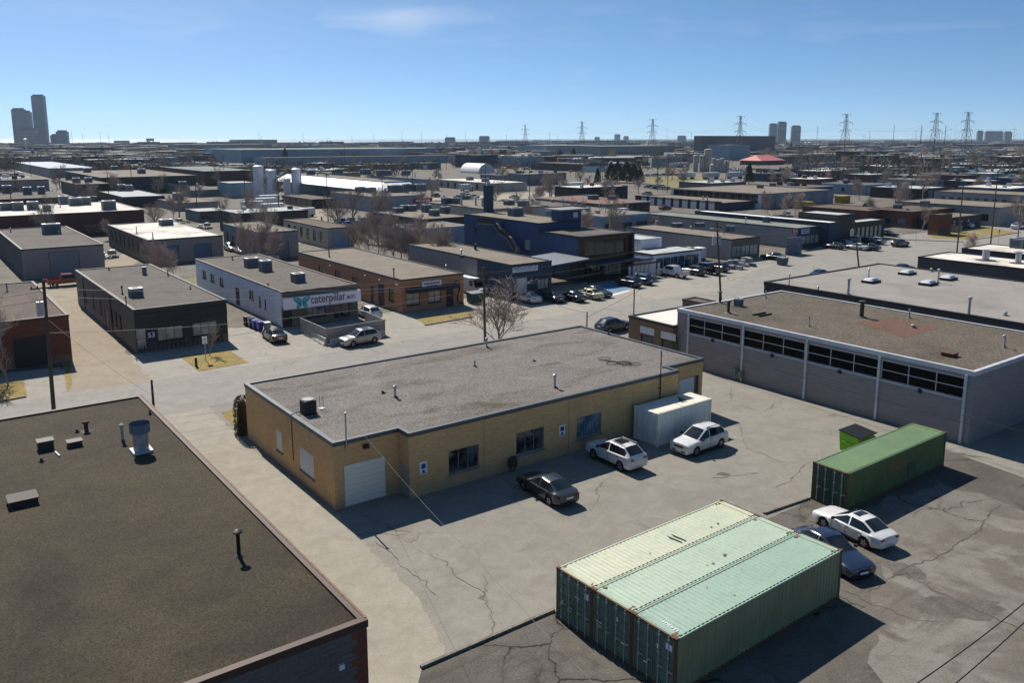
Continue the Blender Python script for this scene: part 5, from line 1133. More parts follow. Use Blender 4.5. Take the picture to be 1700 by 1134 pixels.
    hl = MB(); hl.add([(xf-.02, 0, 0), (xf-.42, .15, .10), (xf-.46, .15, -.0), (xf-.03, 0, -.12), (xf+.0, -.22, .0), (xf+.0, -.22, -.10)], [(0, 1, 2, 3), (4, 0, 3, 5)])
    tl = MB(); tl.box(xt-.012, -.17, -.05, xt+.22, .085, .05)
    gr_ = MB(); gr_.box(xf-.2, -.42, .0, xf+.008, .42, .13); gr_.box(xf-.2, -.6, -.3, xf+.008, .6, -.2)
    
    pl = MB(); pl.box(-.01, -.26, -.06, .01, .26, .06)
    mi = MB(); mi.box(-.09, -.07, -.06, .06, .12, .07)
    ru = MB(); ru.cyl((-.95, 0, 0), (.55, 0, 0), .025, n=6)
    su = MB(); su.box(*((-.4, -.42, 0, .4, .42, .012) if kind == 'suv' else (-.05, -.38, 0, .38, .38, .012)))
    se = MB(); se.box(-.008, -.006, .36, .008, .006, .86 if kind != 'suv' else .96)
    cl_ = MB()
    for sg in (1, -1): cl_.box(-.92, sg*(Wd-.01)-.015, .2, .92, sg*(Wd-.01)+.015, .36 if kind == 'suv' else .29)
    hd = MB(); hd.box(-.09, -.012, -.012, .09, .012, .012)
    return dict(body=sm(body, 'body', paint('car_white', (.60, .60, .60))), windscreen=sm(ws, 'windscreen', g_car), rear_window=sm(rw, 'rear_window', g_car), side_windows=sm(sw, 'side_windows', g_car),
                under=under.mesh('underbody', m_black), tyre=ty.mesh('tyre', m_rubber, True), rim=rim.mesh('rim', [m_darkmetal, m_rim]), hl=hl.mesh('headlight', pm('lamp_glass', (.55, .57, .6), rough=.15, spec=.6)), tl=tl.mesh('tail_light', pm('lamp_red', (.14, .010, .012), rough=.2, spec=.6)),
                plate=pl.mesh('number_plate', m_signw), sill=cl_.mesh('sill', m_black), seam=se.mesh('door_seam', m_black), mirror=mi.mesh('mirror', m_black, True), grille=gr_.mesh('grille', m_black), rail=ru.mesh('roof_rail', m_greymetal), sun=su.mesh('sunroof', g_car), handle=hd.mesh('door_handle', m_black), k=k, Wd=Wd, r=r, xf=xf, xt=xt, kind=kind)
PROTO = {}
def car_parts(kind, root, col, rails=False, sunroof=False):
    if kind not in PROTO: PROTO[kind] = car_meshes(kind)
    c = PROTO[kind]; k = c['k']; Wd = c['Wd']
    b = inst(c['body'], 'body', root); b.material_slots[0].link = 'OBJECT'; b.material_slots[0].material = col
    inst(c['windscreen'], 'windscreen', root); inst(c['rear_window'], 'rear_window', root); inst(c['side_windows'], 'side_window', root); inst(c['under'], 'underbody', root)
    for x in k['wb']:
        for sg in (1, -1):
            w = inst(c['tyre'], 'wheel', root, (x, sg*(Wd-.13), c['r'])); rm = inst(c['rim'], 'rim', w, (0, 0, 0), math.pi if sg > 0 else 0)
    zl = .66 if kind != 'suv' else .80
    for sg in (1, -1):
        h = inst(c['hl'], 'headlight', root, (0, sg*.58, zl)); h.scale = (1, sg, 1)
        t = inst(c['tl'], 'tail_light', root, (0, sg*.64, zl+.14)); t.scale = (1, sg, 1)
        mm = inst(c['mirror'], 'mirror', root, (k['cab'][0][0]-.25, sg*(Wd+.04), k['cab'][0][1]+.08)); mm.scale = (1, sg, 1)
        for x in (.84, -.12): inst(c['seam'], 'door_seam', root, (x, sg*(Wd-.003), 0))
        for x in (-.25, -1.1): inst(c['handle'], 'door_handle', root, (x, sg*(Wd-.005), .80 if kind != 'suv' else .92))
    inst(c['sill'], 'sill', root)
    inst(c['grille'], 'grille', root, (0, 0, zl-.16))
    inst(c['plate'], 'number_plate', root, (c['xt']-.01, 0, zl+.02)); inst(c['plate'], 'number_plate', root, (c['xf']+.005, 0, .45))
    if rails:
        for sg in (1, -1): inst(c['rail'], 'roof_rail', root, (-.55, sg*.56, k['cab'][3][2]+.02))
    if sunroof: inst(c['sun'], 'sunroof', root, (-.52, 0, k['cab'][3][2]+.008))
    return root
def near_car(kind, wf, wr, col, label, cat='car', rails=False, sunroof=False, yawadj=0):
    a, b = G(*wf), G(*wr); d = (a-b).normalized(); mid_ = (a+b)/2; nrm_ = Vector((-d.y, d.x))
    if nrm_.dot(mid_) < 0: nrm_ = -nrm_
    c = mid_+nrm_*.80
    root = empty('parked_car', (c.x, c.y, .0), math.atan2(d.y, d.x), label, cat, None)
    if kind == 'suv': root.scale = (1, 1, 1.07)
    return car_parts(kind, root, col, rails, sunroof)
c_white = paint('car_white', (.60, .60, .60)); c_grey = paint('car_graphite', (.035, .038, .048), metal=.3); c_navy = paint('car_navy', (.010, .018, .045)); c_silver = paint('car_silver', (.34, .35, .36), metal=.5, rough=.3)
c_black = paint('car_black', (.008, .008, .010)); c_blue = paint('car_blue', (.02, .045, .13)); c_taxi = paint('car_beige', (.50, .46, .30)); c_red = paint('car_red', (.22, .012, .012)); c_green = paint('car_darkgreen', (.012, .035, .02))
near_car('sedan', (870, 814), (914, 840.5), c_grey, 'graphite sedan parked half in the shade before the buff brick wall')
near_car('suv', (985, 761.5), (1032.4, 783.5), c_white, 'white SUV with panoramic roof parked left of the white container', rails=True, sunroof=True)
near_car('suv', (1153.8, 758.4), (1196, 743.6), c_white, 'white crossover with roof rails facing left before the white container', rails=True)
near_car('sedan', (1363, 874), (1441, 913.5), c_white, 'white sedan parked beside the dark green container', sunroof=True)
near_car('sedan', (1394, 957), (1328, 913), c_navy, 'dark blue car half hidden behind the mint roofed container')
near_car('suv', (587, 577), (620.7, 570.5), c_silver, 'silver SUV parked along the wooden fence of the caterpillar shop', sunroof=True)
near_car('sedan', (437, 561), (452, 571), c_black, 'black sedan parked nose in beside the caterpillar shop')
def heading(h): return {'A': GA, '-A': GA+math.pi, 'B': GA+math.pi/2, '-B': GA-math.pi/2}[h]
def put_car(kind, px, py, h, col, label, group=None, adj=0, cat='car', **kw):
    p = G(px, py); root = empty('parked_car', (p.x, p.y, 0), heading(h)+adj, label, cat, group); return car_parts(kind, root, col, **kw)
rowg = 'cars parked nose in before the navy body shop'
for kind, px, py, h, c_, lb in (('sedan', 876, 501, 'B', c_white, 'white sedan, leftmost of the row before the navy body shop'), ('sedan', 914, 499.5, 'B', c_grey, 'dark grey sedan second from left before the navy body shop'),
    ('sedan', 950, 498.5, 'B', c_black, 'black sedan third from left before the navy body shop'), ('sedan', 978, 494.5, 'B', c_taxi, 'beige sedan near the right end of the body shop row'), ('sedan', 992, 491, '-B', c_green, 'dark car with its front to the road at the row end'),
    ('suv', 1044, 475, 'B', c_navy, 'navy SUV by the painted blue bay, left of two'), ('suv', 1064, 470.5, 'B', c_blue, 'blue SUV by the white line, right of two')):
    put_car(kind, px, py, h, c_, lb, rowg)
put_car('suv', 1018, 549, 'A', c_navy, 'dark blue hatchback parked behind the right end of the buff roof')
put_car('sedan', 1283, 431, 'B', c_black, 'black car parked between the two long block buildings')
put_car('suv', 1151, 456, 'B', c_grey, 'dark SUV parked beside the white pickup before the showroom'); put_car('suv', 1190, 450, 'B', c_grey, 'dark grey SUV at the right end of the showroom row')
cg = 'cars parked before the black storefront row'
for i, (kind, px, py, h, c_, lb) in enumerate((('sedan', 1384, 413, 'B', c_grey, 'dark grey car in shade at the left of the storefront cars'), ('sedan', 1397, 408, 'B', c_silver, 'silver car in the second line of storefront cars'), ('sedan', 1422, 414.5, 'B', c_white, 'white sedan in the front line of the storefront cars'),
    ('sedan', 1442, 415, 'B', c_navy, 'navy sedan beside the white one before the storefront'), ('suv', 1416, 403, 'B', c_white, 'white SUV behind the front line of storefront cars'), ('suv', 1452, 405, 'B', c_silver, 'silver SUV near the storefront entrance'), ('suv', 1437, 405, 'B', c_black, 'black SUV next to the silver SUV before the storefront'),
    ('suv', 1494, 409, 'A', c_black, 'black SUV standing alone right of the storefront cars'), ('sedan', 1474, 392, '-B', c_black, 'black sedan behind the storefront on the side street'))):
    put_car(kind, px, py, h, c_, lb, cg)
put_car('sedan', 1500, 451, 'A', c_navy, 'dark car roof showing over the pale warehouse parapet'); put_car('sedan', 1364, 461, 'A', c_blue, 'blue car roof showing above the left end of the pale warehouse')
for px, py, h, c_, lb in ((1600, 378, 'B', c_white, 'white car nearest the corner lawn at the right'), (1655, 374, 'A', c_black, 'black car in the middle of the corner car park'), (1672, 369, 'A', c_white, 'white car behind the black one in the corner car park'), (1690, 380, 'A', c_white, 'white car at the right edge of the corner car park')): put_car('suv', px, py, h, c_, lb)
put_car('suv', 612, 527, 'B', c_white, 'white SUV parked behind the wooden fence beside the orange brick workshop')
put_car('suv', 384, 416, '-B', c_silver, 'pale jeep standing behind the grey block warehouse'); put_car('sedan', 400, 420, '-B', c_white, 'white car beside the pale jeep')
put_car('sedan', 155, 387, '-B', c_white, 'white car in the gap behind the brown grey warehouse'); put_car('sedan', 179, 388, '-B', c_black, 'dark car with bright windscreen glare behind the brown grey warehouse')
put_car('sedan', 775, 331, 'A', c_white, 'white car on the lane behind the vented tan roof'); put_car('sedan', 991, 366, 'A', c_silver, 'silver car behind the blue building penthouse'); put_car('sedan', 1012, 366, 'A', c_white, 'white car behind the wall of the dark brick building')
put_car('sedan', 1104, 348, 'A', c_red, 'dark red car before the white doors of the black units')

def van(px, py, h, label, L_=6.0, H=2.5, box=False, adj=0, col=None):
    p = G(px, py); o = empty('box_truck' if box else 'parked_van', (p.x, p.y, 0), heading(h)+adj, label, 'truck' if box else 'van'); m = MB(); W_ = 1.0; col = col or m_white
    if box:
        m.box(-L_/2, -1.15, .9, L_/2-1.9, 1.15, H+.6); m.build('cargo_box', col, o); m = MB()
        m.add([(L_/2-1.8, -1, .5), (L_/2, -1, .5), (L_/2, -1, 1.3), (L_/2-.55, -.95, 2.2), (L_/2-1.8, -.95, 2.2), (L_/2-1.8, 1, .5), (L_/2, 1, .5), (L_/2, 1, 1.3), (L_/2-.55, .95, 2.2), (L_/2-1.8, .95, 2.2)], [(0, 1, 2, 3, 4), (9, 8, 7, 6, 5), (1, 6, 7, 2), (3, 8, 9, 4), (0, 4, 9, 5), (0, 5, 6, 1)]); m.build('cab', col, o)
    else:
        m.add([(-L_/2, -W_, .4), (L_/2, -W_, .4), (L_/2, -W_, 1.0), (L_/2-.9, -W_, 1.25), (L_/2-1.7, -W_*.9, H), (-L_/2, -W_*.9, H), (-L_/2, W_, .4), (L_/2, W_, .4), (L_/2, W_, 1.0), (L_/2-.9, W_, 1.25), (L_/2-1.7, W_*.9, H), (-L_/2, W_*.9, H)], [(0, 1, 2, 3, 4, 5), (11, 10, 9, 8, 7, 6), (1, 7, 8, 2), (2, 8, 9, 3), (4, 10, 11, 5), (5, 11, 6, 0)]); m.build('body', col, o)
    m = MB(); xa, za, xb, zb = (L_/2, 1.3, L_/2-.55, 2.2) if box else (L_/2-.9, 1.25, L_/2-1.7, H)
    m.add([(xa+.01, -.9, za+.03), (xa+.01, .9, za+.03), (xb+.01, .85, zb-.08), (xb+.01, -.85, zb-.08)], [(0, 1, 2, 3)]); m.build('windscreen', g_car, o)
    m = MB()
    for sg in (1, -1): m.box(xb-.7, sg*W_*.985-.03, za+.05, xb+.1, sg*W_*.985+.03, zb-.3)
    m.build('side_window', g_car, o)
    for x in (L_/2-.9, -L_/2+1.0):
        for sg in (1, -1): m = MB(); m.cyl((x, sg*(W_-.2), .4), (x, sg*(W_+.02), .4), .4, n=14); m.build('wheel', m_rubber, o)
    return o
van(1027, 360, '-A', 'white delivery van beside the dark brick building'); van(775, 317, 'A', 'white box truck before the cream unit row', 6.5, 2.4, True)
van(786, 487, '-B', 'white roofed van parked beside the navy body shop', 5.6, 2.4)
van(503, 360, '-A', 'white van with dark red side parked by the tan windowed workshop', 7, 2.6)
for i, (px, py) in enumerate(((425, 353), (437, 347), (452, 341), (447, 358))): van(px, py, ('A', '-A')[i % 2], ('white box truck at the left end of the truck park', 'white box truck second from left in the truck park', 'white box truck farthest back in the truck park', 'white box truck nearest the tan windowed workshop')[i], 8.5, 3.0, True)
van(1650, 371, 'A', 'pale green and white truck behind the corner lawn', 6, 2.4, True)
def pickup(px, py, h, col, label):
    p = G(px, py); o = empty('pickup_truck', (p.x, p.y, 0), heading(h), label, 'pickup'); m = MB(); w = .98
    prof = [(-2.8, .5), (2.75, .5), (2.8, .95), (2.6, 1.12), (1.35, 1.2), (.75, 1.85), (-.75, 1.88), (-.95, 1.22), (-.95, .85), (-2.7, .85), (-2.7, 1.22), (-2.8, 1.22)]
    n = len(prof); tw = [w, w, w, w, w-.04, w-.2, w-.2, w-.05, w-.05, w-.05, w-.05, w]
    for i in range(n):
        j = (i+1) % n; (x0, z0), (x1, z1) = prof[i], prof[j]; m.quad((x0, -tw[i], z0), (x1, -tw[j], z1), (x1, tw[j], z1), (x0, tw[i], z0))
    for sg in (1, -1):
        v = [(x, sg*t, z) for (x, z), t in zip(prof, tw)]; parts_ = [(0, 1, 2, 3, 4, 7, 8, 9, 10, 11), (4, 5, 6, 7)]
        m.add(v, [f if sg < 0 else f[::-1] for f in parts_])
        m.box(-2.8, sg*w-.04, .8, -.95, sg*w+.01, 1.24)
    b = m.build('body', col, o); bm = bmesh.new(); bm.from_mesh(b.data); bmesh.ops.recalc_face_normals(bm, faces=bm.faces); bm.to_mesh(b.data); bm.free()
    m = MB(); m.add([(1.36, -.85, 1.24), (1.36, .85, 1.24), (.80, .72, 1.82), (.80, -.72, 1.82)], [(0, 1, 2, 3)]); m.build('windscreen', g_car, o)
    m = MB()
    for sg in (1, -1): m.add([(1.15, sg*.93, 1.25), (-.85, sg*.94, 1.25), (-.72, sg*.81, 1.8), (.75, sg*.81, 1.8)], [(0, 1, 2, 3)])
    m.build('side_window', g_car, o)
    for x in (-1.75, 1.85):
        for sg in (1, -1): m = MB(); m.cyl((x, sg*.78, .42), (x, sg*1.0, .42), .42, n=16); wv = m.build('wheel', m_rubber, o); m = MB(); m.cyl((x, sg*.995, .42), (x, sg*1.012, .42), .24, n=12); m.build('rim', m_rim, wv)
    m = MB()
    for sg in (1, -1): m.box(-2.83, sg*.85-.07, .85, -2.79, sg*.85+.07, 1.15)
    m.build('tail_light', m_redt, o); return o
pickup(1117, 459, 'B', c_white, 'white pickup parked before the white showroom'); pickup(1172, 454, 'B', c_black, 'black pickup with open bed parked before the white showroom')
pickup(112, 474, 'A', c_red, 'dark red pickup wreck in the left yard')

# ------------------------------------------------------------------ fence, barriers, bins by the caterpillar shop
fz = 1.75
fp_ = [G(500, 553), G(543, 572.5), G(638.7, 556), G(607, 541)]
fn = empty('wooden_fence', (fp_[1].x, fp_[1].y, 0), 0, 'weathered grey board fence round the patio of the caterpillar shop', 'fence')
bm_ = MB(); bm_.box(0, -.015, .05, .145, .015, fz); bme = bm_.mesh('board', m_wood); pm_ = MB(); pm_.box(-.06, -.06, 0, .06, .06, fz+.1); pme = pm_.mesh('post', m_wood)
o0 = Vector((fp_[1].x, fp_[1].y))
for a, b in zip(fp_, fp_[1:]):
    d = b-a; n = int(d.length/.152); t = math.atan2(d.y, d.x)
    for i in range(n):
        q = a+d*(i/n)-o0; inst(bme, 'board', fn, (q.x, q.y, random.uniform(-.02, .02)), t)
    k = max(1, int(d.length/2.6))
    for i in range(k+1): q = a+d*(i/k)-o0; inst(pme, 'post', fn, (q.x, q.y, 0), t)
    m = MB(); m.box(0, -.05, 0, d.length, .05, .04); q = a-o0; r_ = m.build('top_rail', m_wood, fn); r_.location = (q.x, q.y, fz+.03); r_.rotation_euler = (0, 0, t)
def barrier(p0, p1, label):
    a, b = G(*p0), G(*p1); d = b-a; L_ = d.length; o = empty('concrete_barrier', (a.x, a.y, 0), math.atan2(d.y, d.x), label, 'barrier', 'concrete barriers round the patio fence'); m = MB()
    pr = [(-.3, 0), (.3, 0), (.28, .12), (.12, .35), (.09, .82), (-.09, .82), (-.12, .35), (-.28, .12)]; n = len(pr)
    m.add([(0, y, z) for y, z in pr]+[(L_, y, z) for y, z in pr], [(i, n+i, n+(i+1) % n, (i+1) % n) for i in range(n)]+[tuple(range(n)), tuple(range(2*n-1, n-1, -1))]); m.build('barrier_body', m_conc, o)
    m = MB(); m.box(L_*.3, -.31, .0, L_*.45, -.29, .1); m.box(L_*.65, -.31, 0, L_*.8, -.29, .1); m.build('fork_slot', m_black, o)
barrier((519, 561), (541, 574), 'concrete barrier left of the fence corner'); barrier((549, 574), (569, 570), 'concrete barrier behind the front of the silver SUV'); barrier((627, 561), (639, 559), 'concrete barrier behind the silver SUV tail')
for i, (px, py, c_, lb) in enumerate(((410, 540, m_black, 'black wheelie bin leftmost in the row beside the white wall'), (417, 543, c_blue, 'blue wheelie bin second in the row by the white wall'), (424, 546, paint('bin_blue', (.02, .03, .30), .4, .1), 'bright blue wheelie bin in the row by the white wall'), (432, 549, MC['bin_blue'] if 'bin_blue' in MC else c_blue, 'bright blue wheelie bin at the right of the bins'), (444, 550, m_greymetal, 'grey bin with white lid next to the blue bins'))):
    p = G(px, py); o = empty('wheelie_bin', (p.x, p.y, 0), GA, lb, 'bin', 'bins beside the white wall'); m = MB(); m.add([(-.26, -.3, .1), (.26, -.3, .1), (.26, .3, .1), (-.26, .3, .1), (-.33, -.38, 1.0), (.33, -.38, 1.0), (.33, .38, 1.05), (-.33, .38, 1.05)], [(0, 1, 5, 4), (1, 2, 6, 5), (2, 3, 7, 6), (3, 0, 4, 7), (3, 2, 1, 0)]); m.build('body', c_, o)
    m = MB(); m.box(-.35, -.42, 1.06, .35, .42, 1.12); m.build('lid', m_white if i == 4 else c_, o); m = MB(); m.cyl((-.3, .33, .12), (.3, .33, .12), .12, n=10); m.build('wheels', m_black, o)
def dumpster(px, py, col, label, w=1.8, d=1.3, h=1.4, lid=None):
    p = G(px, py); o = empty('dumpster', (p.x, p.y, 0), GA, label, 'dumpster'); m = MB(); m.add([(0, 0, .1), (w, 0, .1), (w, d, .1), (0, d, .1), (-.1, -.1, h), (w+.1, -.1, h), (w+.1, d+.1, h+.12), (-.1, d+.1, h+.12)], [(0, 1, 5, 4), (1, 2, 6, 5), (2, 3, 7, 6), (3, 0, 4, 7), (3, 2, 1, 0)]); m.build('body', col, o)
    m = MB(); m.add([(-.14, -.14, h+.01), (w+.14, -.14, h+.01), (w+.14, d+.14, h+.13), (-.14, d+.14, h+.13), (-.14, -.14, h+.07), (w+.14, -.14, h+.07), (w+.14, d+.14, h+.19), (-.14, d+.14, h+.19)], [(0, 1, 5, 4), (1, 2, 6, 5), (2, 3, 7, 6), (3, 0, 4, 7), (4, 5, 6, 7)]); m.build('lid', lid or m_greymetal, o)
    m = MB(); m.box(-.2, d*.3, .6, -.08, d*.8, .75); m.box(.1, -.13, .8, w-.1, -.06, .9); m.build('pocket', col, o)
dumpster(784, 505, pm('dumpster_green', (.03, .10, .075), rough=.6), 'dark green dumpster right of the orange brick workshop'); dumpster(1299, 441, pm('dumpster_grey', (.10, .12, .13), rough=.6), 'grey dumpster standing in the lot of the long units', 1.5, 1.2, 1.3)
# white gate screen between blue building and showroom
p = G(1043, 465); sc_ = empty('gate_screen', (p.x, p.y, 0), GA, 'white slatted gate between the blue building and the showroom', 'gate'); sl = MB(); sl.box(0, -.03, .15, .55, .03, 2.2); slm = sl.mesh('slat', m_white)
for i in range(8): inst(slm, 'slat', sc_, (i*.95, 0, 0))
m = MB(); m.box(-.3, -.05, 2.25, 7.6, .05, 2.5); m.box(-.3, -.05, .05, 7.6, .05, .14); m.build('gate_frame', m_black, sc_)
# mural board by the signed unit
p = G(1306, 424); mu = empty('mural_board', (p.x, p.y, 0), GA, 'blue grey painted board leaning beside the signed unit', 'board'); m = MB(); m.box(0, -.1, 0, 4.6, .1, 3.4); m.build('panel', pm('mural_blue', (.07, .10, .17), (.14, .17, .22), .9, .7), mu); m = MB(); m.box(.3, .1, 0, .4, .6, 2); m.box(4.2, .1, 0, 4.3, .6, 2); m.build('prop', m_wood, mu)
# white storage boxes on trailer by long block building
for i, (px, py) in enumerate(((1140, 431), (1158, 431))):
    p = G(px, py); o = empty('storage_crate', (p.x, p.y, 0), GA, ('left', 'right')[i]+' of the two pale storage crates beside the long block building', 'crate'); m = MB(); m.box(-1.2, -1, .3, 1.2, 1, 2.3); m.build('body', m_white, o); m = MB(); m.box(-1.2, -1, 0, -1, 1, .3); m.box(1, -1, 0, 1.2, 1, .3); m.build('skid', m_wood, o)

# ------------------------------------------------------------------ trees
def bare_mesh(seed, H, spread, n1=9, depth=4, r0=.16, shape=.4, sides=5):
    rnd = random.Random(seed); tr, cr_ = MB(), MB()
    def grow(p, d, ln, r, lv, mb):
        segs = 3 if lv < 2 else 2; pts = [p]; dd = d.copy()
        for s_ in range(segs):
            dd = (dd+Vector((rnd.uniform(-1, 1), rnd.uniform(-1, 1), rnd.uniform(-.3, .5)))*.16*(1+lv*.3)).normalized(); pts.append(pts[-1]+dd*ln/segs)
        rr = r
        for i, (a, b) in enumerate(zip(pts, pts[1:])):
            r2 = rr*(.82 if lv < 2 else .65); mb.cyl(a, b, rr, r2, n=sides if lv == 0 else (4 if lv == 1 else 3), cap=False); rr = r2
        if lv >= depth: return
        nb = n1 if lv == 0 else rnd.randint(4, 6)
        for i in range(nb):
            t = (shape+(1-shape)*i/nb) if lv == 0 else rnd.uniform(.25, 1); k = min(segs-1, int(t*segs)); q = pts[k].lerp(pts[k+1], t*segs-k) if k < segs else pts[-1]
            az = rnd.uniform(0, 2*math.pi); side = Vector((math.cos(az), math.sin(az), 0)); side = (side-dd*side.dot(dd)).normalized()
            nd = (dd*rnd.uniform(.7, 1.1)+side*rnd.uniform(.5, 1.0)*spread+Vector((0, 0, .25))).normalized()
            grow(q, nd, ln*rnd.uniform(.48, .72), max(.019, rr*rnd.uniform(.5, .75) if lv else r*.42), lv+1, cr_)
    grow(Vector((0, 0, 0)), Vector((0, 0, 1)), H*.55, r0, 0, tr)
    return tr.mesh('trunk', m_bark, True), cr_.mesh('crown', m_bark)
TREES = [bare_mesh(3, 8.5, 1.0, 11, 4, .13, .28), bare_mesh(8, 10, .8, 10, 4, .2, .4), bare_mesh(15, 9, 1.1, 9, 4, .22, .35), bare_mesh(22, 7, .6, 12, 3, .08, .15)]
BUSH = bare_mesh(31, 6.5, .8, 14, 4, .07, .06)
for me in BUSH: me.materials.clear(); me.materials.append(m_barkp)
def tree(x, y, k, s_, label, group=None, rz=None, name='bare_tree', cat='tree', z=0):
    ms = TREES[k] if isinstance(k, int) else k
    o = empty(name, (x, y, z), random.uniform(0, 6) if rz is None else rz, label, cat, group)
    inst(ms[0], 'trunk', o); inst(ms[1], 'crown', o); o.scale = (s_, s_, s_); return o
def treep(px, py, k, s_, label, group=None, **kw): p = G(px, py); return tree(p.x, p.y, k, s_, label, group, **kw)
_t = treep(832, 592, 0, 1.0, 'bare leafless tree rising behind the buff brick roof', rz=1.0); _t.scale = (1.35, 1.35, .95)
treep(348, 592, 3, .55, 'young bare tree on the lawn before the black fronted workshop')
treep(14, 640, 3, .9, 'bare tree with twigs before the red brick workshop at left'); treep(-25, 625, 1, .8, 'bare tree cut by the left edge of the picture')
tg = 'bare shrubs and saplings of the thicket behind the orange roof'
i = 0
for a_, b_, s_ in [(590+t*12+random.uniform(-4, 4), 414+t*3.3+random.uniform(-4, 8), random.uniform(.85, 1.3)) for t in range(14)]+[(612+t*16, 403+t*3, random.uniform(.9, 1.25)) for t in range(7)]:
    treep(a_, b_, BUSH if i % 3 else 1, s_*(1 if i % 3 else .62), 'bare reddish sapling in the thicket between the orange and navy workshops', tg, name='sapling', cat='sapling'); i += 1
for k, (px, py, kk, s_, lb) in enumerate(((258, 395, 1, .9, 'dark bare tree behind the peeling white roof'), (376, 372, 2, .9, 'bare tree before the narrow grey store'), (430, 432, BUSH, 1.2, 'reddish bare tree before the blue grey workshop'), (402, 436, BUSH, 1.15, 'bare tree left of the blue grey workshop'), (455, 437, BUSH, 1.0, 'bare bush right of the blue grey workshop'),
    (272, 458, BUSH, .9, 'bare bush behind the 53 workshop'), (290, 462, BUSH, .8, 'bare bush by the fence behind the 53 workshop'), (250, 455, BUSH, .9, 'bare bush left behind the 53 workshop'), (100, 312, 2, 1.2, 'round bare tree beside the blue roofed hall'), (270, 282, 2, 1.3, 'spreading bare tree on the rise left of the pale hall'), (1060, 322, 2, .8, 'twiggy bare tree left of the black unit row'),
    (1025, 325, 2, .7, 'small bare tree behind the white coping'), (1275, 356, BUSH, 1.1, 'reddish bush before the blue hall end'), (1320, 357, BUSH, 1.1, 'second reddish bush before the blue hall end'), (1300, 357, BUSH, 1.0, 'middle reddish bush before the blue hall end'), (1690, 395, 1, 1.0, 'bare tree at the right edge behind the car park'), (1605, 424, BUSH, .7, 'bare shrub at the street corner by the tall pole'),
    (1147, 398, BUSH, .4, 'little shrub by the trailer'), (440, 330, 2, 1.0, 'bare tree before the large white tank'), (462, 332, 2, 1.0, 'bare tree between the white tanks'), (700, 352, 1, .7, 'bare tree right of the red sign'))):
    treep(px, py, kk, s_, lb)
# conifers
def conifer(seed, H, R0):
    rnd = random.Random(seed); m = MB(); t = MB(); t.cyl((0, 0, 0), (0, 0, H*.95), .16, .03, 6)
    for i in range(900):
        u = rnd.random()**.8; z = H*(.08+.92*u); rr = R0*(1-u)**.75*rnd.uniform(.35, 1.08); az = rnd.uniform(0, 2*math.pi); c = Vector((rr*math.cos(az), rr*math.sin(az), z))
        s_ = rnd.uniform(.22, .5); d1 = Vector((math.cos(az), math.sin(az), rnd.uniform(-.6, .2)))*s_; d2 = Vector((-math.sin(az), math.cos(az), rnd.uniform(-.4, .4)))*s_*.6
        m.add([c-d1-d2, c+d1*1.2, c-d1+d2, c+Vector((0, 0, s_*.7))], [(0, 1, 2), (0, 3, 1), (1, 3, 2)])
    return t.mesh('trunk', m_bark), m.mesh('crown', m_needle)
CON = [conifer(2, 9, 2.4), conifer(5, 8, 3.2)]
for px, py, k, s_, lb in ((1014, 302, 1, 1.25, 'dark green pine at the left of the evergreen clump'), (1025, 303, 1, 1.35, 'tall pine second in the evergreen clump'), (1040, 303, 1, 1.35, 'bushy pine in the middle of the evergreen clump'), (1052, 304, 1, 1.2, 'pine right of the middle of the evergreen clump'), (1062, 305, 1, 1.0, 'pine at the right end of the evergreen clump'), (992, 306, 0, .9, 'slim dark spruce left of the evergreen clump'), (1243, 305, 0, 1.15, 'lone conical spruce right of the silos'), (1313, 250, 0, 1.8, 'far spruce below the white tents'), (474, 270, 0, 1.5, 'spruce beside the large hall'), (952, 264, 1, 1.5, 'dark far pine left of the pale hall'), (930, 262, 1, 1.2, 'second dark far pine left of the pale hall'), (845, 258, 1, 1.6, 'dark evergreen in the far row at left'), (865, 258, 1, 1.6, 'dark evergreen in the middle of the far row'), (890, 259, 1, 1.6, 'dark evergreen at right of the far row')):
    treep(px, py, CON[k], s_, lb, name='pine_tree', cat='conifer')
# columnar evergreen at corner of the main building
p = G(404, 722); cs = empty('clipped_shrub', (p.x, p.y, 0), 0, 'tall dark clipped shrub at the left corner of the buff brick wall', 'shrub'); m = MB(); rnd = random.Random(4)
for i in range(1600):
    z = rnd.uniform(.05, 3.1); rr = .62*math.sqrt(max(.05, 1-(max(0, z-2.2)/1.0)**2))*rnd.uniform(.8, 1.05); az = rnd.uniform(0, 6.283); c = Vector((rr*math.cos(az), rr*math.sin(az), z)); a_ = Vector((rnd.uniform(-1, 1), rnd.uniform(-1, 1), rnd.uniform(-1, 1)))*.09; b_ = Vector((rnd.uniform(-1, 1), rnd.uniform(-1, 1), rnd.uniform(-1, 1)))*.09
    m.add([c-a_, c+b_, c+a_], [(0, 1, 2)])
m.cyl((0, 0, .1), (0, 0, 2.7), .48, .3, 10); m.build('foliage', m_shrub, cs); m = MB(); m.cyl((0, 0, 0), (0, 0, .3), .06); m.build('stem', m_bark, cs)

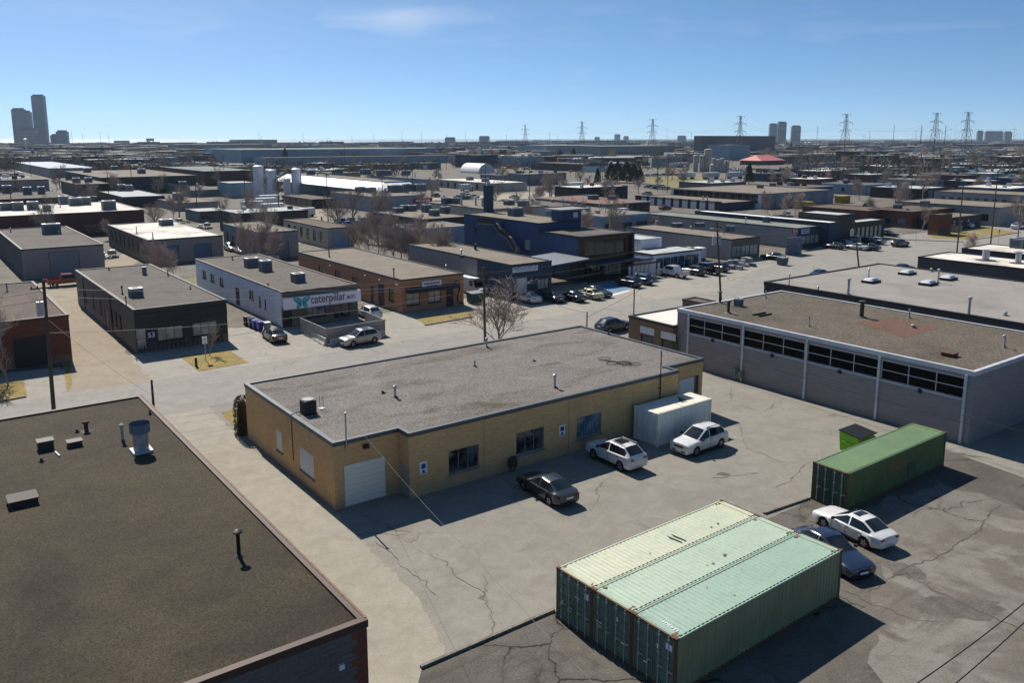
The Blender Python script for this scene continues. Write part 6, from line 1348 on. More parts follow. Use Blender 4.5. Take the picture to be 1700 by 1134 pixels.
# ------------------------------------------------------------------ poles and wires
def upole(px, ybase, ytop, label, pxt=None, arm=1.2, xf=False, r=.15, group='utility poles', P=None, lamp=False, steel=False):
    p = P or G(px, ybase); h = max(3.0, htop(p, ytop)); o = empty('utility_pole', (p.x, p.y, 0), GA, label, 'pole', group)
    lean = 0
    if pxt is not None:
        X0, _ = P2(p.x, p.y, h); lean = (pxt-X0)*p.y/FPX
    m = MB(); m.cyl((0, 0, 0), (lean*math.cos(GA), -lean*math.sin(GA), h), r, r*.7, n=8); m.build('pole', m_greymetal if steel else m_pole, o)
    top = Vector((lean*math.cos(GA), -lean*math.sin(GA), h))
    if arm:
        m = MB(); m.box(top.x-arm, top.y-.05, h-.75, top.x+arm, top.y+.05, h-.63)
        for k in (-.9, -.45, .45, .9): m.cyl((top.x+arm*k, top.y, h-.63), (top.x+arm*k, top.y, h-.45), .05, n=6)
        m.build('crossarm', m_pole, o)
    if xf:
        for sg in xf: m = MB(); m.cyl((top.x+sg*.42, top.y-.1, h-2.9), (top.x+sg*.42, top.y-.1, h-1.75), .3, n=12); m.cyl((top.x+sg*.42, top.y-.1, h-1.75), (top.x+sg*.42, top.y-.1, h-1.5), .05); m.build('transformer', m_galv, o, smooth=True)
    if lamp: m = MB(); m.tube([(0, 0, h-1.6), (-1.2, 0, h-.8), (-2.4, 0, h-.6)], .045, 5); m.box(-3.0, -.12, h-.68, -2.4, .12, h-.55); m.build('lamp_arm', m_galv, o)
    return o, h, (p.x, p.y)
PL = []
PL.append(upole(90, 690, 464, 'leaning wooden pole with a large transformer at the left', pxt=72, arm=1.0, xf=(-1,), r=.17))
PL.append(upole(257, 700, 631, 'short dark pole by the corner of the brown gravel roof', arm=0, r=.12))
PL.append(upole(806, 603, 443, 'wooden pole with two lamps beside the bare tree', pxt=803, arm=.6))
PL.append(upole(974, 560, 526, 'short thin post behind the back edge of the buff roof', arm=0, r=.09))
PL.append(upole(1198, 520, 369, 'tall wooden pole with twin transformers and a street lamp', pxt=1190, arm=.9, xf=(-1, 1), lamp=True))
PL.append(upole(1426, 445, 364, 'dark pole with white transformer before the storefront cars', pxt=1418, arm=.5, xf=(-1,)))
PL.append(upole(1588, 425, 299, 'tall pole in front of the corner office lawn', arm=1.4))
PL.append(upole(1644, 410, 283, 'tall pole at the right of the corner lawn', arm=0))
PL.append(upole(545, 372, 287, 'pole before the dark topped office', arm=.8)); PL.append(upole(328, 358, 294, 'pole left of the narrow grey store', arm=.6, xf=(1,)))
PL.append(upole(23, 375, 310, 'pole over the long white roof at far left', arm=.8)); PL.append(upole(29, 335, 268, 'pole at far left before the blue roof', arm=.8)); PL.append(upole(220, 320, 268, 'pole right of the tan roofed hall', arm=.6))
PL.append(upole(373, 305, 258, 'pole before the pale green roof', arm=.8)); PL.append(upole(573, 285, 240, 'thin pole above the plant roof', arm=.6)); PL.append(upole(728, 310, 262, 'pole left of the cream unit row', arm=.8)); PL.append(upole(806, 322, 268, 'pole above the blue building chimney', arm=.8))
PL.append(upole(879, 330, 268, 'pole left of the slate roof', arm=.8)); PL.append(upole(895, 330, 276, 'pole right beside the slate roof', arm=.8)); PL.append(upole(996, 325, 268, 'pole before the evergreen clump', arm=.6)); PL.append(upole(1108, 318, 262, 'pole right of the evergreen clump', arm=.6)); PL.append(upole(1204, 315, 262, 'pole before the silos', arm=.6))
PL.append(upole(1354, 305, 270, 'pole among the bare trees right of the silos', arm=.6)); PL.append(upole(1386, 310, 262, 'pole left of the substation trees', arm=.8)); PL.append(upole(1502, 325, 300, 'pole behind the tents at right', arm=.8)); PL.append(upole(1443, 290, 250, 'pole below the large pylon', arm=.6))
def wire(p0, p1, sag, label, r=.016, mat=None, name='power_line'):
    p0, p1 = Vector(p0), Vector(p1); m = MB(); n = 14
    m.tube([p0.lerp(p1, i/n)-Vector((0, 0, sag*4*(i/n)*(1-i/n))) for i in range(n+1)], r, 3); o = m.build(name, mat or m_darkmetal); tag(o, label, 'cable', 'overhead cables'); return o
def ptop(k, dz=0, da=0): (o, h, (x, y)) = PL[k]; v = wab(da, 0); return (x+v.x, y+v.y, h-dz)
lab = ['upper cable from the left pole over the driveway', 'middle cable from the left pole over the driveway', 'lower cable from the left pole over the driveway']
for k in range(3): wire(ptop(0, .6+k*.9+2*(k == 2), (-.8, .8, 0)[k]), ptop(2, .6+.8*k), .9, lab[k])
for k in range(3): wire(ptop(2, .6+k*.8), ptop(4, .7+k*.9), .8, ['upper', 'middle', 'lower'][k]+' cable between the bare tree pole and the twin transformer pole')
for k in range(2): wire(ptop(4, .7+k*.9), ptop(5, .8+k*.8), .6, ['upper', 'lower'][k]+' cable from the twin transformer pole to the storefront pole')
for k in range(4):
    p = ptop(0, 1.0+k*.7+(k > 1)); q = wab(-70, 8+k*1.0); wire(p, (p[0]+q.x, p[1]+q.y-14, 9-k*.6), 1.0, ['topmost', 'second', 'third', 'lowest'][k]+' cable running left from the transformer pole')
wire(ptop(2, 2.0), (*G(250, 575, 5), 5), .5, 'service cable crossing before the 53 workshop'); wire(ptop(0, 3.0), (*G(250, 655, 3.2), 3.2), .3, 'service cable from the left pole to the short dark pole')
wire(ptop(2, 1.2), (*wab(M9.a0+.3, M9.b0-.1), M9.h+.1), .4, 'service cable to the caterpillar shop corner', r=.02, mat=m_white)
wire(ptop(4, 2.0), (*G(974, 527, 4.5), 4.5), .4, 'service cable from the twin transformer pole to the thin post')
wire(ptop(3, .1), (*G(880, 480, 6), 6), .5, 'service cable crossing the road before the body shop')
wa = G(605, 724, 4.3); wire((wa.x, wa.y, 4.35), (*G(1010, 1160, 11), 11), .2, 'pale service cable slanting from the buff roof toward the viewer', r=.007, mat=m_galv)
for k in range(2):
    a_ = G(1720, 985+k*30, 9); b_ = G(1500, 1150+k*55, 9); wire((a_.x, a_.y, 9), (b_.x, b_.y, 9), .1, ['upper', 'lower'][k]+' dark cable across the bottom right corner', r=.02)
pa = M2.fpt('L', 1141, 585); w0 = wab(M2.a0-.5, M2.b0+M2.Lb-2); 
for k in range(2):
    w1 = wab(M2.a0-3.5, M2.b0-30); wire((w0.x, w0.y, 3.0-k*.5), (w1.x, w1.y, 3.6-k*.5), .5, ['upper', 'lower'][k]+' cable sagging before the block warehouse wall')

# street sign before 53 etc.
def signpost(px, py, h, label, col=None):
    p = G(px, py); o = empty('sign_post', (p.x, p.y, 0), GA, label, 'sign'); m = MB(); m.cyl((0, 0, 0), (0, 0, h), .04, n=6); m.build('post', m_galv, o); m = MB(); m.box(-.25, -.03, h-.75, .25, -.005+.03, h); m.build('sign_plate', col or m_signw, o)
signpost(342, 600, 2.6, 'small white sign on a post at the lawn of the 53 workshop'); signpost(1520, 402, 2.8, 'thin sign post on the corner pavement'); signpost(1657, 405, 3.2, 'blue and white street name sign at the corner', c_blue)
p = G(326, 609); o = empty('hydrant_post', (p.x, p.y, 0), 0, 'short green utility post on the lawn before the black front', 'post'); m = MB(); m.cyl((0, 0, 0), (0, 0, .9), .13, n=10); m.build('post', pm('post_green', (.03, .06, .03)), o); m = MB(); m.cyl((0, 0, .9), (0, 0, 1.02), .15, .08, 10); m.build('cap', m_white, o)

# ------------------------------------------------------------------ silos, tanks, domes, tents
def tank(px, ybase, ytop, wpx, label, col=m_white, name='storage_tank', grp='white storage tanks', ground=None):
    p = G(px, ybase); h = htop(p, ytop); r = wpx/2*p.y/FPX; o = empty(name, (p.x, p.y, 0), 0, label, 'tank' if name != 'silo' else 'silo', grp); m = MB(); m.cyl((0, 0, 0), (0, 0, h-.4), r, n=24); m.build('shell', col, o, smooth=True)
    m = MB(); m.cyl((0, 0, h-.4), (0, 0, h), r, r*.6, n=24); m.build('cap', col, o, smooth=True); m = MB(); m.box(r-.02, -.25, 0, r+.25, .25, h); m.build('ladder', m_galv, o)
tw = pm('tank_white', (.58, .60, .66), (.50, .52, .58), .2, .45)
tank(431, 329, 274, 16, 'large white tank at the left of the tank group', tw); tank(448, 330, 280, 11, 'second white tank behind the large left tank', tw); tank(453, 331, 281, 13, 'white tank with rounded top right of the large tank', tw); tank(477, 323, 295, 11, 'short white tank left of the tall plant tank', tw); tank(493, 323, 279, 15, 'tall white tank beside the plant roof', tw)
sv = pm('silo_beige', (.36, .34, .32), (.28, .27, .26), .2, .6)
for i, (px, yb, yt, w_) in enumerate(((1154, 285, 257, 8), (1165, 285, 257, 9), (1174, 285, 247, 12), (1184, 286, 262, 6), (1190, 286, 264, 8), (1198, 286, 262, 6), (1206, 286, 266, 7), (1183, 286, 272, 10), (1197, 286, 272, 9))):
    tank(px, yb, yt, w_, ['pale silo at the left of the silo group', 'second pale silo from the left', 'tallest wide silo with conical top', 'slim silo right of the tallest one', 'grey silo in the middle right', 'slim silo near the right end', 'rightmost silo of the group', 'short fat silo in the front', 'second short fat silo in the front'][i], sv if i < 3 else w_cream, 'silo', 'silos of the concrete works')
def quonset(px, py, L_, r, label, h='A'):
    p = G(px, py); o = empty('arched_shelter', (p.x, p.y, 0), heading(h), label, 'shelter'); m = MB(); n = 14
    for i in range(n):
        t0, t1 = math.pi*i/n, math.pi*(i+1)/n; m.quad((0, r*math.cos(t0), r*math.sin(t0)), (0, r*math.cos(t1), r*math.sin(t1)), (L_, r*math.cos(t1), r*math.sin(t1)), (L_, r*math.cos(t0), r*math.sin(t0)))
    m.build('cover', pm('fabric_white', (.72, .72, .72), (.64, .64, .66), .2, .6), o, smooth=True)
    for x in (0.03, L_-.03): m = MB(); m.add([(x, r*.99*math.cos(math.pi*i/n), r*.99*math.sin(math.pi*i/n)) for i in range(n+1)], [tuple(range(n+1))]); m.build('end_wall', m_copwhite, o)
quonset(808, 288, 22, 6.5, 'white arched fabric shelter behind the cream unit row', 'B'); quonset(985, 320, 20, 3.2, 'low white arched roof left of the evergreen clump', '-A')
p = G(1333, 240); o = empty('tent_pavilion', (p.x, p.y, 0), 0, 'white peaked tent pavilion below the right towers', 'tent'); m = MB()
for i in range(4):
    x = -24+i*16; m.add([(x-8, -10, 5), (x+8, -10, 5), (x+8, 10, 5), (x-8, 10, 5), (x, 0, 12)], [(0, 1, 4), (1, 2, 4), (2, 3, 4), (3, 0, 4)])
m.build('canopy', MC['fabric_white'], o); m = MB()
for x in (-30, -10, 10, 30): m.box(x, -9, 0, x+.5, -8.5, 5)
m.build('posts', m_greymetal, o)
p = G(1265, 273); o = empty('hip_roof_building', (p.x, p.y, 0), GA, 'restaurant-like building with broad salmon pink hip roof', 'building'); m = MB(); pk = pm('roof_pink', (.50, .16, .16), (.42, .13, .14), .1, .6)
W_, D_ = 17, 12; m.add([(-W_, -D_, 3.8), (W_, -D_, 3.8), (W_, D_, 3.8), (-W_, D_, 3.8), (-W_*.55, 0, 8.2), (W_*.55, 0, 8.2)], [(0, 1, 5, 4), (1, 2, 5), (2, 3, 4, 5), (3, 0, 4)]); m.build('roof', pk, o); m = MB(); m.box(-W_+1, -D_+1, 0, W_-1, D_-1, 3.75); m.build('wall', w_dark, o)
# hip building rects
# ------------------------------------------------------------------ towers on the horizon
w_tower = pm('tower_wall', (.05, .075, .115), (.04, .06, .09), .02, .6)
def tower(px0, px1, ytop, dist, label, floors, steps=(), grp=None, depth=15, glassm=None):
    x0, x1 = (px0-CX)/FPX*dist*cp, (px1-CX)/FPX*dist*cp; h = htop(Vector((0, dist)), ytop)
    o = empty('tower_block', ((x0+x1)/2, dist, 0), 0, label, 'tower', grp); w = (x1-x0); vols = [(-w/2, w/2, h)] if not steps else [(-w/2+a*w, -w/2+b*w, h*c) for a, b, c in steps]
    for a, b, hh in vols:
        m = MB(); m.box(a+.8, 1, 0, b-.8, depth, hh); m.build('core', glass('tower_glass', (.03, .05, .08), .15, (.05, .08, .12)), o)
        m = MB(); fl = hh/floors/(hh/h)
        z = fl
        while z < hh: m.box(a, 0, z-1.0, b, depth+1, z); z += fl
        m.build('balconies', pm('tower_slab', (.17, .22, .28), (.14, .18, .23), .02, .6), o)
        m = MB(); n = max(2, int((b-a)/7))
        for i in range(n+1): xx = a+.6+(b-a-1.8)*i/n; m.box(xx, .4, 0, xx+.7, 1, hh)
        m.build('fins', w_tower, o)
        m = MB(); m.box(a+3, 5, hh, b-3, depth-5, hh+4); m.build('plant_room', w_dark, o)
DT = 2600
tower(57.5, 78, 158.5, DT, 'tallest slim apartment tower at the far left', 44); tower(22.5, 53, 181, DT-60, 'shorter stepped apartment tower at the far left edge', 30, ((0, .68, 1.0), (.68, 1.0, .93)))
tower(83, 111, 218, DT-100, 'low stepped apartment block right of the slim tower', 12, ((0, .35, .75), (.35, 1, 1.0)))
tower(32, 60, 214, DT-150, 'mid rise block in front of the two left towers', 12)
tower(1277, 1290, 206, 3200, 'left of the twin towers on the right horizon', 26, grp='towers on the right horizon'); tower(1290.5, 1305, 203, 3220, 'taller of the twin towers on the right horizon', 27, grp='towers on the right horizon'); tower(1314, 1329, 209.5, 3200, 'separate tower block right of the twin towers', 24, grp='towers on the right horizon')
for px0, px1, yt, d, lb in ((795, 813, 227, 3400, 'squat blue grey block on the horizon near the centre'), (738, 756, 229, 3400, 'low stepped block on the horizon left of centre'), (1020, 1030, 223.5, 5200, 'distant round topped block right of centre'), (1035, 1044, 226.5, 5200, 'small distant block beside the round topped one'), (1125, 1139, 226, 4200, 'distant stepped block left of the brown plant'), (1623, 1632, 217.5, 4200, 'narrow distant block at the right'), (1636, 1665, 218.5, 4300, 'wide distant block at the right'), (1668, 1680, 219, 4200, 'last distant block near the right edge'), (987, 996, 228, 5200, 'tiny distant block right of the pylons')):
    tower(px0, px1, yt, d, lb, max(4, int((232-yt)*1.4)), grp='distant blocks on the horizon')
# water tower left + table shaped tank
p = G(45, 262); h = htop(p, 229); o = empty('water_tower', (p.x, p.y, 0), 0, 'slim white water tower before the left towers', 'water tower'); m = MB(); m.cyl((0, 0, 0), (0, 0, h-3), .9, .7, 10); m.build('stem', m_white, o); m = MB(); m.cyl((0, 0, h-3), (0, 0, h-1.4), 1, 2.4, 14); m.cyl((0, 0, h-1.4), (0, 0, h), 2.4, .4, 14); m.build('tank', m_white, o, smooth=True)
p = Vector(((249-CX)/FPX*2500*cp, 2500)); o = empty('elevated_tank', (p.x, p.y, 0), 0, 'table shaped tank on legs against the lake', 'water tank'); m = MB(); h = htop(p, 229.5); m.cyl((0, 0, h-7), (0, 0, h), 11, 11, 16); m.build('tank', w_grey, o); m = MB()
for t in range(6): m.cyl((9*math.cos(t), 9*math.sin(t), 0), (9*math.cos(t), 9*math.sin(t), h-7), .8, n=5)
m.build('legs', w_grey, o)

# ------------------------------------------------------------------ pylons and masts
def pylon_mesh():
    H = 47; m = MB(); r = .17
    def leg(z): return 4.2*(1-z/H)+.75 if z < 30 else .75+4.2*(1-30/H)*(1-(z-30)/17)*.55
    Z = [0, 8, 15, 21, 26, 30, 34, 38, 42, 47]
    for z0, z1 in zip(Z, Z[1:]):
        a, b = leg(z0), leg(z1); c = [(1, 1), (1, -1), (-1, -1), (-1, 1)]
        for i in range(4):
            x, y = c[i]; X, Y = c[(i+1) % 4]; m.cyl((x*a, y*a, z0), (x*b, y*b, z1), r, n=3, cap=False); m.cyl((x*a, y*a, z0), (X*b, Y*b, z1), r*.6, n=3, cap=False); m.cyl((X*a, Y*a, z0), (x*b, y*b, z1), r*.6, n=3, cap=False); m.cyl((x*b, y*b, z1), (X*b, Y*b, z1), r*.6, n=3, cap=False)
    arms = []
    for z, w in ((30, 7), (38, 8), (46.5, 5)):
        k = MB()
        for sg in (1, -1):
            a = leg(z)
            for y in (a, -a): k.cyl((sg*a, y, z), (sg*w, 0, z+.4), r*.8, n=3, cap=False); k.cyl((sg*a, y, z+2 if z < 46 else z), (sg*w, 0, z+.4), r*.7, n=3, cap=False)
            k.cyl((sg*w, 0, z+.4), (sg*w, 0, z-1.6), .14, n=4)
        arms.append(k)
    pmat = pm('pylon_steel', (.06, .07, .09), (.05, .055, .07), .1, .7)
    return m.mesh('lattice', pmat), [k.mesh('crossarm', pmat) for k in arms]
PY = pylon_mesh(); PYP = []
for px, yt, lb in ((872, 208, 'lattice pylon farthest left'), (966, 203, 'lattice pylon second from left'), (1083, 199, 'lattice pylon third from left above the factory'), (1228, 194, 'lattice pylon behind the brown plant'), (1403, 191, 'large lattice pylon right of the twin towers'), (1552, 189, 'left of the two pylons by the substation'), (1604, 188, 'right of the two pylons by the substation')):
    d = 24.6*FPX/(230-yt+.01)*.985; x = (px-CX)/FPX*d*cp; o = empty('lattice_pylon', (x, d, 0), .35, lb, 'pylon', 'high voltage pylons')
    inst(PY[0], 'lattice', o)
    for k in PY[1]: inst(k, 'crossarm', o)
    PYP.append((x, d))
n_ = 0
for (x0, y0), (x1, y1) in zip(PYP, PYP[1:]):
    if abs(x1-x0) > 900: continue
    for z, w in ((28.5, 7), (36.5, 8), (36.5, -8)):
        wire((x0+w, y0, z), (x1+w, y1, z), 7, 'thin high voltage line sagging between distant pylons', r=.05); n_ += 1
for i, (px, yt, yb, lb) in enumerate(((1482, 207, 243, 'dark stout mast left of the substation'), (1527, 208, 250, 'dark stout mast with struts before the left pylon'), (1567, 208, 248, 'dark stout mast between the two pylons'), (1682, 210, 238, 'dark mast at the right end of the substation'), (1355, 208, 250, 'small pylon mast right of the twin towers'), (1107, 211, 240, 'small mast right of the third pylon'))):
    p = G(px, yb); h = htop(p, yt); o = empty('steel_mast', (p.x, p.y, 0), 0, lb, 'mast', 'dark steel masts'); m = MB(); m.cyl((0, 0, 0), (0, 0, h), .9 if i < 4 else .4, .5 if i < 4 else .25, 8); m.build('mast', pm('mast_steel', (.035, .035, .04), rough=.8), o)
    m = MB()
    for z in (.9, .75): m.box(-2.5, -.15, h*z, 2.5, .15, h*z+.3)
    m.build('crossarm', MC['mast_steel'], o)
for i in range(22):
    px = 1515+i*8.8+random.uniform(-3, 3); yb = random.uniform(237, 244); yt = random.uniform(213, 220); p = G(px, yb); h = htop(p, yt); w = random.uniform(4, 9)
    o = empty('substation_gantry', (p.x, p.y, 0), random.uniform(-.3, .3), 'steel gantry of the substation at the right', 'gantry', 'substation gantries'); m = MB()
    for sg in (-1, 1): m.cyl((sg*w, 0, 0), (sg*w, 0, h), .28, .2, 4)
    m.build('columns', MC['pylon_steel'], o); m = MB(); m.cyl((-w, 0, h-2), (w, 0, h-2), .3, n=4); m.cyl((-w, 0, h*.6), (w, 0, h*.6), .2, n=4); m.build('beam', MC['pylon_steel'], o)
for i, px in enumerate((121, 139, 168, 182, 431, 435, 504, 545, 621, 668, 742, 773, 841, 912, 926, 1147, 1139, 1238, 1442, 1433, 700, 585)):
    p = G(px, 246-i % 3); h = htop(p, 218+(i*5) % 9); o = empty('high_mast_light', (p.x, p.y, 0), 0, 'thin high mast light against the horizon', 'mast', 'thin masts against the horizon'); m = MB(); m.cyl((0, 0, 0), (0, 0, h), .45, .25, 5); m.build('mast', MC['pylon_steel'], o); m = MB(); m.cyl((0, 0, h), (0, 0, h+.6), 1.6, n=8); m.build('light_ring', m_galv, o)

# ------------------------------------------------------------------ filler district: low workshops, trees, cars between the named ones
rnd = random.Random(11)
for o in list(COL.objects):
    pass
def clear(a0, b0, a1, b1, pad=3):
    return all(a1+pad < r[0] or a0-pad > r[2] or b1+pad < r[1] or b0-pad > r[3] for r in RECTS)
roofs = [(r_tan, 'tan'), (r_grey, 'grey'), (r_brownf, 'brown'), (r_green, 'grey green'), (r_light, 'pale'), (r_white, 'white'), (r_light, 'pale'), (r_grey, 'grey'), (r_white, 'white')]
walls = [(w_grey, 'grey'), (w_dark, 'dark'), (w_maroon, 'dark red'), (w_block2, 'light block'), (w_brown, 'brown'), (w_black, 'black'), (w_lblue, 'pale blue'), (w_navy, 'navy')]
fgr = 'low workshops of the industrial district'
def side_word(px): return 'far left' if px < 300 else 'left' if px < 650 else 'centre' if px < 1000 else 'right' if px < 1350 else 'far right'
PROT = [(x0, x1, yb, G((x0+x1)/2, yb).y) for x0, x1, yb in ((1237, 1293, 274), (1150, 1212, 286), (770, 822, 289), (423, 502, 330), (1008, 1070, 304), (735, 880, 319), (1050, 1260, 348), (1110, 1396, 330), (909, 1000, 287), (503, 680, 316), (1315, 1352, 241), (1172, 1267, 264), (900, 1102, 261), (27, 160, 293), (307, 735, 268), (1236, 1252, 305), (1268, 1365, 252), (274, 423, 291), (113, 326, 303), (167, 275, 343), (0, 232, 352))]
def hides(x, y, h, w=0.0):
    px0, py = P2(x, y, h); px1, _ = P2(x+w, y+w*.3, h)
    lo, hi = min(px0, px1)-3, max(px0, px1)+3
    return any(y < d-2 and py < yb-2 and lo < x1 and hi > x0 for x0, x1, yb, d in PROT)
count = 0
def filler(x, y, La, Lb, h, nwin=True, far=False):
    global count
    a, b = ab(Vector((x, y)))
    if not clear(a, b, a+La, b+Lb): return
    px, py = P2(x, y, h)
    if px < -60 or px > 1760: return
    if hides(x, y, h, La*.8) or hides(*(Vector((x, y))+B*Lb), h, 4): return
    RECTS.append((a, b, a+La, b+Lb)); rm, rn = rnd.choice(roofs); wm, wn_ = rnd.choice(walls)
    bandw = 'near' if y < 420 else 'middle distance' if y < 900 else 'distant'
    o = empty('workshop_building', (x, y, 0), GA, '%s %s walled workshop with %s flat roof, %s of picture' % (bandw, wn_, rn, side_word(px)), 'building', fgr)
    m = MB(); t = .35; m.box(0, 0, -.1, La, Lb, h-.3); m.build('wall', wm, o)
    m = MB(); m.box(.3, .3, h-.45, La-.3, Lb-.3, h-.08); rf = m.build('roof', rm, o)
    m = MB(); ringbox(m, [(0, 0), (La, 0), (La, Lb), (0, Lb)], .06, .3, h-.3, h+.02); m.build('coping', rnd.choice([m_copblack, m_coping, m_copblack, m_copwhite]), o)
    if not far or rnd.random() < .85:
        m = MB(); n = max(2, int(La/5)); 
        for i in range(n):
            u = La*(i+.5)/n; w = rnd.choice([1.4, 2.2, 3.4]); z1 = 2.6 if w < 3 else 3.2; z0_ = 1.0 if w < 3 else .05; m.box(u-w/2, -.06, z0_, u+w/2, -.004, min(z1, h-.6), 1 if w < 3 else 0)
        n = max(2, int(Lb/6))
        for i in range(n):
            u = Lb*(i+.5)/n; m.box(-.06, u-.7, 1.2, -.004, u+.7, 2.6, 1)
        m.build('window_band', [rnd.choice([m_white, w_grey, w_dark]), g_dark], o, kind='stuff')
    m = MB(); k = rnd.randint(2, 5 if not far else 3)
    for i in range(k):
        u, v = rnd.uniform(.12, .85)*La, rnd.uniform(.12, .85)*Lb; s_ = rnd.uniform(.7, 1.4)*(1.6 if far else 1); m.box(u, v, h-.1, u+s_*1.4, v+s_, h-.1+s_*1.1, rnd.choice([0, 0, 1]))
    for i in range(3): u, v = rnd.uniform(.1, .9)*La, rnd.uniform(.1, .9)*Lb; m.cyl((u, v, h-.1), (u, v, h+rnd.uniform(.4, 1.4)), .12, n=5)
    m.build('roof_units', [m_galv, m_darkmetal], rf, kind='stuff')
    count += 1
# named sites that are not boxes
for px, py, rr in ((808, 288, 45), (1265, 273, 55), (1180, 286, 60), (1035, 303, 30), (1243, 305, 14), (431, 329, 14), (453, 331, 14), (485, 323, 14), (1180, 286, 40), (808, 288, 24), (985, 320, 18), (1265, 273, 26), (1035, 303, 22), (440, 350, 20), (775, 316, 12), (1400, 410, 30), (1330, 430, 24), (1150, 440, 22), (1040, 470, 20), (690, 415, 16), (640, 408, 16), (100, 470, 16), (510, 362, 8), (1240, 440, 20), (1030, 358, 12), (1110, 348, 12), (1290, 440, 15), (280, 455, 10)):
    a, b = ab(G(px, py)); RECTS.append((a-rr, b-rr, a+rr, b+rr))
RECTS.append((-130, rb0-2, 235, rb1+12)); RECTS.append((ab(G(1180, 480))[0]-5, rb0-60, ab(G(1480, 392))[0]+14, ab(G(1480, 392))[1]+8))
RECTS.append((-60, -60, 60, 60))
ring = []
for ia in range(-14, 60):
    for ib in range(-14, 60):
        a = ia*31+(ib % 3)*4; b = ib*27+((ia*7) % 5)*2
        w = wab(a, b)
        if not (175 < w.y < 640): continue
        if abs(w.x) > w.y*.66: continue
        if ia % 4 == 3 or ib % 5 == 4: continue
        ring.append((w.y, w, a, b))
ring.sort(key=lambda t: t[0])
for _, w, a, b in ring:
    filler(w.x+rnd.uniform(-2, 2), w.y+rnd.uniform(-2, 2), rnd.uniform(14, 27), rnd.uniform(12, 23), rnd.uniform(3.8, 5.6))
    if count > 150: break
near_n = count
for i in range(900):
    y = 600*(4.6**rnd.random()); x = rnd.uniform(-.64, .64)*y
    if x < -.2*y and y > 2300: continue
    if rnd.random() < (.8 if x < -.1*y and y > 600 else .3): continue
    s_ = (1+y/900)*.6; filler(x, y, rnd.uniform(18, 46)*s_, rnd.uniform(14, 30)*s_, rnd.uniform(4.5, 9)*(1+y/3000), far=True)
    if count > 285: break
print('fillers', near_n, count)
# bare trees among them
tn = 0
def freepoint(x, y, pad=1.5):
    a, b = ab(Vector((x, y))); return clear(a, b, a, b, pad)
for i in range(1500):
    y = 170*(6.5**rnd.random()); x = rnd.uniform(-.63, .63)*y
    if not freepoint(x, y) or hides(x, y, 6, 3): continue
    px, _ = P2(x, y, 0); k = rnd.choice([1, 2, 2, BUSH]); s_ = rnd.uniform(.7, 1.15)*(1.3 if y > 500 else 1)
    if px > 1050 and rnd.random() < .3: s_ *= 1.25
    tree(x, y, k, s_, 'bare %s tree among the low buildings, %s of the picture' % ('distant' if y > 500 else 'small', side_word(px)), 'bare trees scattered through the district'); tn += 1
    if tn > 190: break
# yard clutter: skips, sea cans, pallet stacks
cl_cols = [(pm('can_blue', (.04, .09, .20), rough=.6), 'blue'), (pm('can_orange', (.30, .10, .03), rough=.6), 'rust orange'), (m_white, 'white'), (pm('can_green', (.04, .12, .07), rough=.6), 'green'), (m_greymetal, 'grey'), (pm('can_yellow', (.40, .28, .04), rough=.6), 'yellow')]
clm = {}
def clutter_mesh(kind, mt, nm):
    if (kind, nm) in clm: return clm[(kind, nm)]
    m = MB()
    if kind == 0:
        m.box(-3, -1.2, .05, 3, 1.2, 2.55)
        for i in range(20): m.box(-2.95+i*.3, -1.24, .2, -2.83+i*.3, -1.2, 2.4)
    elif kind == 1: m.add([(-1.6, -.9, .1), (1.6, -.9, .1), (1.6, .9, .1), (-1.6, .9, .1), (-2.1, -1.1, 1.5), (2.1, -1.1, 1.5), (2.1, 1.1, 1.5), (-2.1, 1.1, 1.5)], [(0, 1, 5, 4), (1, 2, 6, 5), (2, 3, 7, 6), (3, 0, 4, 7), (3, 2, 1, 0)])
    else:
        r9 = random.Random(3)
        for i in range(14): x, y, z = r9.uniform(-1.5, 1), r9.uniform(-1.2, .8), r9.choice([0, 0, .7]); m.box(x, y, z, x+r9.uniform(.5, 1.2), y+r9.uniform(.5, 1.1), z+r9.uniform(.3, .8), r9.choice([0, 1, 2]))
    clm[(kind, nm)] = m.mesh(('sea_container', 'skip', 'goods_pile')[kind], [mt, m_wood, m_galv]); return clm[(kind, nm)]
def clutter(x, y, kind, mt, nm, where):
    o = inst(clutter_mesh(kind, mt, nm), ('sea_container', 'waste_skip', 'goods_pile')[kind], None, (x, y, 0), GA+rnd.choice([0, math.pi/2])+rnd.uniform(-.1, .1))
    tag(o, '%s %s %s' % (nm, ('storage container', 'open skip', 'heap of stored goods')[kind], where), ('container', 'skip', 'goods')[kind], 'yard clutter of the district' if 'yards' in where else None)
for px, py, kd, ci, wh in ((118, 456, 2, 1, 'beside the red pickup in the left yard'), (150, 452, 2, 4, 'behind the 53 workshop roof'), (178, 428, 2, 2, 'by the fence of the brown grey warehouse'), (406, 437, 2, 0, 'behind the caterpillar shop'), (455, 440, 2, 2, 'at the back corner of the orange brick roof'), (1235, 441, 2, 2, 'left of the long block building end'), (1222, 446, 2, 4, 'on the trailer by the twin transformer pole'), (858, 342, 2, 3, 'under green netting behind the chimney'), (893, 342, 2, 5, 'near the slate roof'), (70, 320, 2, 5, 'in the scrap yard at far left'), (50, 318, 2, 1, 'at the back of the far left scrap yard'), (88, 322, 2, 0, 'at the right of the far left scrap yard')):
    p = G(px, py); clutter(p.x, p.y, kd, cl_cols[ci][0], cl_cols[ci][1], wh)
k_ = 0
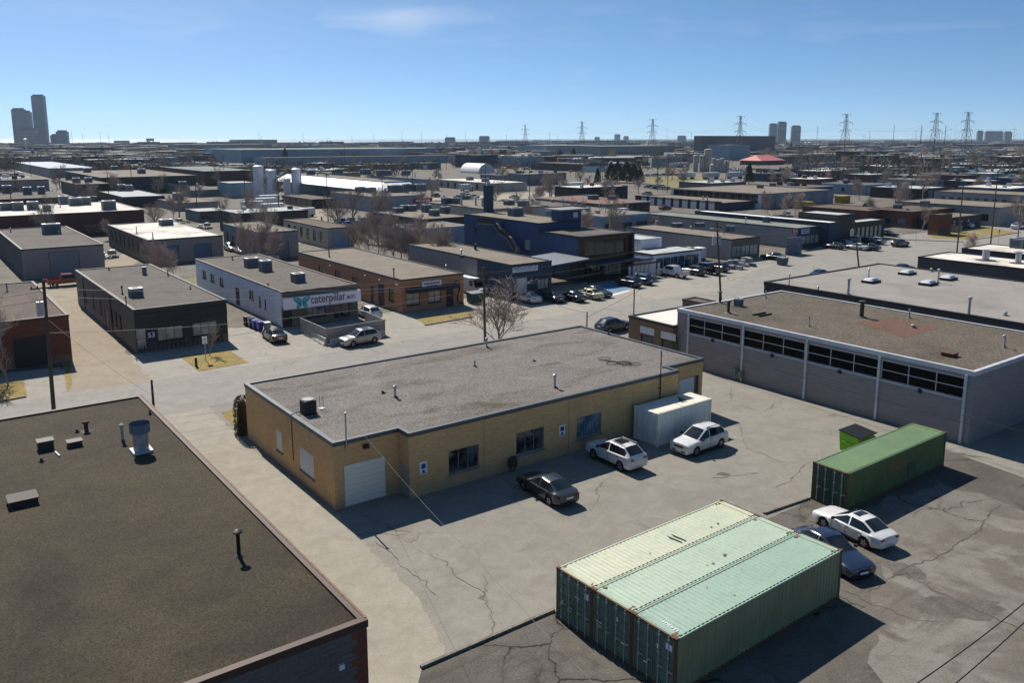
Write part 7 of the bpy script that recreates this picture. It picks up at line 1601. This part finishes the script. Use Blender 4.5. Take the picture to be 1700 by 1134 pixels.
for i in range(1200):
    y = 170*(5.0**rnd.random()); x = rnd.uniform(-.62, .62)*y
    if not freepoint(x, y, 3): continue
    px, _ = P2(x, y, 0); mt, nm = rnd.choice(cl_cols); clutter(x, y, rnd.choice([0, 1, 2, 2]), mt, nm, 'in the %s yards, %s of the picture' % ('distant' if y > 450 else 'nearer', side_word(px))); k_ += 1
    if k_ > 110: break
# parked cars, far: one mesh each
def simple_car():
    m = MB(); m.box(-2.2, -.88, .25, 2.2, .88, .85, 0); m.add([(-1.7, -.8, .85), (1.0, -.8, .85), (.35, -.62, 1.42), (-1.2, -.62, 1.42), (-1.7, .8, .85), (1.0, .8, .85), (.35, .62, 1.42), (-1.2, .62, 1.42)], [(0, 1, 2, 3), (7, 6, 5, 4), (1, 5, 6, 2), (0, 3, 7, 4)], 1); m.quad((-1.2, -.62, 1.43), (.35, -.62, 1.43), (.35, .62, 1.43), (-1.2, .62, 1.43), 0)
    for x in (-1.4, 1.4):
        for s_ in (-1, 1): m.cyl((x, s_*.7, .33), (x, s_*.92, .33), .33, n=8, m=2)
    return m.mesh('parked_car', [c_white, g_car, m_rubber])
SC = simple_car(); cc = [(c_white, 'white'), (c_silver, 'silver'), (c_black, 'black'), (c_white, 'white'), (c_navy, 'dark blue'), (c_red, 'red')]; cn_ = 0
for i in range(2500):
    y = 165*(5.0**rnd.random()); x = rnd.uniform(-.62, .62)*y
    if not freepoint(x, y, 2.6): continue
    n = rnd.choice([1, 2, 4, 6]); hd_ = rnd.choice(['A', 'B'])
    for k in range(n):
        q = Vector((x, y))+(B if hd_ == 'A' else A)*k*2.8
        if not freepoint(q.x, q.y, 2.6): break
        px, _ = P2(q.x, q.y, 0); cm_, cn__ = rnd.choice(cc)
        o = inst(SC, 'parked_car', None, (q.x, q.y, 0), heading(hd_)); o.material_slots[0].link = 'OBJECT'; o.material_slots[0].material = cm_
        tag(o, '%s car parked among the %s buildings, %s of the picture' % (cn__, 'distant' if y > 450 else 'middle distance', side_word(px)), 'car', 'cars parked through the district'); cn_ += 1
    if cn_ > 190: break
for row, (y0, x0, x1, n) in enumerate(((281, 985, 1140, 20), (292, 1075, 1150, 9), (296, 1240, 1330, 12), (312, 1075, 1105, 4), (316, 905, 980, 8), (283, 1215, 1290, 10), (330, 745, 800, 4))):
    for i in range(n):
        px = x0+(x1-x0)*(i+rnd.uniform(-.2, .2))/n; py = y0-(px-x0)*.02+rnd.uniform(-.8, .8); p = G(px, py)
        if rnd.random() < .2: continue
        if not clear(*ab(p), *ab(p), -1) and row not in (0, 1, 2, 4, 5): continue
        cm_, cn__ = rnd.choice(cc); o = inst(SC, 'parked_car', None, (p.x, p.y, 0), heading(rnd.choice(['A', 'B']))+rnd.uniform(-.05, .05)); o.material_slots[0].link = 'OBJECT'; o.material_slots[0].material = cm_
        tag(o, '%s car in the row %s' % (cn__, ('left of the silos', 'close before the silos', 'right of the lone spruce', 'before the evergreen clump', 'left of the evergreen clump', 'below the pink roof', 'before the cream unit row')[row]), 'car', 'rows of cars round the silos')
for i, (px, py) in enumerate(((1120, 278), (1135, 277), (1220, 296), (1180, 297), (1225, 290), (1140, 297), (950, 317), (1310, 300), (1290, 288))):
    p = G(px, py); o = inst(clutter_mesh(0, m_white, 'white'), 'trailer', None, (p.x, p.y, .9), GA); o.scale = (2, 1, 1.1); m_t = MB(); m_t.box(-2.8, -1, -.9, -1.8, 1, 0); m_t.box(2, -1, -.9, 2.6, 1, 0); m_t.build('axle', m_rubber, o); tag(o, 'white lorry trailer %s the silos' % ('left of', 'just left of', 'right below', 'below', 'right of', 'left below', 'far left of', 'far right of', 'well right of')[i], 'trailer', 'white trailers round the silos')
for i in range(60):
    y = 220*(4.5**rnd.random()); x = rnd.uniform(-.62, .62)*y
    if not freepoint(x, y, 1): continue
    px, _ = P2(x, y, 0); o = empty('utility_pole', (x, y, 0), GA, 'distant wooden pole with crossarm, %s of the picture' % side_word(px), 'pole', 'distant wooden poles'); m = MB(); h = rnd.uniform(10, 13); m.cyl((0, 0, 0), (0, 0, h), .15, .1, 5); m.build('pole', m_pole, o); m = MB(); m.box(-1.2, -.06, h-.8, 1.2, .06, h-.65); m.build('crossarm', m_pole, o)

# far woods: a mass of bare crowns to the horizon
m_wood_far = pm('far_wood', (.12, .095, .085), (.15, .125, .11), .02, .95, spec=.05)
def woods(name, label, spec_, seed):
    r = random.Random(seed); m = MB()
    for (n, d0, d1, x0, x1, hmin, hmax) in spec_:
        for i in range(n):
            y = d0*((d1/d0)**r.random()); x = r.uniform(x0, x1)*y; h = r.uniform(hmin, hmax); w = h*r.uniform(.5, .9)
            if not freepoint(x, y, 4) or hides(x, y, h*.8, 2): continue
            m.cyl((x, y, 0), (x, y, h*.5), .25, .12, 3, cap=False)
            for k in range(34):
                az, el, rr = r.uniform(0, 6.283), r.uniform(-.5, 1), w*.62*r.random()**.5
                c = Vector((x+rr*math.cos(az), y+rr*math.sin(az), h*(.55+.42*el*math.sqrt(max(0, 1-(rr/(w*.66))**2))))); d_ = Vector((math.cos(az)*r.uniform(.2, 1), math.sin(az)*r.uniform(.2, 1), r.uniform(.2, 1.2)))*h*.11; e_ = Vector((r.uniform(-1, 1), r.uniform(-1, 1), r.uniform(-.5, .5)))*h*.05
                m.add([c-d_, c+e_, c+d_], [(0, 1, 2)])
    o = m.build(name, m_wood_far); o['kind'] = 'stuff'; tag(o, label, 'woods'); return o
woods('far_woods', 'brown grey mass of leafless trees spreading to the horizon', [(1700, 480, 3300, -.64, .66, 7, 13), (1700, 420, 2400, -.66, -.12, 7, 12), (2000, 2300, 9000, .0, .66, 9, 18), (900, 2000, 3300, -.66, -.05, 7, 12), (500, 420, 1300, .2, .66, 8, 13)], 5)
def sprawl():
    r = random.Random(9); m = MB()
    for i in range(4800):
        y = 700*((9.5)**r.random()); x = r.uniform(-.64, .66)*y
        if x < -.02*y and y > 3000: continue
        if not freepoint(x, y, 5) or hides(x, y, 7, 30): continue
        w, d, h = r.uniform(8, 34)*(1+y/5000), r.uniform(8, 26)*(1+y/4000), r.uniform(3.5, 8)*(1+y/9000); k = r.choice([0, 1, 2, 3, 1, 0]); m.box(x, y, 0, x+w, y+d, h-.3, k); m.box(x-.1, y-.1, h-.3, x+w+.1, y+d+.1, h, r.choice([4, 5, 6, 6, 7]))
    o = m.build('far_sprawl', [w_grey, w_dark, w_maroon, w_lblue, r_light, r_white, r_tan, r_grey]); o['kind'] = 'stuff'; tag(o, 'countless low roofs of the far district fading into the haze', 'far district')
sprawl()

# ------------------------------------------------------------------ haze
hm, ht, hp, HN, HL = newmat('haze_air'); ht.nodes.remove(hp); pv = HN('ShaderNodeVolumePrincipled'); pv.inputs['Color'].default_value = (.62, .80, 1, 1); pv.inputs['Density'].default_value = .00005; pv.inputs['Anisotropy'].default_value = .2
HL(pv.outputs[0], ht.nodes['Material Output'].inputs['Volume'])
m = MB(); m.box(-9500, -400, -2, 9500, 11000, 190); hz = m.build('haze', hm); hz['kind'] = 'stuff'; tag(hz, 'thin blue haze over the whole district', 'haze')
